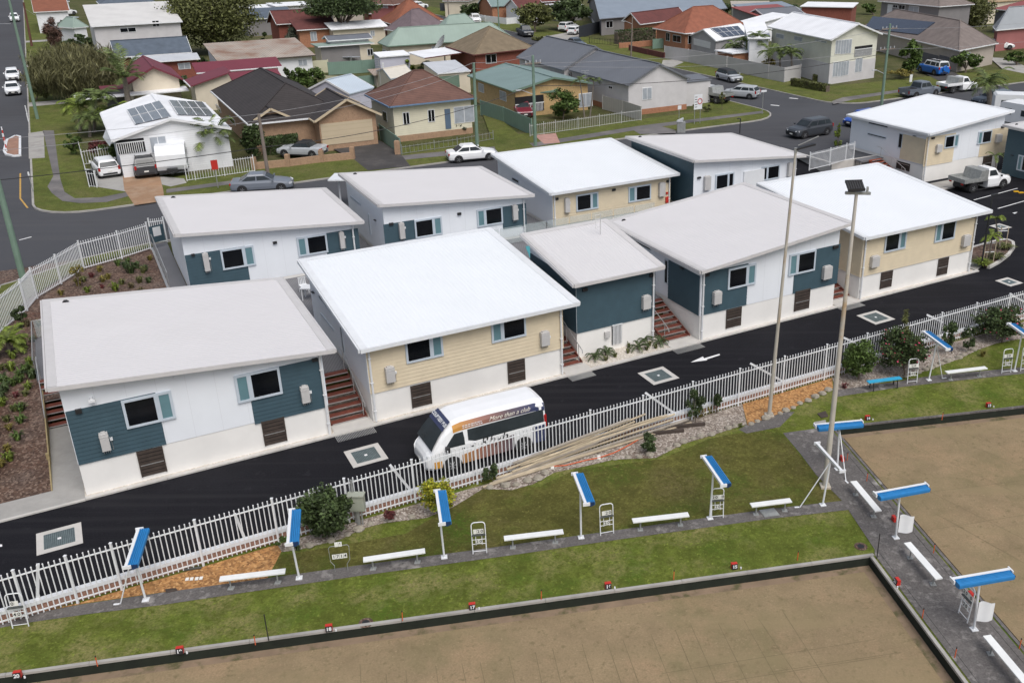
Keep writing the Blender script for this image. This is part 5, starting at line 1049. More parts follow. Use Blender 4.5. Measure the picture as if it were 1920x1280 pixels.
# wheel tracks seen belong to the near side: shift the body centre away from the fence
n = Vector((-d.y, d.x, 0)); n = n if n.dot(D2) > 0 else -n
mid = (Rr + Ff) / 2 + n * .84 + d * (-.03); bus = root('courtesy_bus', mid + Vector((0, 0, .006)), 'white high roof minibus with orange to navy side wrap, lettered COURTESY BUS', 'minibus', None, math.atan2(d.y, d.x))
w = .94; XR, XF = -2.72, 2.66
def bring(x, k, zb, zt, zm):     # cross-section with tumblehome
    half = [(0, zb), (w * k * .9, zb), (w * k, zb + .12), (w * k, zm), (w * k * .975, zm + .1), (w * k * .90, zt - .28), (w * k * .82, zt - .12), (w * k * .62, zt - .02), (0, zt)]
    return [(x, y, z_) for y, z_ in half] + [(x, -y, z_) for y, z_ in half[-2:0:-1]]
bs = [(XR, .90, .40, 2.02, 1.15), (XR + .04, .97, .30, 2.16, 1.15), (XR + .25, 1, .26, 2.26, 1.15), (0, 1, .25, 2.30, 1.15), (1.15, 1, .25, 2.28, 1.15), (1.45, .995, .25, 2.20, 1.15), (1.75, .985, .25, 1.98, 1.13), (2.02, .97, .25, 1.68, 1.08), (2.28, .94, .26, 1.34, 1.0), (2.42, .92, .27, 1.12, .9), (2.55, .87, .28, .98, .8), (XF - .02, .80, .32, .82, .7), (XF, .72, .36, .72, .6)]
sub('body', bus, [P_w], lambda b: b.loft([bring(*q) for q in bs]), world=False, smooth=False)
def sect(x):
    for a, c in zip(bs, bs[1:]):
        if a[0] <= x <= c[0]:
            f = (x - a[0]) / (c[0] - a[0]); return [a[i] + (c[i] - a[i]) * f for i in range(1, 5)]
def sidept(x, z_, sg, o=.012):
    k, zb, zt, zm = sect(x); W0 = w * k
    pr_ = [(zb + .12, W0), (zm, W0), (zm + .1, W0 * .975), (zt - .28, W0 * .90), (zt - .12, W0 * .82)]
    y = pr_[-1][1]
    for (z0, y0), (z1, y1) in zip(pr_, pr_[1:]):
        if z_ <= z1: y = y0 + (y1 - y0) * max(0, (z_ - z0)) / (z1 - z0); break
    return Vector((x, sg * (y + o), z_))
def sidepanel(b, pts, sg, o=.012, m=None, sub_=1):
    P = [sidept(x, z_, sg, o) for x, z_ in pts]; Q = [sidept(x, z_, sg, o - .03) for x, z_ in pts]; i = b.p(*P); n_ = len(P)
    b.face(range(i, i + n_), m); j = b.p(*Q)
    for k in range(n_): b.face((i + k, i + (k + 1) % n_, j + (k + 1) % n_, j + k), m)
def strip(b, xs, z0f, z1f, sg, o=.012, m=None):
    for a, c in zip(xs, xs[1:]):
        zs = [z0f(a), z0f(c), z1f(c), z1f(a)]; zm_ = [(zs[0] + zs[3]) / 2, (zs[1] + zs[2]) / 2]
        sidepanel(b, [(a, zs[0]), (c, zs[1]), (c, zm_[1]), (a, zm_[0])], sg, o, m); sidepanel(b, [(a, zm_[0]), (c, zm_[1]), (c, zs[2]), (a, zs[3])], sg, o, m)
xsr = [XR + .05, -2.2, -1.5, -.8, -.1, .5, 1.1, 1.3, 1.45]
for sg in (-1, 1):
    nm = 'near' if sg > 0 else 'far'
    sub('side_band', bus, M_grad, lambda b: strip(b, xsr, lambda x: sect(x)[2] - .47 + (0 if x < 1.1 else (x - 1.1) * .1), lambda x: sect(x)[2] - .14, sg, .014), world=False)
    for xs_, a_, c_ in (([XR + .05, -2.5, -2.05], lambda x: .30, lambda x: 1.08), ([-1.18, -.6, 0, .5, 1.15], lambda x: .30, lambda x: 1.0 - .28 * max(0, (x + 1.2) / 2.2)), ([2.02, 2.2, 2.34], lambda x: .36, lambda x: .66)):
        sub('side_band', bus, M_grad, lambda b: strip(b, xs_, a_, c_, sg, .012), world=False)
    def wn(b):
        strip(b, [-2.6, -2.0, -1.4, -.6, 0, .55, .84], lambda x: 1.20 if x < .6 else 1.30, lambda x: 1.77, sg, .016)
        sidepanel(b, [(1.0, 1.16), (1.86, 1.16), (1.62, 1.45), (1.0, 1.45)], sg, .016); sidepanel(b, [(1.0, 1.45), (1.62, 1.45), (1.40, 1.72), (1.04, 1.74)], sg, .016)
    sub('side_windows', bus, M_cg, wn, world=False)
    sub('mirror', bus, M_trim, lambda b: b.box(1.72, 1.86, sg * 1.06 - .1, sg * 1.06 + .1, 1.08, 1.3), world=False)
    sub('headlight', bus, M_hl, lambda b: b.hexa([(2.58, sg * .80, .72), (2.66, sg * .5, .70), (2.6, sg * .5, .84), (2.50, sg * .82, .92)], [(2.4, sg * .72, .72), (2.5, sg * .45, .7), (2.45, sg * .45, .84), (2.35, sg * .72, .9)]), world=False)
    sub('tail_light', bus, M_tl, lambda b: b.box(XR - .01, XR + .1, sg * .86 - .05, sg * .86 + .05, .95, 1.5), world=False)
    sub('door_handle', bus, M_trim, lambda b: [b.box(x, x + .12, sg * .955 - .01, sg * .955 + .01, .98, 1.02) for x in (1.02, .62)], world=False)
    for x in (-1.6, 1.6):
        y = sg * .84
        def ty(b):
            b.loft([[(x + rr * math.cos(2 * PI * i / 16), yy, .34 + rr * math.sin(2 * PI * i / 16)) for i in range(16)] for rr, yy in ((.2, y - sg * .1), (.34, y - sg * .1), (.34, y + sg * .08), (.32, y + sg * .105), (.21, y + sg * .105))])
        wo = sub('wheel', bus, M_tyre, ty, world=False)
        sub('rim', wo, [M_trim, M_rim], lambda b: (b.loft([[(x + rr * math.cos(2 * PI * i / 14), yy, .34 + rr * math.sin(2 * PI * i / 14)) for i in range(14)] for rr, yy in ((.21, y + sg * .09), (.21, y + sg * .112))]), [b.loft([[(x + math.cos(2 * PI * i / 6 + da) * q, y + sg * .12, .34 + math.sin(2 * PI * i / 6 + da) * q) for da, q in ((-.5, .04), (-.16, .18), (.16, .18), (.5, .04))], [(x + math.cos(2 * PI * i / 6 + da) * q, y + sg * .113, .34 + math.sin(2 * PI * i / 6 + da) * q) for da, q in ((-.5, .04), (-.16, .18), (.16, .18), (.5, .04))]], 1) for i in range(6)]), world=False)
        sub('wheel_arch', bus, M_trim, lambda b: b.loft([[(x + .41 * math.cos(PI * i / 12), sg * yy, .34 + .41 * math.sin(PI * i / 12)) for i in range(13)] + [(x - .41, sg * yy, .24), (x + .41, sg * yy, .24)] for yy in (.6, .948)]), world=False)
# windscreen and lettering board above it
def fpt(f, y):   # f: 0 at bonnet line, 1 at roof edge, along the sloping front
    tab = [(2.40, 1.17), (2.28, 1.345), (2.02, 1.685), (1.75, 1.985), (1.45, 2.205)]
    q = f * 4; i = min(3, int(q)); g_ = q - i; return Vector((tab[i][0] + (tab[i + 1][0] - tab[i][0]) * g_ + .018, y, tab[i][1] + (tab[i + 1][1] - tab[i][1]) * g_ + .022))
def scr(b, f0, f1, k):
    fs = [f0] + [x for x in (.25, .5, .75) if f0 < x < f1] + [f1]
    for a, c in zip(fs, fs[1:]):
        wa, wc = (.93 - .24 * a) * k, (.93 - .24 * c) * k
        b.poly([fpt(a, -wa), fpt(a, wa), fpt(c, wc), fpt(c, -wc)]); 
sub('windscreen', bus, M_cg, lambda b: scr(b, .0, .66, .95), world=False)
lb = sub('header_board', bus, P_nv, lambda b: scr(b, .66, .985, 1.0), world=False)
p0, p1 = fpt(.70, 0), fpt(.97, 0); yv = (p1 - p0).normalized(); xv = Vector((0, 1, 0)); nv = xv.cross(yv)
Mx = Matrix.Translation(fpt(.82, 0) + nv * .03) @ Matrix((xv, yv, nv)).transposed().to_4x4()
sub('lettering', lb, M_wpaint, lambda b: textmesh('COURTESY BUS', .215, b, Mx, bold=.008), world=False)
p0, p1 = sidept(-1.4, 1.84, 1, .03), sidept(-1.4, 2.0, 1, .03); yv = (p1 - p0).normalized(); xv = Vector((-1, 0, 0)); nv = xv.cross(yv)
for sg in (1, -1):
    yv = (sidept(-.6, 2.04, sg, 0) - sidept(-.6, 1.86, sg, 0)).normalized(); xv = Vector((-sg, 0, 0)); nv = xv.cross(yv)
    if nv.y * sg < 0: nv = -nv
    Mx = Matrix.Translation(sidept(-1.05, 1.97, sg, .03)) @ Matrix((xv, yv, nv)).transposed().to_4x4()
    sub('lettering', bus, mat('letter_cream', (.78, .74, .66), .5, .02), lambda b: textmesh('More than a club', .27, b, Mx, shear=.45), world=False)
    Mx2 = Matrix.Translation(sidept(.62, 1.94, sg, .03)) @ Matrix((xv, yv, nv)).transposed().to_4x4()
    def small(b):
        q = random.Random(5)
        for row in (.045, -.035):
            x = -.42
            while x < .42:
                l = q.uniform(.04, .12); i = b.p(*[Mx2 @ Vector(c) for c in ((x, row - .018, 0), (x + l, row - .018, 0), (x + l, row + .018, 0), (x, row + .018, 0))]); b.face((i, i + 1, i + 2, i + 3)); x += l + .03
    sub('small_print', bus, M_wpaint, small, world=False)
    Mx3 = Matrix.Translation(sidept(-.25, 1.02, sg, .02)) @ Matrix((xv, Vector((0, 0, 1)), Vector((0, sg, 0)))).transposed().to_4x4()
    sub('lettering', bus, M_ink, lambda b: textmesh('Rhyh', .62, b, Mx3, shear=.35), world=False)
sub('bumper', bus, M_trim, lambda b: (b.box(XF - .1, XF + .01, -.6, .6, .32, .42), b.box(XR - .02, XR + .06, -.8, .8, .36, .5)), world=False)
sub('number_plate', bus, M_num, lambda b: b.box(XF + .005, XF + .02, -.19, .19, .45, .57), world=False)
sub('rear_window', bus, M_cg, lambda b: b.hexa([(XR - .006, -.7, 1.25), (XR - .006, .7, 1.25), (XR + .1, .7, 1.25), (XR + .1, -.7, 1.25)], [(XR - .006, -.66, 1.9), (XR - .006, .66, 1.9), (XR + .1, .66, 1.9), (XR + .1, -.66, 1.9)]), world=False)
# ------------------------------------------------------------------ houses of the street behind
def tiles(nm, c, dk=.5, s=2.4): return mat(nm, c, .85, .14, 1.2, layers=[(tuple(x * .72 for x in c), .5, .52, .72)], wave=(s, 'Z', .65, tuple(x * dk for x in c), .3))
def rsheet(nm, c, r=.6): return mat(nm, c, r, .05, .5, layers=[(tuple(x * .85 for x in c), .3, .5, .75)], wave=(1.6, 'X', .35, tuple(x * .8 for x in c), .5))
def wallm(nm, c, lap=None): return mat(nm, c, .85, .05, 1, layers=[(tuple(x * .88 for x in c), .4, .55, .8)], wave=(1.7, 'Z', .5, tuple(x * .75 for x in c), .12) if lap else None)
def brick(nm, c): return mat(nm, c, .9, .16, 3, fine=(9, .55, tuple(min(1, x * 1.7) for x in c)), wave=(3.6, 'Z', .35, tuple(min(1, x * 1.5) for x in c), .2))
T_black = tiles('tiles_black', (.040, .034, .034)); T_brown = tiles('tiles_brown', (.145, .075, .058)); T_or = tiles('tiles_orange', (.25, .09, .05)); T_or2 = tiles('tiles_terracotta', (.27, .095, .055))
T_olive = tiles('tiles_olive', (.20, .155, .10)); T_purple = tiles('tiles_purple', (.17, .13, .14)); T_tan = tiles('tiles_tan', (.20, .165, .15)); T_dred = tiles('tiles_dark_red', (.13, .04, .035)); T_slate = tiles('tiles_slate', (.095, .12, .155), .6)
R_green = rsheet('sheet_green', (.26, .335, .29)); R_green2 = rsheet('sheet_seagreen', (.19, .265, .255)); R_grey = rsheet('sheet_bluegrey', (.14, .15, .17)); R_lgrey = rsheet('sheet_pale_grey', (.5, .52, .55)); R_hall = rsheet('sheet_hall', (.22, .26, .31))
R_white = rsheet('sheet_white', (.82, .83, .85)); R_mar = rsheet('sheet_maroon', (.165, .032, .048)); R_rust = mat('sheet_rust', (.40, .35, .30), .8, .2, .6, layers=[((.22, .13, .09), .3, .45, .65)], wave=(.9, 'X', .5, (.2, .15, .12), .4)); R_blue = rsheet('sheet_pale_blue', (.48, .55, .62)); R_red = rsheet('sheet_red', (.26, .07, .065))
K_tan = brick('brick_tan', (.30, .195, .125)); K_blond = brick('brick_blond', (.42, .29, .14)); K_red = brick('brick_red', (.20, .065, .045)); K_or = brick('brick_orange', (.30, .14, .08))
L_cream = wallm('boards_cream', (.68, .64, .50), 1); L_white = wallm('boards_white', (.76, .77, .79), 1); L_render = wallm('render_grey', (.38, .37, .38)); L_pale = wallm('render_pale', (.56, .545, .55)); L_creamr = wallm('render_cream', (.66, .59, .47)); L_dark = wallm('render_dark', (.13, .13, .14)); L_mid = wallm('render_mid', (.22, .21, .21)); L_pink = wallm('render_pink', (.34, .13, .125)); L_tan = wallm('render_tan', (.42, .37, .32)); L_lilac = wallm('boards_lilac', (.52, .52, .60), 1)
M_wfr = mat('window_frame_white', (.72, .73, .74), .5, .03); M_curt = mat('curtain', (.35, .38, .42), .3, .1, 2); M_gd = mat('garage_cream', (.52, .43, .30), .6, .03, 1, wave=(.7, 'Z', .4, (.42, .34, .23), .15)); M_gdg = mat('garage_green', (.14, .21, .16), .6, .05, wave=(1.6, 'Z', .4, (.1, .15, .11), .3)); M_gdw = mat('garage_white', (.66, .67, .68), .6, .03, wave=(.7, 'Z', .4, (.5, .5, .52), .15))
M_solar = mat('solar_panel', (.03, .04, .065), .2, .1, 1, coat=.5); M_solar2 = mat('solar_pale', (.09, .10, .12), .25, .3, .8, coat=.5, wave=(.9, 'Y', .7, (.35, .36, .38), .4))
def snap(v):
    L = v.length
    for ax in (D1, -D1, D2, -D2):
        if v.normalized().dot(ax) > .88: return ax * v.dot(ax)
    return v
HB = {}
def block(r, px, ze, kind, rise, wm, rm, over=.45, zb=U, feats=(), thick=.12, fascia=None, nosnap=False, walls=True, gablem=None, base=None, base_h=.55):
    """one rectangular wing: px = eave corners C (far left), A (nearest), B (right) seen in the picture at height ze, or depth in metres for C"""
    C_, A_, B_ = px
    A = G(*A_, ze); B = G(*B_, ze); u = (B - A); u.z = 0
    u = u if nosnap else snap(u)
    if hasattr(C_, '__len__'):
        v = G(*C_, ze) - A; v.z = 0; v = v if nosnap else snap(v)
    else:
        n = Vector((-u.y, u.x, 0)).normalized(); v = n * C_
    if u.cross(v).z < 0: pass
    un, vn = u.normalized(), v.normalized(); L, Wd = u.length, v.length
    Q = lambda x, y, z: A + un * x + vn * y + Vector((0, 0, z - A.z))
    W = lambda x, y, z: Q(x, y, z)
    o = over
    if walls:
        def wl(b):
            fl = [W(o, o, zb - .3), W(L - o, o, zb - .3), W(L - o, Wd - o, zb - .3), W(o, Wd - o, zb - .3)]; k = rise
            t = ze - .02
            if kind == 'gableC':     # ridge runs along v: gables at front and back
                h = t + (L / 2 - o) * 0 + 0
                top = [W(o, o, t + rise * o / (L / 2)), W(L / 2, o, ze + rise - .04), W(L - o, o, t + rise * o / (L / 2)), W(L - o, Wd - o, t + rise * o / (L / 2)), W(L / 2, Wd - o, ze + rise - .04), W(o, Wd - o, t + rise * o / (L / 2))]
                i = b.p(*fl); j = b.p(*top)
                b.face((i, i + 1, j + 2, j + 1, j)); b.face((i + 1, i + 2, j + 3, j + 2)); b.face((i + 2, i + 3, j + 5, j + 4, j + 3)); b.face((i + 3, i, j, j + 5))
            elif kind == 'gableA':
                e = t + rise * o / (Wd / 2); top = [W(o, o, e), W(L - o, o, e), W(L - o, Wd / 2, ze + rise - .04), W(L - o, Wd - o, e), W(o, Wd - o, e), W(o, Wd / 2, ze + rise - .04)]
                i = b.p(*fl); j = b.p(*top)
                b.face((i, i + 1, j + 1, j)); b.face((i + 1, i + 2, j + 3, j + 2, j + 1)); b.face((i + 2, i + 3, j + 4, j + 3)); b.face((i + 3, i, j, j + 5, j + 4))
            elif kind in ('skillV', 'skillU'):
                zz = (lambda x, y: t + rise * y / Wd) if kind == 'skillV' else (lambda x, y: t + rise * x / L)
                b.hexa(fl, [W(o, o, zz(o, o)), W(L - o, o, zz(L - o, o)), W(L - o, Wd - o, zz(L - o, Wd - o)), W(o, Wd - o, zz(o, Wd - o))])
            else: b.hexa(fl, [W(o, o, t), W(L - o, o, t), W(L - o, Wd - o, t), W(o, Wd - o, t)])
        sub('wall', r, wm, wl)
        if base: sub('base_course', r, base, lambda b: b.hexa([W(o - .03, o - .03, zb - .3), W(L - o + .03, o - .03, zb - .3), W(L - o + .03, Wd - o + .03, zb - .3), W(o - .03, Wd - o + .03, zb - .3)], [W(o - .03, o - .03, zb + base_h), W(L - o + .03, o - .03, zb + base_h), W(L - o + .03, Wd - o + .03, zb + base_h), W(o - .03, Wd - o + .03, zb + base_h)]))
    T = thick; z0 = ze
    def rf(b):
        def slab(pts):   # roof face with thickness
            b.hexa([p - Vector((0, 0, T)) for p in pts], pts)
        if kind == 'hip':
            m_ = min(L, Wd) / 2
            if L >= Wd: r0, r1 = Q(m_, Wd / 2, z0 + rise), Q(L - m_, Wd / 2, z0 + rise)
            else: r0, r1 = Q(L / 2, m_, z0 + rise), Q(L / 2, Wd - m_, z0 + rise)
            c = [Q(0, 0, z0), Q(L, 0, z0), Q(L, Wd, z0), Q(0, Wd, z0)]
            i = b.p(*c); j = b.p(r0, r1); k = b.p(*[p - Vector((0, 0, T)) for p in c])
            if L >= Wd: F_ = ((i, i + 1, j + 1, j), (i + 1, i + 2, j + 1), (i + 2, i + 3, j, j + 1), (i + 3, i, j))
            else: F_ = ((i, i + 1, j), (i + 1, i + 2, j + 1, j), (i + 2, i + 3, j + 1), (i + 3, i, j, j + 1))
            for f in F_: b.face(f)
            for q in range(4): b.face((k + q, k + (q + 1) % 4, i + (q + 1) % 4, i + q), 1)
            b.face((k + 3, k + 2, k + 1, k), 1)
            for p in c:      # ridge and hip capping
                e = r0 if (p - r0).length < (p - r1).length else r1; b.beam(p + Vector((0, 0, .02)), e + Vector((0, 0, .02)), .16, .07, 2)
            if (r0 - r1).length > .1: b.beam(r0 + Vector((0, 0, .02)), r1 + Vector((0, 0, .02)), .18, .08, 2)
        elif kind == 'gableC':
            m_ = L / 2; slab([Q(0, 0, z0), Q(m_, 0, z0 + rise), Q(m_, Wd, z0 + rise), Q(0, Wd, z0)]); slab([Q(m_, 0, z0 + rise), Q(L, 0, z0), Q(L, Wd, z0), Q(m_, Wd, z0 + rise)])
            b.beam(Q(m_, -.02, z0 + rise + .03), Q(m_, Wd + .02, z0 + rise + .03), .22, .07, 2)
            for y in (-.03, Wd + .03):
                for a_, c_ in ((0, m_), (m_, L)): b.beam(Q(a_, y, z0 + (0 if a_ == 0 else rise) - .04), Q(c_, y, z0 + (rise if c_ == m_ else 0) - .04), .05, .2, 1)
        elif kind == 'gableA':
            m_ = Wd / 2; slab([Q(0, 0, z0), Q(L, 0, z0), Q(L, m_, z0 + rise), Q(0, m_, z0 + rise)]); slab([Q(0, m_, z0 + rise), Q(L, m_, z0 + rise), Q(L, Wd, z0), Q(0, Wd, z0)])
            b.beam(Q(-.02, m_, z0 + rise + .03), Q(L + .02, m_, z0 + rise + .03), .22, .07, 2)
            for x in (-.03, L + .03):
                for a_, c_ in ((0, m_), (m_, Wd)): b.beam(Q(x, a_, z0 + (0 if a_ == 0 else rise) - .04), Q(x, c_, z0 + (rise if c_ == m_ else 0) - .04), .05, .2, 1)
        elif kind == 'skillV': slab([Q(0, 0, z0), Q(L, 0, z0), Q(L, Wd, z0 + rise), Q(0, Wd, z0 + rise)])
        elif kind == 'skillU': slab([Q(0, 0, z0), Q(L, 0, z0 + rise), Q(L, Wd, z0 + rise), Q(0, Wd, z0)])
        else: slab([Q(0, 0, z0), Q(L, 0, z0), Q(L, Wd, z0), Q(0, Wd, z0)])
    ro = sub('roof', r, [rm, fascia or M_wfr, rm], rf)
    if kind in ('hip', 'gableA', 'flat', 'skillV') and L > 3: sub('gutter', ro, fascia or M_wfr, lambda b: b.beam(Q(0, -.06, z0 - .06), Q(L, -.06, z0 - .06), .11, .13))
    if kind in ('hip', 'gableC') and Wd > 3: sub('gutter', ro, fascia or M_wfr, lambda b: (b.beam(Q(-.06, 0, z0 - .06), Q(-.06, Wd, z0 - .06), .11, .13)))
    fp = Plane(W(o, o, 0), W(L - o, o, 0)); lp = Plane(W(o, Wd - o, 0), W(o, o, 0)); rp = Plane(W(L - o, o, 0), W(L - o, Wd - o, 0))
    for f in feats:
        pl = {'F': fp, 'L': lp, 'R': rp}[f[0]]; x0, x1, za, zb2 = pl.rect(f[2])
        if f[1] == 'w':
            fr = sub('window', r, M_wfr, lambda b: (pl.slab(b, x0, x1, za, zb2, .0, .05)))
            sub('pane', fr, M_curt if len(f) > 3 else M_glass, lambda b: [pl.slab(b, x0 + .07 + (x1 - x0 - .07) * k / 2, x0 + (x1 - x0 - .07) * (k + 1) / 2, za + .07, zb2 - .07, .05, .065) for k in (0, 1)])
        elif f[1] == 'g': sub('garage_door', r, f[3] if len(f) > 3 else M_gd, lambda b: pl.slab(b, x0, x1, max(za, zb + .02), zb2, .0, .04))
        elif f[1] == 'd': sub('door', r, f[3] if len(f) > 3 else M_hatch, lambda b: pl.slab(b, x0, x1, max(za, zb + .02), zb2, .0, .05))
        elif f[1] == 'o':
            op = sub('verandah_shade', r, M_dark, lambda b: pl.slab(b, x0, x1, max(za, zb + .3), zb2, .0, .03))  # flat black panel on the wall, painted shade for the recessed verandah
            sub('balustrade', r, M_wfr, lambda b: ([pl.slab(b, x0 + k * .16, x0 + k * .16 + .05, max(za, zb + .3), max(za, zb + .3) + .9, .05, .09) for k in range(int((x1 - x0) / .16))], pl.slab(b, x0, x1, max(za, zb + .3) + .86, max(za, zb + .3) + .94, .04, .11)))
    HB.setdefault(r.name, []).append((Q, L, Wd, ze, rise, kind)); return Q, L, Wd
def house(name, label, blocks, cat='house', **k):
    first = blocks[0]; A = G(*first['px'][1], first['ze']); r = root(name, Vector((A.x, A.y, U)), label, cat, None)
    for bl in blocks: block(r, **bl)
    return r
def onroof(name, r, pts, side, m, th=.07, bi=0):
    """panel lying on one slope of a roof"""
    Q, L, Wd, ze, rise, kind = HB[r.name][bi]
    a, b_, c = {'L': (Q(0, 0, ze), Q(0, Wd, ze), Q((min(L, Wd) if kind == 'hip' else L) / 2, Wd / 2, ze + rise)), 'R': (Q(L, 0, ze), Q(L, Wd, ze), Q(L - (min(L, Wd) if kind == 'hip' else L) / 2, Wd / 2, ze + rise)), 'F': (Q(0, 0, ze), Q(L, 0, ze), Q(L / 2, min(L, Wd) / 2 if kind == 'hip' else Wd / 2, ze + rise))}[side]
    n = (b_ - a).cross(c - a).normalized(); n = n if n.z > 0 else -n
    P = []
    for u, v in pts:
        d = ray(u, v); P.append(CAM + d * ((a - CAM).dot(n) / d.dot(n)) + n * .04)
    q = [p + n * th for p in P]
    o = sub(name, r, [m], lambda b: b.hexa(P, q))
    e = lambda f: [q[0].lerp(q[1], f) + n * .012, q[3].lerp(q[2], f) + n * .012]
    sub('panel_frame', o, M_wfr, lambda b: ([b.beam(*e(k / 4), .06, .03) for k in range(5)], b.beam(q[0].lerp(q[3], .5) + n * .012, q[1].lerp(q[2], .5) + n * .012, .05, .03))) if name != 'solar_mat' else None
    return o
D = dict
h = house('white_weatherboard_house', 'white weatherboard house with two banks of solar panels behind the parked caravan', [
    D(px=(14, (211, 264), (425, 232)), ze=U + 3.3, kind='gableC', rise=1.3, wm=L_white, rm=R_white, over=.3, feats=[('F', 'w', [(278, 257), (316, 284)], 1), ('F', 'o', [(216, 264), (274, 284)])]),
    D(px=(3.2, (140, 187), (362, 176)), ze=U + 1.9, kind='flat', rise=0, wm=L_white, rm=R_white, walls=False)])
onroof('solar_panel', h, [(239, 208), (300, 191), (322, 220), (255, 235)], 'L', M_solar2)
onroof('solar_panel', h, [(316, 190), (379, 193), (402, 219), (333, 217)], 'R', M_solar2)
sub('awning', h, M_wpaint, lambda b: b.hexa([G(*p, z) for p, z in (((200, 240), U + 3.1), ((210, 262), U + 3.1), ((206, 275), U + 2.3), ((193, 258), U + 2.3))], [G(*p, z) + Vector((0, 0, .05)) for p, z in (((200, 240), U + 3.1), ((210, 262), U + 3.1), ((206, 275), U + 2.3), ((193, 258), U + 2.3))]))
house('tan_brick_house', 'tan brick house with black tiled roof and cream double garage door', [
    D(px=((392, 171), (466, 233), (645, 206)), ze=U + 2.9, kind='hip', rise=2.6, wm=K_tan, rm=T_black, feats=[('L', 'w', [(405, 195), (415, 212)]), ('L', 'w', [(430, 216), (442, 236)])]),
    D(px=(7, (590, 228), (714, 214)), ze=U + 2.9, kind='gableC', rise=1.7, wm=K_tan, rm=T_black, fascia=M_gd, feats=[('F', 'g', [(602, 233), (701, 262), (605, 271)])]),
    D(px=(2.4, (468, 231), (561, 229)), ze=U + 2.9, kind='gableC', rise=1.1, wm=K_tan, rm=T_black, fascia=M_gd, feats=[('F', 'w', [(500, 236), (524, 251)], 1), ('F', 'd', [(540, 233), (556, 262)], M_curt)])])
house('cream_weatherboard_house', 'cream weatherboard house with brown tiled hip roof and blue trim', [
    D(px=((684, 177), (730, 200), (903, 187)), ze=U + 3.5, kind='hip', rise=2.5, wm=L_cream, rm=T_brown, fascia=mat('trim_blue', (.12, .2, .32), .6, .05), base=K_tan, feats=[('F', 'w', [(754, 211), (769, 233)]), ('F', 'w', [(801, 206), (816, 228)]), ('F', 'd', [(833, 205), (846, 241)], mat('door_blue', (.1, .15, .22), .5, .05)), ('F', 'w', [(850, 201), (890, 228)], 1), ('L', 'w', [(718, 207), (727, 230)])])])
h = house('blond_brick_house', 'blond brick house with sea green metal roof and green awning over the porch', [
    D(px=((874, 142), (962, 171), (1141, 164)), ze=U + 2.9, kind='gableC', rise=1.0, wm=K_blond, rm=R_green2, fascia=M_gdg, feats=[('F', 'w', [(1085, 176), (1111, 199)], 1), ('F', 'o', [(965, 183), (1020, 207)]), ('L', 'w', [(897, 155), (908, 175)], 1), ('L', 'w', [(937, 169), (950, 191)], 1)])])
sub('awning', h, M_gdg, lambda b: b.hexa([G(*p, z) for p, z in (((975, 165), U + 2.7), ((1040, 164), U + 2.7), ((1047, 173), U + 2.3), ((965, 178), U + 2.3))], [G(*p, z) + Vector((0, 0, .12)) for p, z in (((975, 165), U + 2.7), ((1040, 164), U + 2.7), ((1047, 173), U + 2.3), ((965, 178), U + 2.3))]))
house('long_rendered_house', 'long pale rendered house under a stepped dark grey metal roof on the street corner', [
    D(px=((1060, 131), (1177, 160), (1303, 150)), ze=U + 3.3, kind='gableC', rise=1.9, wm=L_pale, rm=R_grey, fascia=R_grey, over=.25, base=K_or, feats=[('F', 'w', [(1204, 165), (1222, 186)], 1), ('L', 'w', [(1142, 160), (1149, 168)]), ('L', 'w', [(1064, 136), (1070, 143)])]),
    D(px=(3.5, (1262, 143), (1304, 147)), ze=U + 3.0, kind='skillU', rise=-.3, wm=L_pale, rm=R_grey, over=.1, fascia=R_grey),
    D(px=((960, 108), (1056, 131), (1180, 121)), ze=U + 3.3, kind='gableC', rise=2.3, wm=L_pale, rm=R_grey, fascia=R_grey, over=.25)])
house('terracotta_tiled_house', 'orange brick house with terracotta hip roof and white window beside the solar garage', [
    D(px=((1237, 52), (1284, 63), (1402, 52)), ze=U + 2.9, kind='hip', rise=3.4, wm=K_or, rm=T_or2, feats=[('L', 'w', [(1249, 61), (1256, 78)]), ('F', 'w', [(1290, 67), (1300, 82)]), ('L', 'w', [(1262, 65), (1277, 81)])])])
h = house('solar_garage', 'grey gabled garage with white door and solar panels on its roof', [
    D(px=((1295, 66), (1342, 77), (1412, 64)), ze=U + 2.6, kind='gableA', rise=1.2, wm=L_render, rm=R_white, over=.15, nosnap=True, feats=[('L', 'g', [(1301, 72), (1332, 92)], M_gdw)])], 'garage')
onroof('solar_panel', h, [(1332, 55), (1383, 50), (1398, 66), (1355, 71)], 'F', M_solar)
house('two_storey_cream_house', 'two storey cream and grey house with white roof and upper balcony', [
    D(px=((1440, 50), (1559, 75), (1655, 64)), ze=U + 5.5, kind='gableC', rise=1.6, base=L_pale, base_h=2.5, wm=wallm('boards_ivory', (.66, .655, .56), 1), rm=R_white, over=.5, nosnap=True, feats=[('L', 'w', [(1456, 62), (1470, 74)], 1), ('L', 'w', [(1490, 67), (1504, 79)], 1), ('L', 'w', [(1529, 73), (1550, 82)], 1), ('F', 'w', [(1567, 76), (1575, 101)], 1), ('F', 'w', [(1577, 75), (1585, 101)], 1), ('F', 'w', [(1587, 74), (1595, 100)], 1), ('F', 'w', [(1562, 117), (1570, 144)], 1), ('F', 'w', [(1572, 116), (1580, 143)], 1), ('F', 'w', [(1582, 115), (1590, 141)], 1), ('F', 'o', [(1603, 88), (1634, 103)]), ('F', 'w', [(1604, 110), (1615, 135)], 1)])])
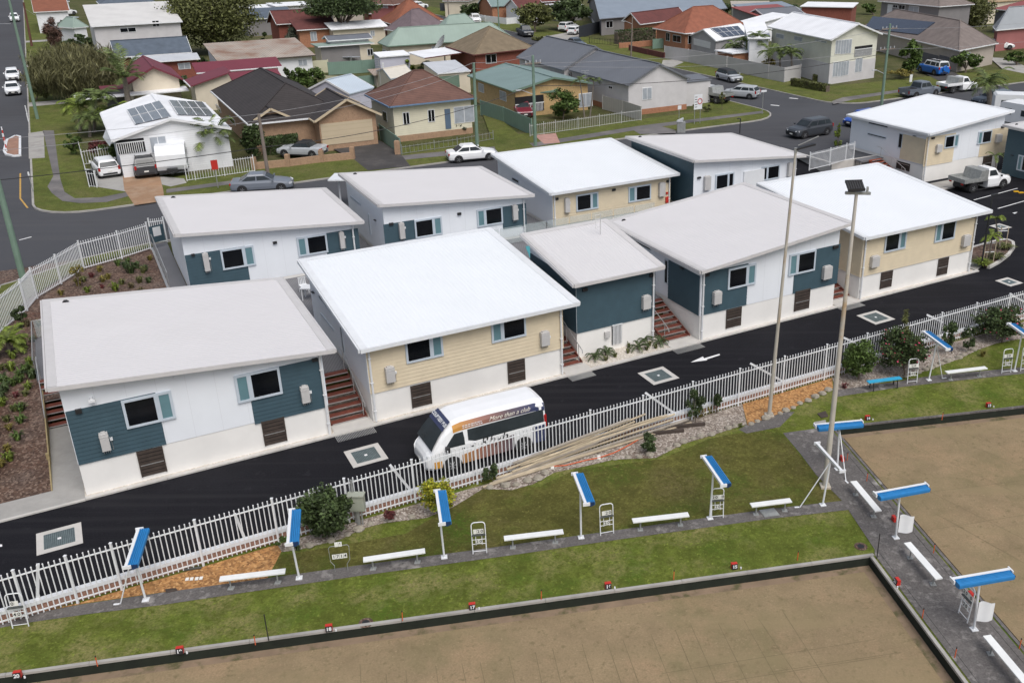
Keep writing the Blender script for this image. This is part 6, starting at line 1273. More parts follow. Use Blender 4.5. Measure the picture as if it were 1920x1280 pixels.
h = house('tiled_house_with_solar', 'tan tiled house with a large dark solar heating mat and a grey garage door', [
    D(px=((1612, 52), (1799, 95), (1872, 81)), ze=U + 2.9, kind='hip', rise=2.9, wm=L_tan, rm=T_tan, nosnap=True, feats=[('L', 'g', [(1728, 97), (1758, 124)], L_dark), ('F', 'w', [(1808, 100), (1818, 112)], 1), ('L', 'd', [(1762, 103), (1778, 128)], R_slate if 'R_slate' in globals() else L_dark)])])
onroof('solar_mat', h, [(1637, 32), (1754, 43), (1722, 66), (1622, 54)], 'L', M_solar)
house('grey_two_storey_house', 'dark grey two storey house with white framed windows behind the tan tiled house', [
    D(px=(8, (1646, 2), (1772, 12)), ze=U + 6.2, kind='hip', rise=2, wm=L_mid, rm=T_tan, feats=[('F', 'd', [(1665, 8), (1672, 28)], M_wfr), ('F', 'w', [(1675, 9), (1683, 16)]), ('F', 'w', [(1686, 9), (1697, 19)]), ('F', 'w', [(1705, 11), (1722, 27)], 1)])])
house('slate_roof_house', 'red rendered house with pale slate roof near the upper right corner', [
    D(px=((1862, 50), (1868, 57), (1960, 46)), ze=U + 3.2, kind='hip', rise=3, wm=L_pink, rm=rsheet('sheet_slate', (.30, .32, .34)))])
house('red_clad_building', 'low building with red roof and dark signboard in the far upper right corner', [
    D(px=(12, (1860, 17), (1990, 24)), ze=U + 4, kind='skillV', rise=1.5, wm=L_dark, rm=R_red)], 'building')
house('grey_hall_house', 'long house with blue-grey metal roof, verandah posts and two garage doors', [
    D(px=((1101, 6), (1124, 36), (1364, 16)), ze=U + 2.9, kind='gableA', rise=3.2, wm=L_mid, rm=R_hall, fascia=L_dark, nosnap=True, feats=[('L', 'g', [(1094, 33), (1105, 48)], M_gdw), ('L', 'g', [(1110, 35), (1119, 54)], M_gdw), ('F', 'w', [(1136, 40), (1149, 52)])])])
house('brown_roof_cottage', 'small orange brick house with dark brown roof behind the tall hedge', [
    D(px=((1165, 40), (1200, 46), (1290, 34)), ze=U + 2.7, kind='gableA', rise=1.6, wm=K_or, rm=T_dred, nosnap=True)])
house('green_roof_house', 'long cream house with pale green metal hip roof', [
    D(px=((709, 80), (727, 87), (962, 71)), ze=U + 2.9, kind='hip', rise=2.2, wm=L_creamr, rm=R_green, fascia=M_gdg, nosnap=True, feats=[('F', 'w', [(809, 87), (819, 92)], 1), ('L', 'w', [(717, 92), (726, 104)], 1)]),
    D(px=((812, 58), (830, 64), (905, 55)), ze=U + 3.1, kind='hip', rise=2.4, wm=L_creamr, rm=R_green, fascia=M_gdg, nosnap=True)])
h = house('olive_tiled_house', 'red brick house with olive brown tiled roof beside the large satellite dish', [
    D(px=((836, 87), (888, 103), (1004, 90)), ze=U + 2.9, kind='hip', rise=2.8, wm=K_red, rm=T_olive, fascia=T_dred, nosnap=True, feats=[('F', 'w', [(910, 103), (931, 118)])])])
house('white_patio_roof', 'flat white patio roof on posts beside the satellite dish', [
    D(px=((764, 98), (796, 109), (874, 98)), ze=U + 2.7, kind='flat', rise=0, wm=L_creamr, rm=R_white, fascia=T_dred, walls=False, nosnap=True)], 'patio roof')
house('orange_tiled_house', 'house with bright orange tiled hip roof beyond the pink brick house', [
    D(px=((707, 37), (738, 47), (832, 38)), ze=U + 2.9, kind='hip', rise=3.6, wm=K_red, rm=T_or, nosnap=True)])
house('purple_tiled_house', 'house with weathered purple-grey tiled roof in front of the orange tiled one', [
    D(px=((720, 55), (772, 63), (842, 50)), ze=U + 2.9, kind='hip', rise=3.0, wm=L_creamr, rm=T_purple, nosnap=True)])
house('pink_two_storey_house', 'pink two storey house with brown tiled roof at the top centre', [
    D(px=(9, (688, 8), (738, 9)), ze=U + 5.6, kind='hip', rise=2, wm=L_pink, rm=T_brown, feats=[('F', 'w', [(693, 11), (700, 17)]), ('F', 'w', [(712, 10), (728, 16)], 1)]),
    D(px=(4, (688, 26), (756, 20)), ze=U + 3, kind='skillV', rise=1, wm=K_red, rm=T_dred)])
house('dark_red_roof_house', 'red-brown brick house with dark maroon tiled roof behind the spreading tree', [
    D(px=((500, 42), (518, 46), (625, 40)), ze=U + 3.4, kind='gableA', rise=2, wm=K_red, rm=T_dred, nosnap=True),
    D(px=(5, (556, 57), (640, 53)), ze=U + 2.9, kind='skillV', rise=1.2, wm=K_or, rm=T_dred, feats=[('F', 'w', [(581, 60), (595, 77)], 1)])])
house('rusty_roof_cottage', 'white cottage under a rust streaked corrugated roof', [
    D(px=((393, 98), (409, 117), (591, 103)), ze=U + 2.8, kind='skillV', rise=1.2, wm=L_white, rm=R_rust, fascia=M_hatch, feats=[('F', 'w', [(558, 112), (577, 123)], 1)])], 'cottage')
h = house('maroon_roof_house', 'cream gabled house with maroon metal roof behind the tall thin palm', [
    D(px=((275, 130), (240, 157), (345, 150)), ze=U + 2.9, kind='gableC', rise=1.6, wm=L_creamr, rm=R_mar, fascia=R_mar),
    D(px=(4.5, (345, 150), (400, 158)), ze=U + 2.9, kind='skillV', rise=1.2, wm=L_creamr, rm=R_mar),
    D(px=(2.6, (188, 168), (240, 162)), ze=U + 2.6, kind='flat', rise=0, wm=L_dark, rm=R_mar)])
house('maroon_awning_block', 'long cream outbuilding with two maroon awning roofs', [
    D(px=(3, (368, 137), (532, 126)), ze=U + 3.2, kind='skillV', rise=.8, wm=L_creamr, rm=R_mar), D(px=(2.6, (436, 153), (533, 147)), ze=U + 2.6, kind='skillV', rise=.7, wm=L_creamr, rm=R_mar)], 'outbuilding')
house('slate_blue_roof_house', 'red brick house with slate blue tiled roof below the pale two storey house', [
    D(px=(6.5, (215, 108), (362, 100)), ze=U + 3, kind='gableA', rise=1.8, wm=K_red, rm=T_slate), D(px=(2.5, (250, 119), (382, 115)), ze=U + 2.5, kind='skillV', rise=.5, wm=K_red, rm=R_lgrey, feats=[('F', 'w', [(333, 119), (358, 129)], 1)])])
house('pale_two_storey_house', 'pale grey two storey house with long white curved fascia at the upper left', [
    D(px=(14, (170, 50), (335, 36)), ze=U + 5.8, kind='skillV', rise=2.0, wm=L_pale, rm=rsheet('sheet_offwhite', (.62, .61, .59)), fascia=M_wpaint, over=.35, feats=[('F', 'w', [(224, 53), (256, 60)]), ('F', 'w', [(284, 39), (300, 50)])])])
h = house('verandah_cottage', 'cream cottage with green flat roof and a deep verandah with tables', [
    D(px=(4.5, (596, 88), (706, 82)), ze=U + 2.7, kind='flat', rise=0, wm=L_creamr, rm=R_green, feats=[('F', 'w', [(688, 92), (700, 104)]), ('F', 'd', [(601, 90), (677, 117)], L_mid)]),
    D(px=(3.4, (615, 77), (697, 71)), ze=U + 3.2, kind='gableA', rise=.5, wm=L_white, rm=R_grey)], 'cottage')
house('white_roof_cottage', 'cream cottage with white metal roof behind the spreading tree', [
    D(px=(4, (620, 56), (730, 50)), ze=U + 2.9, kind='skillV', rise=.8, wm=L_creamr, rm=R_white, feats=[('F', 'w', [(694, 58), (703, 68)], 1)])], 'cottage')
house('lilac_shed', 'pale lilac shed with flat white roof left of the patio roof', [
    D(px=(2.8, (711, 107), (768, 102)), ze=U + 2.5, kind='skillV', rise=.3, wm=L_lilac, rm=R_white, over=.1, feats=[('F', 'w', [(716, 118), (720, 128)])])], 'shed')
house('cream_shed', 'cream metal shed with off-white gable roof behind the brown tiled roof', [
    D(px=((706, 133), (732, 148), (776, 140)), ze=U + 2.3, kind='gableA', rise=.7, wm=L_creamr, rm=mat('sheet_cream', (.62, .58, .50), .6, .05), over=.05, fascia=M_curt, nosnap=True)], 'shed')
house('grey_roof_garage', 'cream garage with green roller door and pale grey roof', [
    D(px=(5, (820, 138), (878, 131)), ze=U + 2.6, kind='skillV', rise=.7, wm=L_creamr, rm=R_lgrey, over=.1, feats=[('F', 'g', [(823, 144), (862, 163)], M_gdg)])], 'garage')
house('pale_blue_shed', 'small shed with pale blue gabled roof behind the tan brick house', [
    D(px=(4.5, (572, 170), (655, 176)), ze=U + 2.2, kind='gableC', rise=1.3, wm=L_lilac, rm=R_blue, over=.1)], 'shed')
house('rusty_lean_to', 'tiny lean-to with rusty pink and white roof sheets', [D(px=(2.4, (700, 141), (727, 139)), ze=U + 1.9, kind='skillV', rise=.4, wm=L_tan, rm=R_rust)], 'shed')
house('small_grey_shed', 'small dark grey flat shed beside the maroon awnings', [D(px=(3, (366, 162), (418, 168)), ze=U + 2.2, kind='flat', rise=0, wm=L_render, rm=R_grey)], 'shed')
# far row along the top
for i, (px, ze, kd, ri, wm_, rm_, lb) in enumerate((
    ((8, (78, 5), (130, 2)), U + 3, 'hip', 2, L_white, R_grey, 'white house with grey roof at the top left beyond the verge'),
    ((6, (130, 20), (182, 4)), U + 4, 'gableC', 2.2, L_white, T_or, 'white house with steep red roof at the top left'),
    ((5, (128, 34), (148, 32)), U + 2.6, 'flat', 0, L_tan, R_blue, 'blue shade roof beside the pale two storey house'),
    ((5, (137, 53), (166, 50)), U + 2.8, 'hip', 1.6, L_white, R_green, 'small white house corner with pale green roof'),
    ((9, (186, 8), (294, 5)), U + 3.2, 'hip', 2.4, L_creamr, T_slate, 'house with slate blue roof behind the pale two storey house'),
    ((10, (455, 18), (516, 14)), U + 3.5, 'flat', 0, L_lilac, R_white, 'pale block with bright white flat roof left of the far palms'),
    ((9, (516, 12), (590, 9)), U + 4, 'flat', 0, L_pale, R_white, 'wide bright white roof at the top centre left'),
    ((6, (460, 37), (560, 34)), U + 3, 'skillV', 1.4, L_mid, T_slate, 'house with blue-grey roof below the white flat roofs'),
    ((9, (895, 8), (935, 12)), U + 3, 'gableC', 2.2, K_or, R_green2, 'brick house with green gabled roof above the white picket fence'),
    ((6, (945, 12), (985, 16)), U + 3, 'gableC', 1.6, L_white, T_dred, 'white cottage with dark roof behind the picket fence'),
    ((10, (980, 6), (1060, 3)), U + 3, 'hip', 2.5, K_red, T_dred, 'dark red roofed house above the dark trees at the top'),
    ((6, (1045, 12), (1100, 10)), U + 3, 'flat', 0, L_mid, R_white, 'carport with white roof left of the blue-grey roof'),
    ((14, (1372, 14), (1450, 14)), U + 4, 'flat', 0, L_cream, mat('roof_sand', (.42, .38, .33), .8, .1), 'flat cream commercial building at the top right of centre'),
    ((9, (1392, 30), (1445, 36)), U + 3, 'gableC', 1.4, L_mid, R_grey, 'grey gabled shed right of the terracotta roof'),
    ((10, (1436, 34), (1530, 27)), U + 3, 'skillV', 1.6, L_mid, R_hall, 'long grey roofed shed behind the two storey cream house'),
    ((8, (1422, 31), (1486, 22)), U + 3.4, 'skillV', 1.0, L_mid, R_red, 'red metal roof among grey sheds'),
    ((10, (1500, 12), (1600, 14)), U + 4.5, 'flat', 0, K_red, R_white, 'white roofed shop building at the top right'),
    ((8, (1378, 42), (1424, 46)), U + 2.9, 'skillV', 1.2, L_white, R_white, 'white skillion roof behind the solar garage'),
    ((12, (1402, 72), (1446, 72)), U + 4.2, 'skillV', 1, L_white, R_white, 'tall white wing between the solar garage and the cream house'),
    ((5, (1340, 94), (1378, 100)), U + 2.2, 'flat', 0, K_or, R_white, 'small flat pergola roof among the palms by the grey boundary wall'),
    ((10, (620, 5), (690, 4)), U + 4, 'hip', 2, L_tan, T_brown, 'brown roofed house behind the spreading tree'),
    ((10, (830, 2), (880, 2)), U + 3.4, 'hip', 2, L_creamr, T_brown, 'cream walled house at the very top centre'),
    ((12, (1200, -4), (1360, -6)), U + 4.5, 'flat', 0, L_dark, R_lgrey, 'long dark building along the very top'),
    ((12, (1780, -2), (1890, 2)), U + 4, 'flat', 0, L_creamr, mat('roof_ochre', (.4, .28, .17), .8, .1), 'ochre roofed building at the top right corner'))):
    house('far_house', lb, [D(px=px, ze=ze, kind=kd, rise=ri, wm=wm_, rm=rm_, over=.3)], 'house')
# ------------------------------------------------------------------ yard fences and walls
def pfence(name, label, pts, hgt, m, th=.06, zb=U, group=None, posts=False, cat='fence', ground=True):
    P = [G(u, v, zb) for u, v in pts]; r = root(name, P[0], label, cat, group)
    for a, c in zip(P, P[1:]): sub('panel', r, m, lambda b: b.beam(a + Vector((0, 0, hgt / 2)), c + Vector((0, 0, hgt / 2)), th, hgt))
    for q in P: sub('post', r, m, lambda b: b.beam(q, q + Vector((0, 0, hgt + .06)), th + .05, th + .05))
    return r
F_grey = mat('fence_grey', (.44, .43, .43), .8, .05, .6); F_green = mat('fence_green', (.17, .26, .21), .7, .06, 1, wave=(1.3, 'X', .3, (.13, .2, .16), .4)); F_cream = mat('fence_cream', (.55, .53, .38), .7, .04, 1); F_dark = mat('fence_dark', (.03, .035, .045), .7, .08); F_wood = mat('fence_wood', (.22, .15, .11), .9, .15, 2); F_lg = mat('fence_palegrey', (.40, .39, .36), .7, .05, 1, wave=(1.3, 'X', .3, (.3, .3, .28), .4))
pfence('boundary_wall', 'tall pale grey panel wall along the side street, upper stretch', [(1246, 111), (1290, 118), (1362, 133)], 1.9, F_grey, cat='wall')
pfence('boundary_wall', 'tall pale grey panel wall along the side street, lower stretch beside the palms', [(1363, 133), (1440, 150), (1470, 156), (1500, 149)], 1.9, F_grey, cat='wall')
pfence('metal_fence', 'cream metal fence behind the tan brick house', [(612, 168), (670, 170)], 1.7, F_cream)
pfence('metal_fence', 'green metal fence between the cream fence and the cream shed', [(671, 170), (708, 166)], 1.7, F_green)
pfence('metal_fence', 'green metal fence in front of the verandah cottage', [(617, 141), (680, 137), (710, 134)], 1.7, F_green)
pfence('metal_fence', 'cream metal fence right of the rusty roof cottage', [(560, 140), (617, 136)], 1.7, F_cream)
pfence('timber_fence', 'old grey paling fence behind the cypress tree', [(565, 86), (615, 83)], 1.6, F_lg)
pfence('metal_fence', 'green metal fence beside the driveway of the cream house', [(902, 216), (945, 230), (998, 254)], 1.6, F_green)
pfence('metal_fence', 'short green metal fence at the right side of the tan brick house', [(714, 262), (745, 285), (752, 291)], 1.5, F_green)
pfence('metal_fence', 'pale grey metal fence between the blond brick house and the rendered house', [(1130, 205), (1168, 215), (1202, 227)], 1.5, F_lg)
pfence('dark_fence', 'long black fence running down to the blue-grey sedan', [(1086, 72), (1130, 60), (1170, 56)], 2.0, F_dark)
pfence('dark_fence', 'black yard fence above the grass at the top centre', [(826, 22), (868, 20), (905, 18)], 1.8, F_dark)
pfence('white_fence', 'white fence with cream gate along the upper street', [(865, 33), (910, 42), (950, 47), (1000, 42)], 1.3, M_wfr)
pfence('brick_wall', 'low orange brick wall in front of the tall hedge', [(1162, 92), (1224, 86)], .9, K_or, .2, cat='wall')
pfence('brick_wall', 'low brown brick wall on the side street corner', [(1180, 96), (1215, 104), (1246, 111)], .9, T_dred, .2, cat='wall')
pfence('timber_fence', 'red-brown fence beside the slate roofed house', [(1862, 92), (1910, 88)], 1.7, F_wood)
pfence('metal_fence', 'dark green side gate left of the garden wall', [(1224, 92), (1246, 90)], 1.5, F_green)
# brick piers and wall before the silver convertible
r = root('garden_wall', G(540, 315, U), 'tan brick garden wall with piers in front of the silver convertible', 'wall')
for a, c in zip([(478, 320), (541, 314), (604, 306)], [(541, 314), (604, 306), (665, 300)]): sub('wall_panel', r, K_tan, lambda b: b.beam(G(*a, U) + Vector((0, 0, .35)), G(*c, U) + Vector((0, 0, .35)), .2, .7))
for q in ((478, 320), (541, 314), (604, 306), (662, 300)): sub('pier', r, K_tan, lambda b: b.beam(G(*q, U), G(*q, U) + Vector((0, 0, 1.15)), .38, .38))
r = root('gate_pier', G(747, 291, U), 'brick letterbox pier at the end of the dark driveway', 'pier'); q = G(747, 291, U)
sub('pier', r, K_tan, lambda b: b.box(q.x - .25, q.x + .25, q.y - .25, q.y + .25, U, U + 1.3))
def wire_fence(lab, pts, hgt, step=.14, m=M_wfr, nm='picket_fence'):
    P = [G(u, v, U + .1) for u, v in pts]; r = root(nm, P[0], lab, 'fence')
    for q in P: sub('post', r, m, lambda b: b.tube([q, q + Vector((0, 0, hgt + .1))], .035, 6))
    for a, c in zip(P, P[1:]):
        n = max(2, int((c - a).length / step))
        sub('fence_panel', r, m, lambda b: ([b.beam(a.lerp(c, i / n) + Vector((0, 0, .05)), a.lerp(c, i / n) + Vector((0, 0, hgt)), .025, .025) for i in range(1, n)], [b.beam(a + Vector((0, 0, z)), c + Vector((0, 0, z)), .03, .035) for z in (.1, hgt - .12)]))
wire_fence('white tube fence right of the caravan driveway', [(351, 340), (367, 338), (422, 330), (478, 322)], 1.35, .2)
wire_fence('white tube fence left of the white solar house, beside the white hatchback', [(158, 310), (188, 305), (220, 300)], 1.3, .2)
wire_fence('white tube fence running down the grass beside the white hatchback', [(152, 290), (160, 320), (168, 351), (182, 352)], 1.25, .2)
wire_fence('low grey mesh fence before the lawn of the cream house', [(754, 290), (815, 281), (858, 275), (925, 262)], .8, .4, M_galv, 'mesh_fence')
wire_fence('pale grey tube fence and arched gate before the blond brick house', [(994, 256), (1020, 252), (1042, 249), (1084, 243), (1124, 237), (1165, 231), (1202, 226)], 1.15, .2, mat('fence_silver', (.5, .51, .5), .6, .04))
wire_fence('dark wire fence beside the black fence on the upper street', [(1105, 82), (1144, 85), (1160, 88)], 1.0, .5, M_dark, 'wire_fence')
# satellite dish on a mast
q = G(835, 124, U); r = root('satellite_dish', q, 'large mesh satellite dish on a white mast beside the patio roof', 'satellite dish')
ct = q + Vector((-.25, 0, 3.0)); ax = Vector((-.75, -.25, .6)).normalized(); e1_ = ax.cross(Vector((0, 0, 1))).normalized(); e2_ = ax.cross(e1_)
sub('mast', r, M_galv, lambda b: b.tube([q, q + Vector((0, 0, 2.9))], .09, 8))
sub('dish', r, mat('dish_mesh', (.33, .34, .34), .6, .15, 5), lambda b: b.loft([[ct + ax * (rr * rr * .28) + (e1_ * math.cos(2 * PI * i / 18) + e2_ * math.sin(2 * PI * i / 18)) * rr for i in range(18)] for rr in (.05, .5, .95, 1.3, 1.31)], cap=False))
sub('feed_arm', r, M_galv, lambda b: b.tube([ct, ct + ax * 1.0], .02, 5))
# ------------------------------------------------------------------ plants
def leafm(nm, c, v=.35):
    m = mat(nm, c, .6, v, 1.3, spec=.3); return m
def leafset(nm, c): return [leafm(nm + '_a', c), leafm(nm + '_b', tuple(x * 1.45 for x in c)), leafm(nm + '_c', tuple(x * .6 for x in c))]
LV = dict(olive=leafset('leaf_olive', (.115, .125, .042)), dark=leafset('leaf_dark', (.055, .082, .028)), mid=leafset('leaf_mid', (.08, .125, .03)), bright=leafset('leaf_bright', (.14, .185, .03)), grey=leafset('leaf_grey', (.085, .10, .07)), brown=leafset('leaf_brown', (.13, .105, .055)), weep=leafset('leaf_weep', (.145, .14, .065)), palm=leafset('leaf_palm', (.10, .135, .04)), yellow=leafset('leaf_yellow', (.42, .40, .03)), red=leafset('leaf_red', (.14, .04, .04)), gold=leafset('leaf_gold', (.19, .16, .04)), bare=leafset('leaf_bare', (.15, .09, .07)))
M_bark = mat('bark', (.14, .11, .085), .95, .25, 2); M_barkp = mat('palm_trunk', (.22, .19, .16), .9, .2, 4, wave=(2.5, 'Z', .5, (.12, .1, .08), .3)); M_pink = mat('flower_pink', (.62, .05, .14), .5, .15, 5); M_fw = mat('flower_white', (.7, .62, .6), .5, .1, 5)
def leaves(b, pts, size, rnd, asp=1.8, droop=0, mi=None):
    for p in pts:
        a = Vector((rnd.gauss(0, 1), rnd.gauss(0, 1), rnd.gauss(0, .7) - droop)).normalized(); c = a.orthogonal(); c.rotate(Matrix.Rotation(rnd.uniform(0, 6.28), 3, a))
        s = size * rnd.uniform(.6, 1.3); h = a * s * asp / 2; w_ = c * s / 2
        i = b.p(p - h, p + w_ * .8 - h * .1, p + h, p - w_ * .8 - h * .1); b.face((i, i + 1, i + 2, i + 3), mi if mi is not None else rnd.choices((0, 1, 2), (5, 3, 3))[0])
def crown_pts(ctr, rx, ry, rz, n, rnd, blobs=None, flat=0, shell=.5):
    K = blobs or max(6, int(n / 120)); out = []; B = []
    while len(B) < K:
        q = Vector((rnd.uniform(-1, 1), rnd.uniform(-1, 1), rnd.uniform(-1, 1)))
        if q.length < 1 and q.length > .25 and (not flat or q.z > -flat): B.append((q, rnd.uniform(.22, .42)))
    per = n // K
    for q, br in B:
        for _ in range(per):
            d = Vector((rnd.gauss(0, 1), rnd.gauss(0, 1), rnd.gauss(0, 1))).normalized() * br * (rnd.random() ** shell)
            if d.z < 0: d.z *= .6
            t = q * .82 + d; out.append(ctr + Vector((t.x * rx, t.y * ry, t.z * rz)))
    return out, B
def depthpt(u, v, base):
    d = ray(u, v); return CAM + d * (base.y / d.y)
def tree(name, label, base, box, col, n=2500, leaf=.16, cat='tree', z=U, depth=.85, trunk=.16, limbs=6, flat=0, group=None, flowers=None, droop=0, seed=None, asp=1.8, low=.35, tall=None):
    rnd = random.Random(seed or hash((base[0], base[1])) % 9999 + 3); O = G(*base, z); u0, v0, u1, v1 = box
    L_, R_ = depthpt(u0, (v0 + v1) / 2, O), depthpt(u1, (v0 + v1) / 2, O); rx = (R_ - L_).length / 2; tp, bt = depthpt((u0 + u1) / 2, v0, O), depthpt((u0 + u1) / 2, v1, O)
    bz = max(bt.z, z + .1); rz = max(.2, (tp.z - bz) / 2); ctr = Vector(((L_.x + R_.x) / 2, O.y + (rx * depth * .25 if rx > 1 else 0), bz + rz))
    r = root(name, O, label, cat, group)
    P, B = crown_pts(ctr, rx, rx * depth, rz, n, rnd, flat=flat)
    def tk(b):
        top = Vector((ctr.x * .7 + O.x * .3, ctr.y * .7 + O.y * .3, bz + rz * (low)))
        m1 = O.lerp(top, .5) + Vector((rnd.uniform(-.1, .1) * rx * .3, 0, 0)); b.tube([O - Vector((0, 0, .1)), m1, top], [trunk, trunk * .75, trunk * .55], 8)
        for q, br in sorted(B, key=lambda x: rnd.random())[:limbs]:
            e = ctr + Vector((q.x * rx * .75, q.y * rx * depth * .75, q.z * rz * .7)); st0 = m1.lerp(top, rnd.random()); md = st0.lerp(e, .5) + Vector((0, 0, rnd.uniform(.0, .1) * rz)); b.tube([st0, md, e], [trunk * .45, trunk * .3, trunk * .12], 6)
    sub('trunk', r, M_bark, tk)
    sub('crown', r, LV[col] if isinstance(col, str) else col, lambda b: leaves(b, P, leaf, rnd, asp, droop))
    if flowers:
        m_, k = flowers; F_ = rnd.sample(P, min(len(P), k))
        def fl(b):
            for p in F_:
                p = p + (p - ctr).normalized() * .05; s = leaf * .55 * rnd.uniform(.8, 1.4)
                b.loft([[p + Vector((math.cos(a) * s * q, math.sin(a) * s * q, zz * s)) for a in [i * PI / 2.5 for i in range(5)]] for q, zz in ((.1, -.4), (1, 0), (.3, .5))])
        sub('blossom', r, m_, fl)
    return r
def bush(label, base, box, col, n=900, leaf=.09, z=U, name='shrub', cat='shrub', **k): return tree(name, label, base, box, col, n, leaf, cat, z, trunk=k.pop('trunk', .04), limbs=5, low=.5, **k)
def frond(b, o, dirv, L, rnd, nl=14, wd=.5, sag=.9, lw=.05, m=None):
    d = Vector((dirv.x, dirv.y, 0)).normalized(); e = dirv.z; side = Vector((-d.y, d.x, 0)); pts = []
    for i in range(nl + 1):
        f = i / nl; pts.append(o + d * L * f * (1 - .18 * f) + Vector((0, 0, L * (e * f - sag * (.55 + .45 * e) * f * f))))
    for i in range(nl): b.beam(pts[i], pts[i + 1], .035 * (1.2 - i / nl), .03, 0)
    for i in range(1, nl + 1):
        t = (pts[i] - pts[i - 1]).normalized(); ll_ = L * wd * math.sin(PI * (.12 + .82 * i / nl)) ** .7 * .5; w_ = max(lw, L / nl * .42)
        for sg in (-1, 1):
            tip = pts[i] + side * sg * ll_ * .8 + t * ll_ * .7 - Vector((0, 0, ll_ * rnd.uniform(.1, .45))); k = b.p(pts[i] - t * w_, pts[i] + t * w_, tip + t * w_ * .3, tip - t * w_ * .1)
            b.face((k, k + 1, k + 2, k + 3), rnd.choices((0, 1, 2), (5, 3, 2))[0] if m is None else m)
def palm(name, label, base, head, rpx, col='palm', z=U, nf=16, trunk=.14, group=None, sag=.85, up=.9, cat='palm', nl=14, wd=.55, seed=0):
    O = G(*base, z); T = depthpt(*head, O); rnd = random.Random(seed + int(base[0] * 7 + base[1])); R_ = (depthpt(head[0] + rpx, head[1], O) - T).length
    if T.z < z + .05: T.z = z + .05
    r = root(name, O, label, cat, group)
    if T.z > z + .3: sub('trunk', r, M_barkp, lambda b: b.tube([O - Vector((0, 0, .1)), O.lerp(T, .5) + Vector((.03, 0, 0)), T], [trunk * 1.15, trunk, trunk * .8], 9))
    def fr(b):
        for i in range(nf):
            a = 2 * PI * i / nf * 2.4 + rnd.uniform(-.2, .2); e = up * rnd.uniform(.0, 1.15) + (.25 if i % 3 == 0 else 0)
            frond(b, T, Vector((math.cos(a), math.sin(a), e)), R_ * rnd.uniform(.85, 1.12), rnd, nl, wd, sag * rnd.uniform(.7, 1.2))
    sub('fronds', r, LV[col], fr); return r
def tuft(p, h, col, lab, seed, name='grass_tuft', nb=26, group='small plants in the mulch garden', spread=.7, cat='plant', w_=.02):
    rnd = random.Random(seed); b = MB()
    for i in range(nb):
        a = rnd.uniform(0, 6.28); o = p + Vector((math.cos(a), math.sin(a), 0)) * rnd.uniform(0, h * .25); d = Vector((math.cos(a), math.sin(a), 0)) * h * spread * rnd.uniform(.3, 1); s = Vector((-math.sin(a), math.cos(a), 0)) * w_ * rnd.uniform(.7, 1.6); hh = h * rnd.uniform(.6, 1.1)
        m1 = o + d * .4 + Vector((0, 0, hh * .8)); t = o + d + Vector((0, 0, hh * rnd.uniform(.45, 1)))
        k = b.p(o - s, o + s, m1 + s, m1 - s, t); b.face((k, k + 1, k + 2, k + 3), i % 3); b.face((k + 3, k + 2, k + 4), i % 3)
    return tag(b.build(name, LV[col], org=p), lab, cat, group)
# ---- big trees
tree('broad_tree', 'large dark olive broadleaf tree in the yard right of the pale two storey house', (413, 103), (296, -38, 482, 104), 'olive', 19000, .25, trunk=.45, limbs=18, low=.2)
tree('weeping_tree', 'wide brown-green weeping tree beside the left street', (128, 192), (40, 84, 220, 194), 'weep', 19000, .075, trunk=.25, limbs=14, droop=1.8, asp=15)
tree('spreading_tree', 'flat topped spreading dark tree with forked red-brown trunk', (636, 84), (562, -22, 709, 58), 'dark', 15000, .24, trunk=.4, limbs=18, low=.1, flat=.2)
tree('conifer_tree', 'big dark tree behind the tan tiled house at the upper right', (1812, 75), (1726, -26, 1874, 66), 'olive', 15000, .24, trunk=.4, limbs=14)
tree('street_tree', 'ragged olive tree above the black pickup', (1003, 62), (958, 4, 1040, 52), 'olive', 3000, .34, trunk=.2)
tree('street_tree', 'dark bushy trees left of the carport with two white cars', (1062, 58), (1014, 0, 1114, 50), 'dark', 3500, .34, trunk=.2)
tree('street_tree', 'dark tree above the white pickup at the top', (884, 36), (860, -2, 906, 33), 'dark', 1600, .4)
tree('street_tree', 'pale drooping tree at the very top centre', (848, 22), (826, -10, 862, 14), 'brown', 900, .4)
tree('yard_tree', 'dark tree at the top left of the pale two storey house', (222, 10), (182, -16, 222, 12), 'dark', 1400, .4)
tree('yard_tree', 'round green tree behind the black tiled roof', (577, 172), (546, 122, 612, 172), 'mid', 3000, .2)
tree('cypress', 'narrow dark cypress left of the round green tree', (541, 168), (530, 122, 553, 168), 'dark', 1500, .18, cat='tree')
tree('yard_tree', 'dark shrubby tree left of the pale two storey house', (150, 98), (110, 62, 180, 98), 'dark', 2200, .26)
tree('yard_tree', 'dark hedge tree by the small white cottage corner', (132, 80), (106, 40, 152, 80), 'dark', 1600, .28)
tree('yard_tree', 'grey-green round tree at the top left', (96, 34), (76, 2, 118, 30), 'grey', 1300, .38)
tree('bare_tree', 'brown leafless tree beside the two grey poles', (94, 92), (76, 30, 114, 92), 'bare', 2600, .13, asp=6, limbs=14)
tree('yard_tree', 'dark round tree right of the long pale blue roof', (493, 92), (482, 60, 508, 90), 'dark', 700, .3)
tree('columnar_tree', 'tall narrow leafy column beside the blue four wheel drive', (1708, 146), (1689, 66, 1732, 146), 'mid', 2600, .24)
tree('street_tree', 'loose green tree in front of the tan tiled house', (1810, 138), (1786, 94, 1842, 138), 'mid', 1500, .22)
tree('yard_tree', 'dark bushes left of the red roofed sheds', (1366, 36), (1340, 8, 1392, 32), 'dark', 1200, .34)
tree('yard_tree', 'green and orange shrubs under the red metal roof', (1442, 52), (1420, 32, 1466, 50), 'gold', 900, .26)
tree('yard_tree', 'green bushes at the right edge beside the concrete drive', (1906, 124), (1886, 94, 1935, 126), 'mid', 1300, .24)
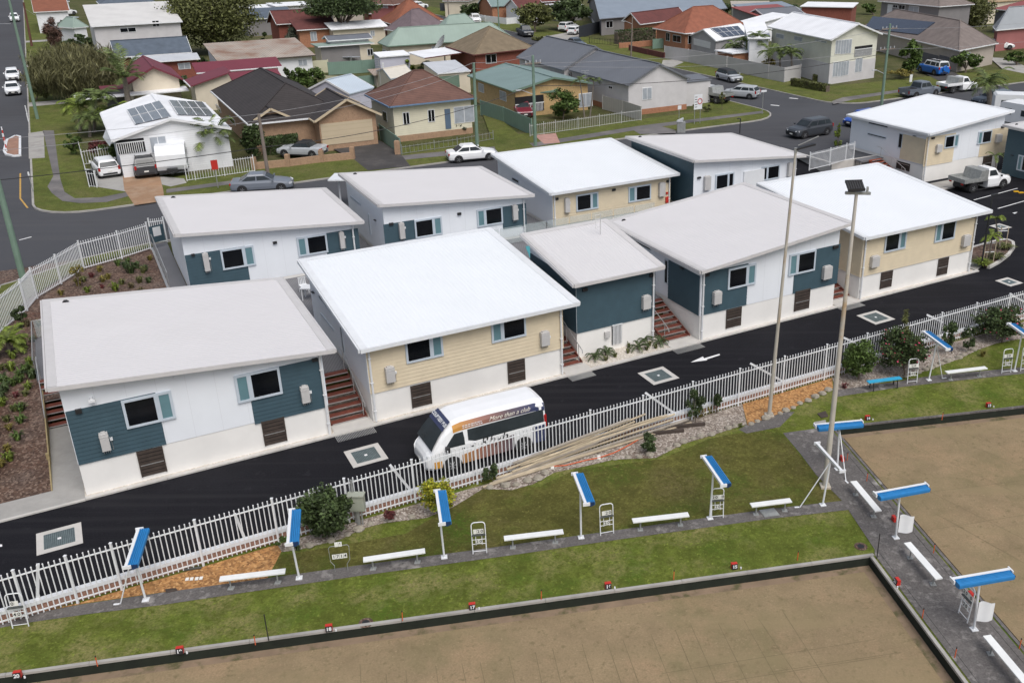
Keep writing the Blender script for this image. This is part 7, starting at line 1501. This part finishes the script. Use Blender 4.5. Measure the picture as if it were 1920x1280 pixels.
tree('weeping_tree', 'yellow-green tree growing against the wide weeping tree', (140, 150), (100, 80, 170, 148), 'gold', 4500, .11, trunk=.12, limbs=8, droop=1.2, asp=6)
tree('street_tree', 'scrubby green bush between the weeping tree and the left street', (66, 190), (48, 108, 92, 190), 'olive', 4000, .12, trunk=.1, asp=4, droop=.8)
for i, (b_, bx, c, lb) in enumerate((((205, 60), (186, 40, 214, 60), 'dark', 'by the corner of the pale two storey house'), ((460, 108), (440, 84, 476, 107), 'olive', 'behind the rusty roofed cottage'), ((600, 66), (584, 48, 612, 64), 'dark', 'beside the dark red roofed house'), ((748, 78), (736, 60, 762, 76), 'mid', 'left of the long green roof'), ((905, 64), (890, 46, 922, 62), 'mid', 'behind the long green roof'), ((1010, 84), (996, 66, 1024, 82), 'olive', 'behind the stepped grey roof'), ((1208, 30), (1190, 10, 1230, 28), 'dark', 'behind the long blue-grey roof'), ((1480, 26), (1462, 6, 1500, 24), 'dark', 'among the grey sheds'), ((1640, 28), (1610, 6, 1648, 26), 'mid', 'left of the dark grey two storey house'), ((1590, 120), (1596, 96, 1622, 124), 'mid', 'behind the balcony of the cream house'), ((690, 178), (672, 160, 706, 176), 'olive', 'behind the cream metal fence'), ((376, 128), (362, 108, 392, 126), 'dark', 'under the big olive tree'), ((330, 16), (300, -4, 352, 14), 'olive', 'behind the pale two storey house'), ((1010, 20), (990, -6, 1034, 18), 'dark', 'at the very top near the carport'))):
    tree('yard_tree', 'small yard tree ' + lb, b_, bx, c, 1300, .24)
# ---- shrubs and hedges
bush('dark round bush at the corner of the tan brick house', (470, 300), (446, 232, 498, 302), 'dark', 3600, .14, name='hedge_bush')
for p0, p1, hgt, lab, wd in (((498, 288), (562, 284), 1.5, 'clipped dark hedge in front of the tan brick house', 1.4), ((1155, 84), (1226, 78), 2.2, 'tall dark hedge above the low orange brick wall', 1.4), ((1486, 162), (1552, 174), .9, 'clipped olive hedge at the street side of the two storey cream house', .8), ((1524, 152), (1598, 150), .7, 'low clipped hedge along the two storey cream house', .7)):
    A, B = G(*p0, U), G(*p1, U); rnd = random.Random(int(p0[0])); r = root('hedge', A, lab, 'hedge'); d = (B - A); n = Vector((-d.y, d.x, 0)).normalized(); N = 3200; P = []
    for _ in range(N):
        f, g_, h_ = rnd.random(), rnd.uniform(-1, 1), rnd.random(); k = rnd.choice((0, 1, 2))
        if k == 0: h_ = 1
        elif k == 1: g_ = -1
        P.append(A + d * f + n * g_ * wd / 2 + Vector((0, 0, h_ * hgt + rnd.uniform(-.08, .08))))
    sub('foliage', r, LV['dark' if hgt > 1 else 'olive'], lambda b: leaves(b, P, .12, rnd)); sub('stems', r, M_bark, lambda b: b.beam(A + Vector((0, 0, hgt * .45)), B + Vector((0, 0, hgt * .45)), wd * .8, hgt * .85))
bush('small tree in front of the cream weatherboard house', (862, 250), (845, 221, 882, 249), 'grey', 1300, .11)
bush('rounded green bush in front of the blond brick house', (1056, 224), (1025, 167, 1087, 222), 'mid', 3800, .15, trunk=.08)
bush('dark bush behind the brown tiled roof, right one', (792, 143), (772, 113, 823, 142), 'dark', 1700, .16)
bush('yellow-green bush behind the brown tiled roof, left one', (766, 138), (752, 112, 780, 136), 'bright', 800, .18)
bush('small round tree behind the patio roof of the solar house', (312, 166), (292, 151, 331, 166), 'mid', 900, .16)
bush('dark round tree beside the maroon gable', (352, 166), (334, 137, 369, 166), 'dark', 1400, .18)
bush('loose green shrub between the maroon roof and the black roof', (420, 166), (398, 138, 440, 166), 'mid', 1100, .18)
bush('green hedge shrub beside the green fence', (650, 188), (624, 160, 668, 186), 'bright', 1200, .15)
bush('grey-green upright succulent bush before the dark red roofed house', (549, 88), (531, 47, 568, 88), 'grey', 1600, .2, asp=5)
bush('green shrub on the left of the white solar house', (136, 292), (121, 248, 158, 290), 'mid', 1600, .14)
bush('red leaved shrub behind the white tube fence', (178, 300), (158, 252, 200, 298), 'red', 1300, .12)
bush('dark shrub below the verandah of the white solar house', (200, 305), (182, 268, 222, 303), 'mid', 1200, .13)
bush('shrubs in front of the tan tiled house', (1692, 150), (1664, 130, 1716, 150), 'gold', 1200, .15)
bush('yellowish shrub beside the garage palms', (1446, 138), (1420, 110, 1470, 136), 'gold', 1200, .16)
bush('small shrub on the corner lawn, left one', (1327, 212), (1318, 192, 1336, 212), 'olive', 300, .1); bush('small shrub on the corner lawn, right one', (1354, 208), (1346, 168, 1362, 208), 'olive', 400, .09)
bush('small red leaved shrub before the rendered house', (1300, 196), (1292, 180, 1308, 192), 'red', 250, .1)
bush('green plant behind the white fence above the red-brown stairs', (1572, 284), (1562, 232, 1582, 283), 'bright', 400, .12)
# ---- palms
palm('tall_palm', 'tall bare trunked palm rising beside the white solar house', (243, 212), (233, 146), 46, nf=22, trunk=.3, sag=.7, up=1.7, nl=16)
for i, (b_, h_, rp, lb) in enumerate((((150, 245), (146, 198), 42, 'left clump'), ((176, 248), (180, 186), 46, 'tallest clump'), ((200, 246), (205, 213), 38, 'right clump'), ((168, 256), (168, 225), 38, 'front clump'))):
    palm('garden_palm', 'yellow-green garden palm left of the white solar house, ' + lb, b_, h_, rp, 'palm' if i % 2 else 'bright', nf=26, group='palms left of the solar house')
palm('garden_palm', 'feathery palm over the white tube fence, left stem', (375, 312), (380, 262), 44, 'bright', nf=30, up=1.6, sag=.75, group='palms beside the caravan'); palm('garden_palm', 'feathery palm over the white tube fence, right stem', (400, 312), (402, 256), 42, 'palm', nf=30, up=1.6, sag=.75, group='palms beside the caravan')
for b_, h_, rp, lb in (((1378, 118), (1376, 88), 26, 'leftmost'), ((1400, 122), (1400, 80), 26, 'second from left'), ((1428, 128), (1422, 70), 26, 'tallest'), ((1440, 138), (1444, 96), 28, 'middle'), ((1462, 146), (1462, 96), 26, 'second from right'), ((1484, 148), (1484, 100), 26, 'rightmost')):
    palm('wall_palm', 'palm behind the tall grey boundary wall, %s of the row' % lb, b_, h_, rp + 2, 'palm', nf=22, group='palms behind the grey wall', nl=10)
palm('street_palm', 'palm between the far right cabin and the street', (1857, 205), (1853, 155), 46, 'palm', nf=22, trunk=.3, sag=.9, up=1.1, nl=16)
palm('thin_palm', 'slim palm before the blond brick house, left one', (1096, 220), (1087, 150), 22, nf=9, trunk=.07, nl=10); palm('thin_palm', 'slim palm before the blond brick house, right one', (1106, 219), (1113, 152), 22, nf=9, trunk=.07, nl=10)
palm('yucca', 'dark palm beside the dark red roofed house', (503, 62), (493, 32), 14, 'dark', nf=16); palm('far_palm', 'distant palm on the left before the white flat roof', (523, 46), (518, 10), 16, 'dark', nf=12, nl=8); palm('far_palm', 'distant palm on the right before the white flat roof', (554, 44), (551, 14), 20, 'dark', nf=12, nl=8)
palm('far_palm', 'bushy palm behind the two storey cream house', (1575, 50), (1575, 22), 32, 'mid', nf=22, nl=8)
palm('yard_palm', 'dark palm in front of the tan tiled house, beside the leafy column', (1728, 112), (1728, 84), 16, 'dark', nf=12, nl=8)
palm('young_palm', 'young palm at the corner of the far right cabin', (1868, 338), (1866, 293), 20, 'palm', z=0, nf=7, trunk=.05)
for b_, h_, lb in (((1853, 492), (1860, 442), 'nearer'), ((1876, 468), (1866, 410), 'farther')):
    r = palm('staked_palm', 'young staked palm in the kerb island, %s one' % lb, b_, h_, 24, 'bright', z=.12, nf=8, trunk=.05); O = G(*b_, .12)
    for dx, dy in ((-.35, 0), (.35, .1), (0, .35)): sub('stake', r, M_tp[0], lambda b: b.beam(O + Vector((dx, dy, 0)), O + Vector((dx, dy, 1.5)), .05, .05))
    sub('tie', r, M_wpaint, lambda b: [b.beam(O + Vector((-.35, 0, z_)), O + Vector((.35, .1, z_)), .015, .06) for z_ in (.7, 1.3)])
palm('garden_palm', 'big yellow-green palm in the mulch garden at the left edge', (18, 672), (14, 640), 42, 'bright', z=.9, nf=20, sag=.8, up=1.2, trunk=.1)
# ---- club side planting
tree('glossy_bush', 'dense dark green glossy bush between the fence and the lawn', (606, 1010), (556, 906, 657, 1008), 'dark', 6500, .085, 'bush', GZ, trunk=.06, limbs=10, low=.4)
tree('yellow_bush', 'bright yellow-green bush against the white fence', (820, 962), (782, 896, 860, 962), LV['yellow'][:1] + LV['bright'][1:2] + LV['yellow'][2:], 4200, .06, 'bush', GZ, trunk=.04, limbs=8, low=.3)
tree('rose_bush', 'upright dark rose bush, left of the pair by the pole pile', (1304, 792), (1286, 728, 1322, 790), 'dark', 1500, .06, 'bush', GZ, trunk=.03, flowers=(M_fw, 14)); tree('rose_bush', 'upright dark rose bush, right of the pair by the pole pile', (1344, 776), (1329, 730, 1360, 775), 'dark', 1100, .06, 'bush', GZ, trunk=.03, flowers=(M_fw, 10))
tree('round_shrub', 'round green shrub behind the bright blue bench', (1610, 712), (1576, 636, 1643, 708), 'mid', 5200, .085, 'bush', GZ, trunk=.06, limbs=8)
tree('oleander', 'wide oleander bush covered in pink flowers', (1698, 706), (1646, 618, 1746, 702), 'dark', 5200, .085, 'bush', GZ, trunk=.05, limbs=10, flowers=(M_pink, 95)); tree('oleander', 'pink oleander bush in the far right corner of the bed', (1880, 642), (1828, 572, 1935, 640), 'dark', 4600, .085, 'bush', GZ, trunk=.05, limbs=10, flowers=(M_pink, 55))
tree('rose_bush', 'dark bush with white roses right of the blue shelter', (1786, 664), (1764, 602, 1802, 660), 'dark', 1700, .07, 'bush', GZ, trunk=.03, flowers=(M_fw, 16)); tree('rose_bush', 'small dark rose bush between the white roses and the far oleander', (1816, 660), (1800, 613, 1832, 656), 'dark', 1100, .07, 'bush', GZ, trunk=.03, flowers=(M_fw, 10))
tree('low_shrub', 'small dark shrub growing through the pile of poles', (1216, 850), (1196, 812, 1240, 852), 'dark', 1100, .06, 'bush', GZ, trunk=.02, asp=4); tree('low_shrub', 'small dark shrub at the foot of the pole pile', (924, 908), (903, 868, 944, 906), 'dark', 1000, .06, 'bush', GZ, trunk=.02)
tree('low_shrub', 'small dark green shrub at the end of the bark bed', (530, 1034), (515, 1003, 545, 1030), 'mid', 500, .05, 'bush', GZ, trunk=.02); tree('low_shrub', 'small reddish shrub under the cabinet', (735, 976), (715, 952, 755, 974), 'red', 420, .05, 'bush', GZ, trunk=.02)
tree('tall_weed', 'thin tall green stems above the fence by the oleander', (1694, 690), (1684, 578, 1706, 690), 'olive', 420, .07, 'bush', GZ, trunk=.02, asp=5)
for u, v, h, c, lb in ((1312, 782, .5, 'gold', 'yellowish grass tuft between the two rose bushes, left one'), (1330, 775, .5, 'gold', 'yellowish grass tuft between the two rose bushes, right one'), (1583, 728, .35, 'red', 'dark low tuft left of the round green shrub'), (1842, 668, .4, 'gold', 'yellow grass tuft beside the far oleander'), (1388, 800, .2, 'olive', 'low tuft beside the paved foot of the small lamp pole'), (560, 1030, .3, 'dark', 'dark tuft before the glossy bush')):
    tuft(G(u, v, GZ), h, c, lb, u, group=None)
for i, (u, v, h, lb) in enumerate(((1115, 673, .62, 'first cycad from the left in the pale gravel'), (1137, 666, .62, 'second cycad from the left in the pale gravel'), (1197, 655, .72, 'large cycad in front of the slatted door'), (1208, 641, .6, 'cycad close to the wall right of the slatted door'), (1237, 645, .6, 'cycad beside the right hand stairs in the pale gravel'))):
    O = G(u, v, .05); r = root('cycad', O, lb, 'cycad', 'cycads in the pale gravel'); rnd = random.Random(i + 40)
    sub('stem', r, M_bark, lambda b: b.tube([O, O + Vector((0, 0, .15))], [.08, .06], 8))
    sub('fronds', r, LV['dark'], lambda b: [frond(b, O + Vector((0, 0, .14)), Vector((math.cos(a), math.sin(a), rnd.uniform(.5, 1.4))), h, rnd, 9, .34, .95, .012) for a in [2 * PI * k / 15 * 2.4 for k in range(15)]])
for u, v in ((1136, 676), (1154, 669), (1179, 651), (1177, 662), (1212, 656), (1218, 648), (1230, 653)): tuft(G(u, v, .05), .28, 'olive', 'small grassy tuft among the cycads on the pale gravel', u, group='tufts in the pale gravel')
MG = [(237, 503, .5, 'dark'), (222, 498, .4, 'mid'), (246, 512, .7, 'dark'), (257, 503, .45, 'dark'), (268, 512, .4, 'olive'), (187, 509, .35, 'gold'), (203, 523, .35, 'gold'), (193, 528, .35, 'gold'), (217, 545, .5, 'bright'), (247, 540, .35, 'brown'), (262, 530, .4, 'olive'), (272, 508, .4, 'dark'), (279, 530, .35, 'dark'), (281, 488, .3, 'gold'), (172, 520, .3, 'red'), (148, 535, .5, 'gold'), (165, 548, .4, 'bright'), (158, 528, .35, 'olive'), (115, 553, .3, 'gold'), (240, 493, .35, 'mid'), (192, 540, .25, 'red'), (229, 533, .35, 'olive'), (265, 548, .3, 'brown'),
      (45, 650, .5, 'gold'), (50, 612, .4, 'brown'), (75, 612, .4, 'brown'), (25, 672, .45, 'bright'), (22, 694, .45, 'bright'), (57, 684, .4, 'bright'), (52, 697, .45, 'mid'), (40, 706, .4, 'mid'), (62, 710, .5, 'dark'), (38, 717, .35, 'mid'), (12, 720, .4, 'mid'), (26, 723, .4, 'mid'), (5, 715, .4, 'dark'), (10, 735, .45, 'dark'), (3, 748, .45, 'dark'), (53, 730, .35, 'bright'), (30, 745, .25, 'red'), (5, 760, .4, 'bright'), (40, 770, .4, 'mid'), (38, 792, .4, 'mid'), (14, 790, .3, 'olive'), (18, 806, .3, 'gold'), (34, 824, .4, 'mid'), (15, 845, .3, 'gold'), (20, 863, .4, 'bright'), (3, 874, .3, 'gold'), (62, 640, .3, 'olive'), (48, 742, .3, 'olive'), (2, 694, .35, 'olive'), (28, 770, .3, 'olive')]
for i, (u, v, h, c) in enumerate(MG):
    s, t = st(u, v, .8); z = mz(t); s, t = st(u, v, z); z = mz(t); tuft(G(u, v, z), h * 1.12, c, 'low %s plant in the brown mulch garden' % {'dark': 'dark green', 'mid': 'green', 'olive': 'olive', 'gold': 'yellowish', 'bright': 'bright green', 'brown': 'brownish', 'red': 'reddish'}[c], i, nb=44, w_=.03)
bush('dark green shrub in the mulch garden behind the big palm', (40, 620), (22, 574, 56, 614), 'dark', 1300, .07, z=1.0); bush('thin young tree in the mulch garden before the white fence', (150, 548), (128, 493, 160, 525), 'gold', 420, .07, z=1.0)
for u, v, lb in ((1840, 497, 'left part'), (1868, 485, 'middle part'), (1884, 466, 'right part')):
    tuft(G(u, v, .12), .4, 'bright' if u < 1850 else 'olive', 'ground cover in the kerb island, ' + lb, u, nb=160, spread=2.2, group='ground cover plants of the kerb island', w_=.03)
# ------------------------------------------------------------------ power poles, cables and street furniture
M_gp = mat('pole_green', (.16, .24, .185), .85, .1, 1, layers=[((.26, .32, .27), .6, .55, .75)]); M_wp = mat('pole_wood', (.20, .165, .14), .9, .15, 1, layers=[((.3, .27, .24), .5, .55, .75)]); M_wpr = mat('pole_red', (.14, .06, .045), .9, .15, 1)
M_ins = mat('insulator', (.5, .52, .54), .3, .05)
PT = {}
def ppole(key, base, topv, lab, m=M_gp, r0=.17, arms=(), z=U, topu=None, lamp=None, hz=None):
    O = G(*base, z)
    if hz: T = Vector((O.x, O.y, hz))
    else:
        lo, hi = z, 40
        d = ray(topu or base[0], topv); T = Vector((O.x, O.y, (CAM + d * (O.y / d.y)).z))
    if topu: T.x = depthpt(topu, topv, O).x
    r = root('power_pole', O, lab, 'pole', 'power poles'); sub('pole', r, m, lambda b: b.tube([O - Vector((0, 0, .1)), O.lerp(T, .5), T], [r0, r0 * .85, r0 * .7], 10)); PT[key] = T
    for dz, w_ in arms:
        sub('cross_arm', r, M_wp, lambda b: (b.beam(T - D1 * w_ - Vector((0, 0, dz)), T + D1 * w_ - Vector((0, 0, dz)), .1, .12), ))
        for k in (-.9, -.4, .4, .9): sub('insulator', r, M_ins, lambda b: b.tube([T + D1 * w_ * k - Vector((0, 0, dz - .06)), T + D1 * w_ * k - Vector((0, 0, dz - .26))], .05, 6))
    if lamp: sub('street_light', r, M_ins, lambda b: (b.tube([T - Vector((0, 0, lamp)), T - Vector((0, 0, lamp - .5)) + Vector((-1.1, -.5, 0))], .03, 6), b.beam(T - Vector((0, 0, lamp - .5)) + Vector((-1.1, -.5, 0)), T - Vector((0, 0, lamp - .5)) + Vector((-1.6, -.7, .02)), .18, .08)))
    return r
ppole('A', (71, 225), 0, 'green power pole on the verge beside the left street, rising out of the picture', hz=14, topu=None)
ppole('B', (45, 528), 0, 'green power pole outside the curved white fence at the left edge', hz=12.5, r0=.19)
ppole('C', (506, 350), 214, 'brown power pole in front of the tan brick garden wall', M_wp, topu=485, r0=.16, lamp=None)
ppole('D', (895, 280), 118, 'green power pole with white cap behind the parked white sedan', topu=888)
ppole('E', (1004, 275), 104, 'green power pole with aerial and street light before the blond brick house', topu=999, lamp=3.5, arms=((.7, .8),))
ppole('F', (1652, 205), 45, 'green power pole with two cross arms beside the two storey cream house', topu=1669, arms=((.5, 1.1), (2.6, 1.1)), lamp=5.2)
ppole('G', (1183, 108), 30, 'slim brown power pole at the side street', M_wp, topu=1186, r0=.13, lamp=1.2)
ppole('H', (60, 88), 5, 'red-brown power pole on the verge near the top left', M_wpr, topu=44, r0=.2)
ppole('I', (842, 38), -20, 'thin grey pole at the very top', M_wp, r0=.12); ppole('J', (936, 60), -20, 'thin green pole beside the white picket fence', r0=.13)
ppole('K', (103, 88), 38, 'thin grey service pole in the yard, left one', M_galv, topu=94, r0=.09); ppole('L', (107, 88), 34, 'thin grey service pole in the yard, right one', M_galv, topu=97, r0=.09)
M_wire = mat('cable', (.30, .30, .31), .5, .05); M_wireb = mat('cable_black', (.02, .02, .02), .6, .05)
def cable(a, c, sag, lab, m=M_wire, r_=.014):
    b = MB(); P = [a.lerp(c, i / 20) - Vector((0, 0, sag * 4 * (i / 20) * (1 - i / 20))) for i in range(21)]; b.tube(P, r_, 5); tag(b.build('power_cable', m, org=a), lab, 'cable', 'overhead cables')
z = Vector((0, 0, 1)); A_, B_, C_, D_, E_, F_ = (PT[k] for k in 'ABCDEF')
cable(C_, D_, .5, 'overhead wire running from the brown pole to the green pole behind the white sedan'); cable(C_ - z * .5, D_ - z * .5, .6, 'lower overhead wire from the brown pole to the green pole behind the white sedan')
cable(D_, E_, .2, 'short overhead wire between the two green poles'); cable(D_ - z * .5, E_ - z * .5, .3, 'lower short overhead wire between the two green poles')
L1 = Vector((-58, 60, C_.z + .6)); cable(C_, L1, .5, 'upper pale wire from the brown pole out of the left edge'); cable(C_ - z * .5, L1 - z * .9, .6, 'lower pale wire from the brown pole out of the left edge')
cable(C_ - z * 2.6, L1 - z * 3.4, .4, 'thick black cable from the brown pole to the left edge', M_wireb, .03); cable(C_ - z * 2.6, E_ - z * 2.7, .8, 'thick black cable from the brown pole along the street', M_wireb, .028); cable(E_ - z * 2.7, F_ - z * 3.0, .9, 'thick black cable crossing in front of the two storey cream house', M_wireb, .028)
cable(E_ - z * .7, F_ - z * .5, .8, 'upper pale wire crossing the side street'); cable(E_ - z * .9, F_ - z * 2.6, .8, 'lower pale wire crossing the side street'); cable(F_ - z * .5, F_ + D1 * 40 - z * .6, .6, 'upper pale wire leaving to the right'); cable(F_ - z * 2.6, F_ + D1 * 40 - z * 2.8, .6, 'lower pale wire leaving to the right'); cable(PT['H'] - z, Vector((-52, 108, 6)), .3, 'pale service wire sloping down to the tall palm')
# signs
def signboard(px, top, w_, h, lab, postn=2, board=M_wpaint, zt=None, red=False, name='signboard'):
    O = G(*px, U + .1); T = depthpt(px[0], top, O); x = D1; r = root(name, O, lab, 'sign'); n = -D2
    for k in ((-.35, .35) if postn == 2 else (0,)): sub('post', r, M_galv, lambda b: b.tube([O + x * k * w_, Vector((O.x, O.y, T.z)) + x * k * w_], .035, 6))
    C0 = Vector((O.x, O.y, T.z - h / 2)) + n * .06
    sub('board', r, board, lambda b: b.hexa([C0 - x * w_ / 2 - z * h / 2, C0 + x * w_ / 2 - z * h / 2, C0 + x * w_ / 2 - z * h / 2 + n * .03, C0 - x * w_ / 2 - z * h / 2 + n * .03], [C0 - x * w_ / 2 + z * h / 2, C0 + x * w_ / 2 + z * h / 2, C0 + x * w_ / 2 + z * h / 2 + n * .03, C0 - x * w_ / 2 + z * h / 2 + n * .03]))
    if red:
        c = C0 + x * w_ * .2 + n * .04 + z * .05; R_ = w_ * .26
        sub('red_ring', r, M_red, lambda b: [b.beam(c + (x * math.cos(2 * PI * i / 16) + z * math.sin(2 * PI * i / 16)) * R_, c + (x * math.cos(2 * PI * (i + 1) / 16) + z * math.sin(2 * PI * (i + 1) / 16)) * R_, .05, .06) for i in range(16)])
        sub('print', r, M_ink, lambda b: [b.beam(C0 + n * .035 - x * w_ * .4 + z * k, C0 + n * .035 - x * w_ * .12 + z * k, .01, .06) for k in (.5, .25, 0, -.25, -.5)])
signboard((1307, 232), 177, 1.0, 1.5, 'white signboard with a red ring on two posts at the corner lawn', red=True)
signboard((1429, 214), 169, .7, .22, 'white street name blade on a pole at the corner', 1, name='street_sign')
signboard((409, 352), 300, .5, .75, 'small red sign on a post before the white tube fence', 1, M_red, name='street_sign')
signboard((1273, 222), 198, .45, .4, 'small white letterbox on a post at the corner lawn', 1, name='letterbox'); signboard((1706, 158), 140, .45, .9, 'white board standing near the blue four wheel drive', 1, name='street_sign')
signboard((62, 360), 322, .12, .3, 'thin grey sign post on the left corner verge', 1, name='street_sign')
r = root('chalkboard', G(177, 352, U + .1), 'dark notice panel in a white frame at the foot of the white tube fence', 'sign'); P_ = Plane(G(168, 351, U), G(185, 352, U))
sub('frame', r, M_wpaint, lambda b: (P_.slab(b, 0, .08, U + .1, U + 1.5, 0, .06), P_.slab(b, .75, .83, U + .1, U + 1.5, 0, .06), P_.slab(b, .08, .75, U + 1.42, U + 1.5, 0, .06))); sub('panel', r, M_dark, lambda b: P_.slab(b, .08, .75, U + .12, U + 1.42, .01, .04))
r = root('utility_cabinet', G(1277, 248, U), 'small grey roadside cabinet with tilted lid behind the grey roofed back cabin', 'cabinet'); q = G(1277, 248, U)
sub('body', r, M_galv, lambda b: b.box(q.x - .4, q.x + .4, q.y - .3, q.y + .3, U, U + 1.0)); sub('lid', r, M_ins, lambda b: b.hexa([(q.x - .45, q.y - .35, U + 1.05), (q.x + .1, q.y - .35, U + 1.05), (q.x + .1, q.y + .35, U + 1.05), (q.x - .45, q.y + .35, U + 1.05)], [(q.x - .35, q.y - .35, U + 1.15), (q.x + .2, q.y - .35, U + 1.4), (q.x + .2, q.y + .35, U + 1.4), (q.x - .35, q.y + .35, U + 1.15)]))
def lamp_post(base, top, lab, zb=0., r_=.05, arm=.35):
    O = G(*base, zb); T = depthpt(base[0], top, O); T = Vector((O.x, O.y, T.z)); r = root('lamp_post', O, lab, 'lamp post', 'black lamp posts of the car park')
    sub('post', r, M_black, lambda b: b.tube([O, T], r_, 8)); sub('lamp_head', r, M_black, lambda b: b.beam(T - D1 * .05, T + D1 * arm * (1 if base[0] > 1400 else -1), .14, .07))
lamp_post((1840, 498), 366, 'tall thin black lamp post in the kerb island', .12, .06, .5); lamp_post((1387, 250), 222, 'short black lamp post beside the grey roofed back cabin', 1.25); lamp_post((1668, 318), 293, 'short black lamp post right of the bright stairs, lower one', 0); lamp_post((1624, 305), 278, 'short black lamp post right of the bright stairs, upper one', 0); lamp_post((476, 527), 468, 'black lamp post before the left back row cabin', 1.3, .05)
for u, v, lb in ((1635, 312, 'first'), (1659, 318, 'second'), (1685, 326, 'third'), (1711, 334, 'fourth')):
    q = G(u, v, 0); r = root('bollard', q, 'yellow bollard by the far right cabin, %s from the stairs' % lb, 'bollard', 'yellow bollards'); M_yel = mat('yellow_paint', (.72, .40, .02), .5, .05)
    sub('post', r, M_yel, lambda b: b.tube([q, q + Vector((0, 0, 1.0))], .075, 10)); sub('cap', r, M_black, lambda b: b.tube([q + Vector((0, 0, .8)), q + Vector((0, 0, .86))], .078, 10))
for u, v, lb in ((1905, 360, 'left one'), (1914, 362, 'right one')):
    q = G(u, v, .006); b = MB(); b.box(q.x - .2, q.x + .2, q.y - .08, q.y + .08, 0.006, .09); tag(b.build('wheel_stop', mat('yellow_paint', (.72, .40, .02)), org=q), 'yellow rubber block on the car park, ' + lb, 'wheel stop')
# traffic island at the left
isl = [(8, 285), (14, 264), (30, 256), (38, 258), (38, 293), (26, 294), (12, 291)]
sheet('traffic_island', isl, U + .1, mat('island_brick', (.3, .17, .12), .9, .15, 2, **W), zz=U, th=.1)
P = [G(*p, U) for p in isl]; b = MB()
for i in range(len(P)): b.beam(P[i] + Vector((0, 0, .07)), P[(i + 1) % len(P)] + Vector((0, 0, .07)), .2, .16)
tag(b.build('kerb', M_wpaint), kind='structure')
for u, v0, v1, lb in ((13, 284, 250, 'at the lower end'), (10, 268, 238, 'at the upper end')):
    q = G(u, v0, U + .1); T = depthpt(u, v1, q); r = root('marker_post', q, 'red and white marker post on the traffic island ' + lb, 'post')
    for k in range(5): sub('band', r, M_red if k % 2 else M_wpaint, lambda b: b.tube([q.lerp(Vector((q.x, q.y, T.z)), k / 5), q.lerp(Vector((q.x, q.y, T.z)), (k + 1) / 5)], .06, 6))
for u, v in ((51, 215), (54, 230)):
    q = G(u, v, U); b = MB(); b.tube([q, q + Vector((0, 0, 1.0))], .06, 6); tag(b.build('kerb_post', M_wpaint, org=q), 'short white post at the kerb of the left street, %s one' % ('upper' if v == 215 else 'lower'), 'post')
# verandah furniture of the cream cottage, antenna masts
for u, lb in ((638, 'left'), (652, 'middle'), (668, 'right')):
    q = G(u, 119, U); r = root('outdoor_table', q, 'pale outdoor table and chairs on the cottage verandah, %s set' % lb, 'table'); sub('tabletop', r, M_curt, lambda b: b.box(q.x - .6, q.x + .6, q.y - .4, q.y + .4, U + .9, U + .96)); sub('legs', r, M_galv, lambda b: [b.box(q.x + a - .03, q.x + a + .03, q.y + c - .03, q.y + c + .03, U, U + .9) for a in (-.55, .55) for c in (-.35, .35)])
for base, top, lab in (((718, 200), 110, 'tall thin television mast beside the cream weatherboard house'), ((1097, 150), 133, 'short aerial on the grey metal roof')):
    O = G(*base, U + (3 if base[0] > 1000 else 0)); T = depthpt(base[0], top, O); T = Vector((O.x, O.y, T.z)); b = MB(); b.tube([O, T], .03, 6)
    for k in range(5): b.beam(T - D1 * (.5 - .06 * k) - z * .25 * k, T + D1 * (.5 - .06 * k) - z * .25 * k, .03, .03)
    tag(b.build('aerial_mast', M_steel, org=O), lab, 'aerial')
for base, m_, lab in (((872, 172), M_black, 'dark trampoline or tub lying behind the brown roof'),):
    pass
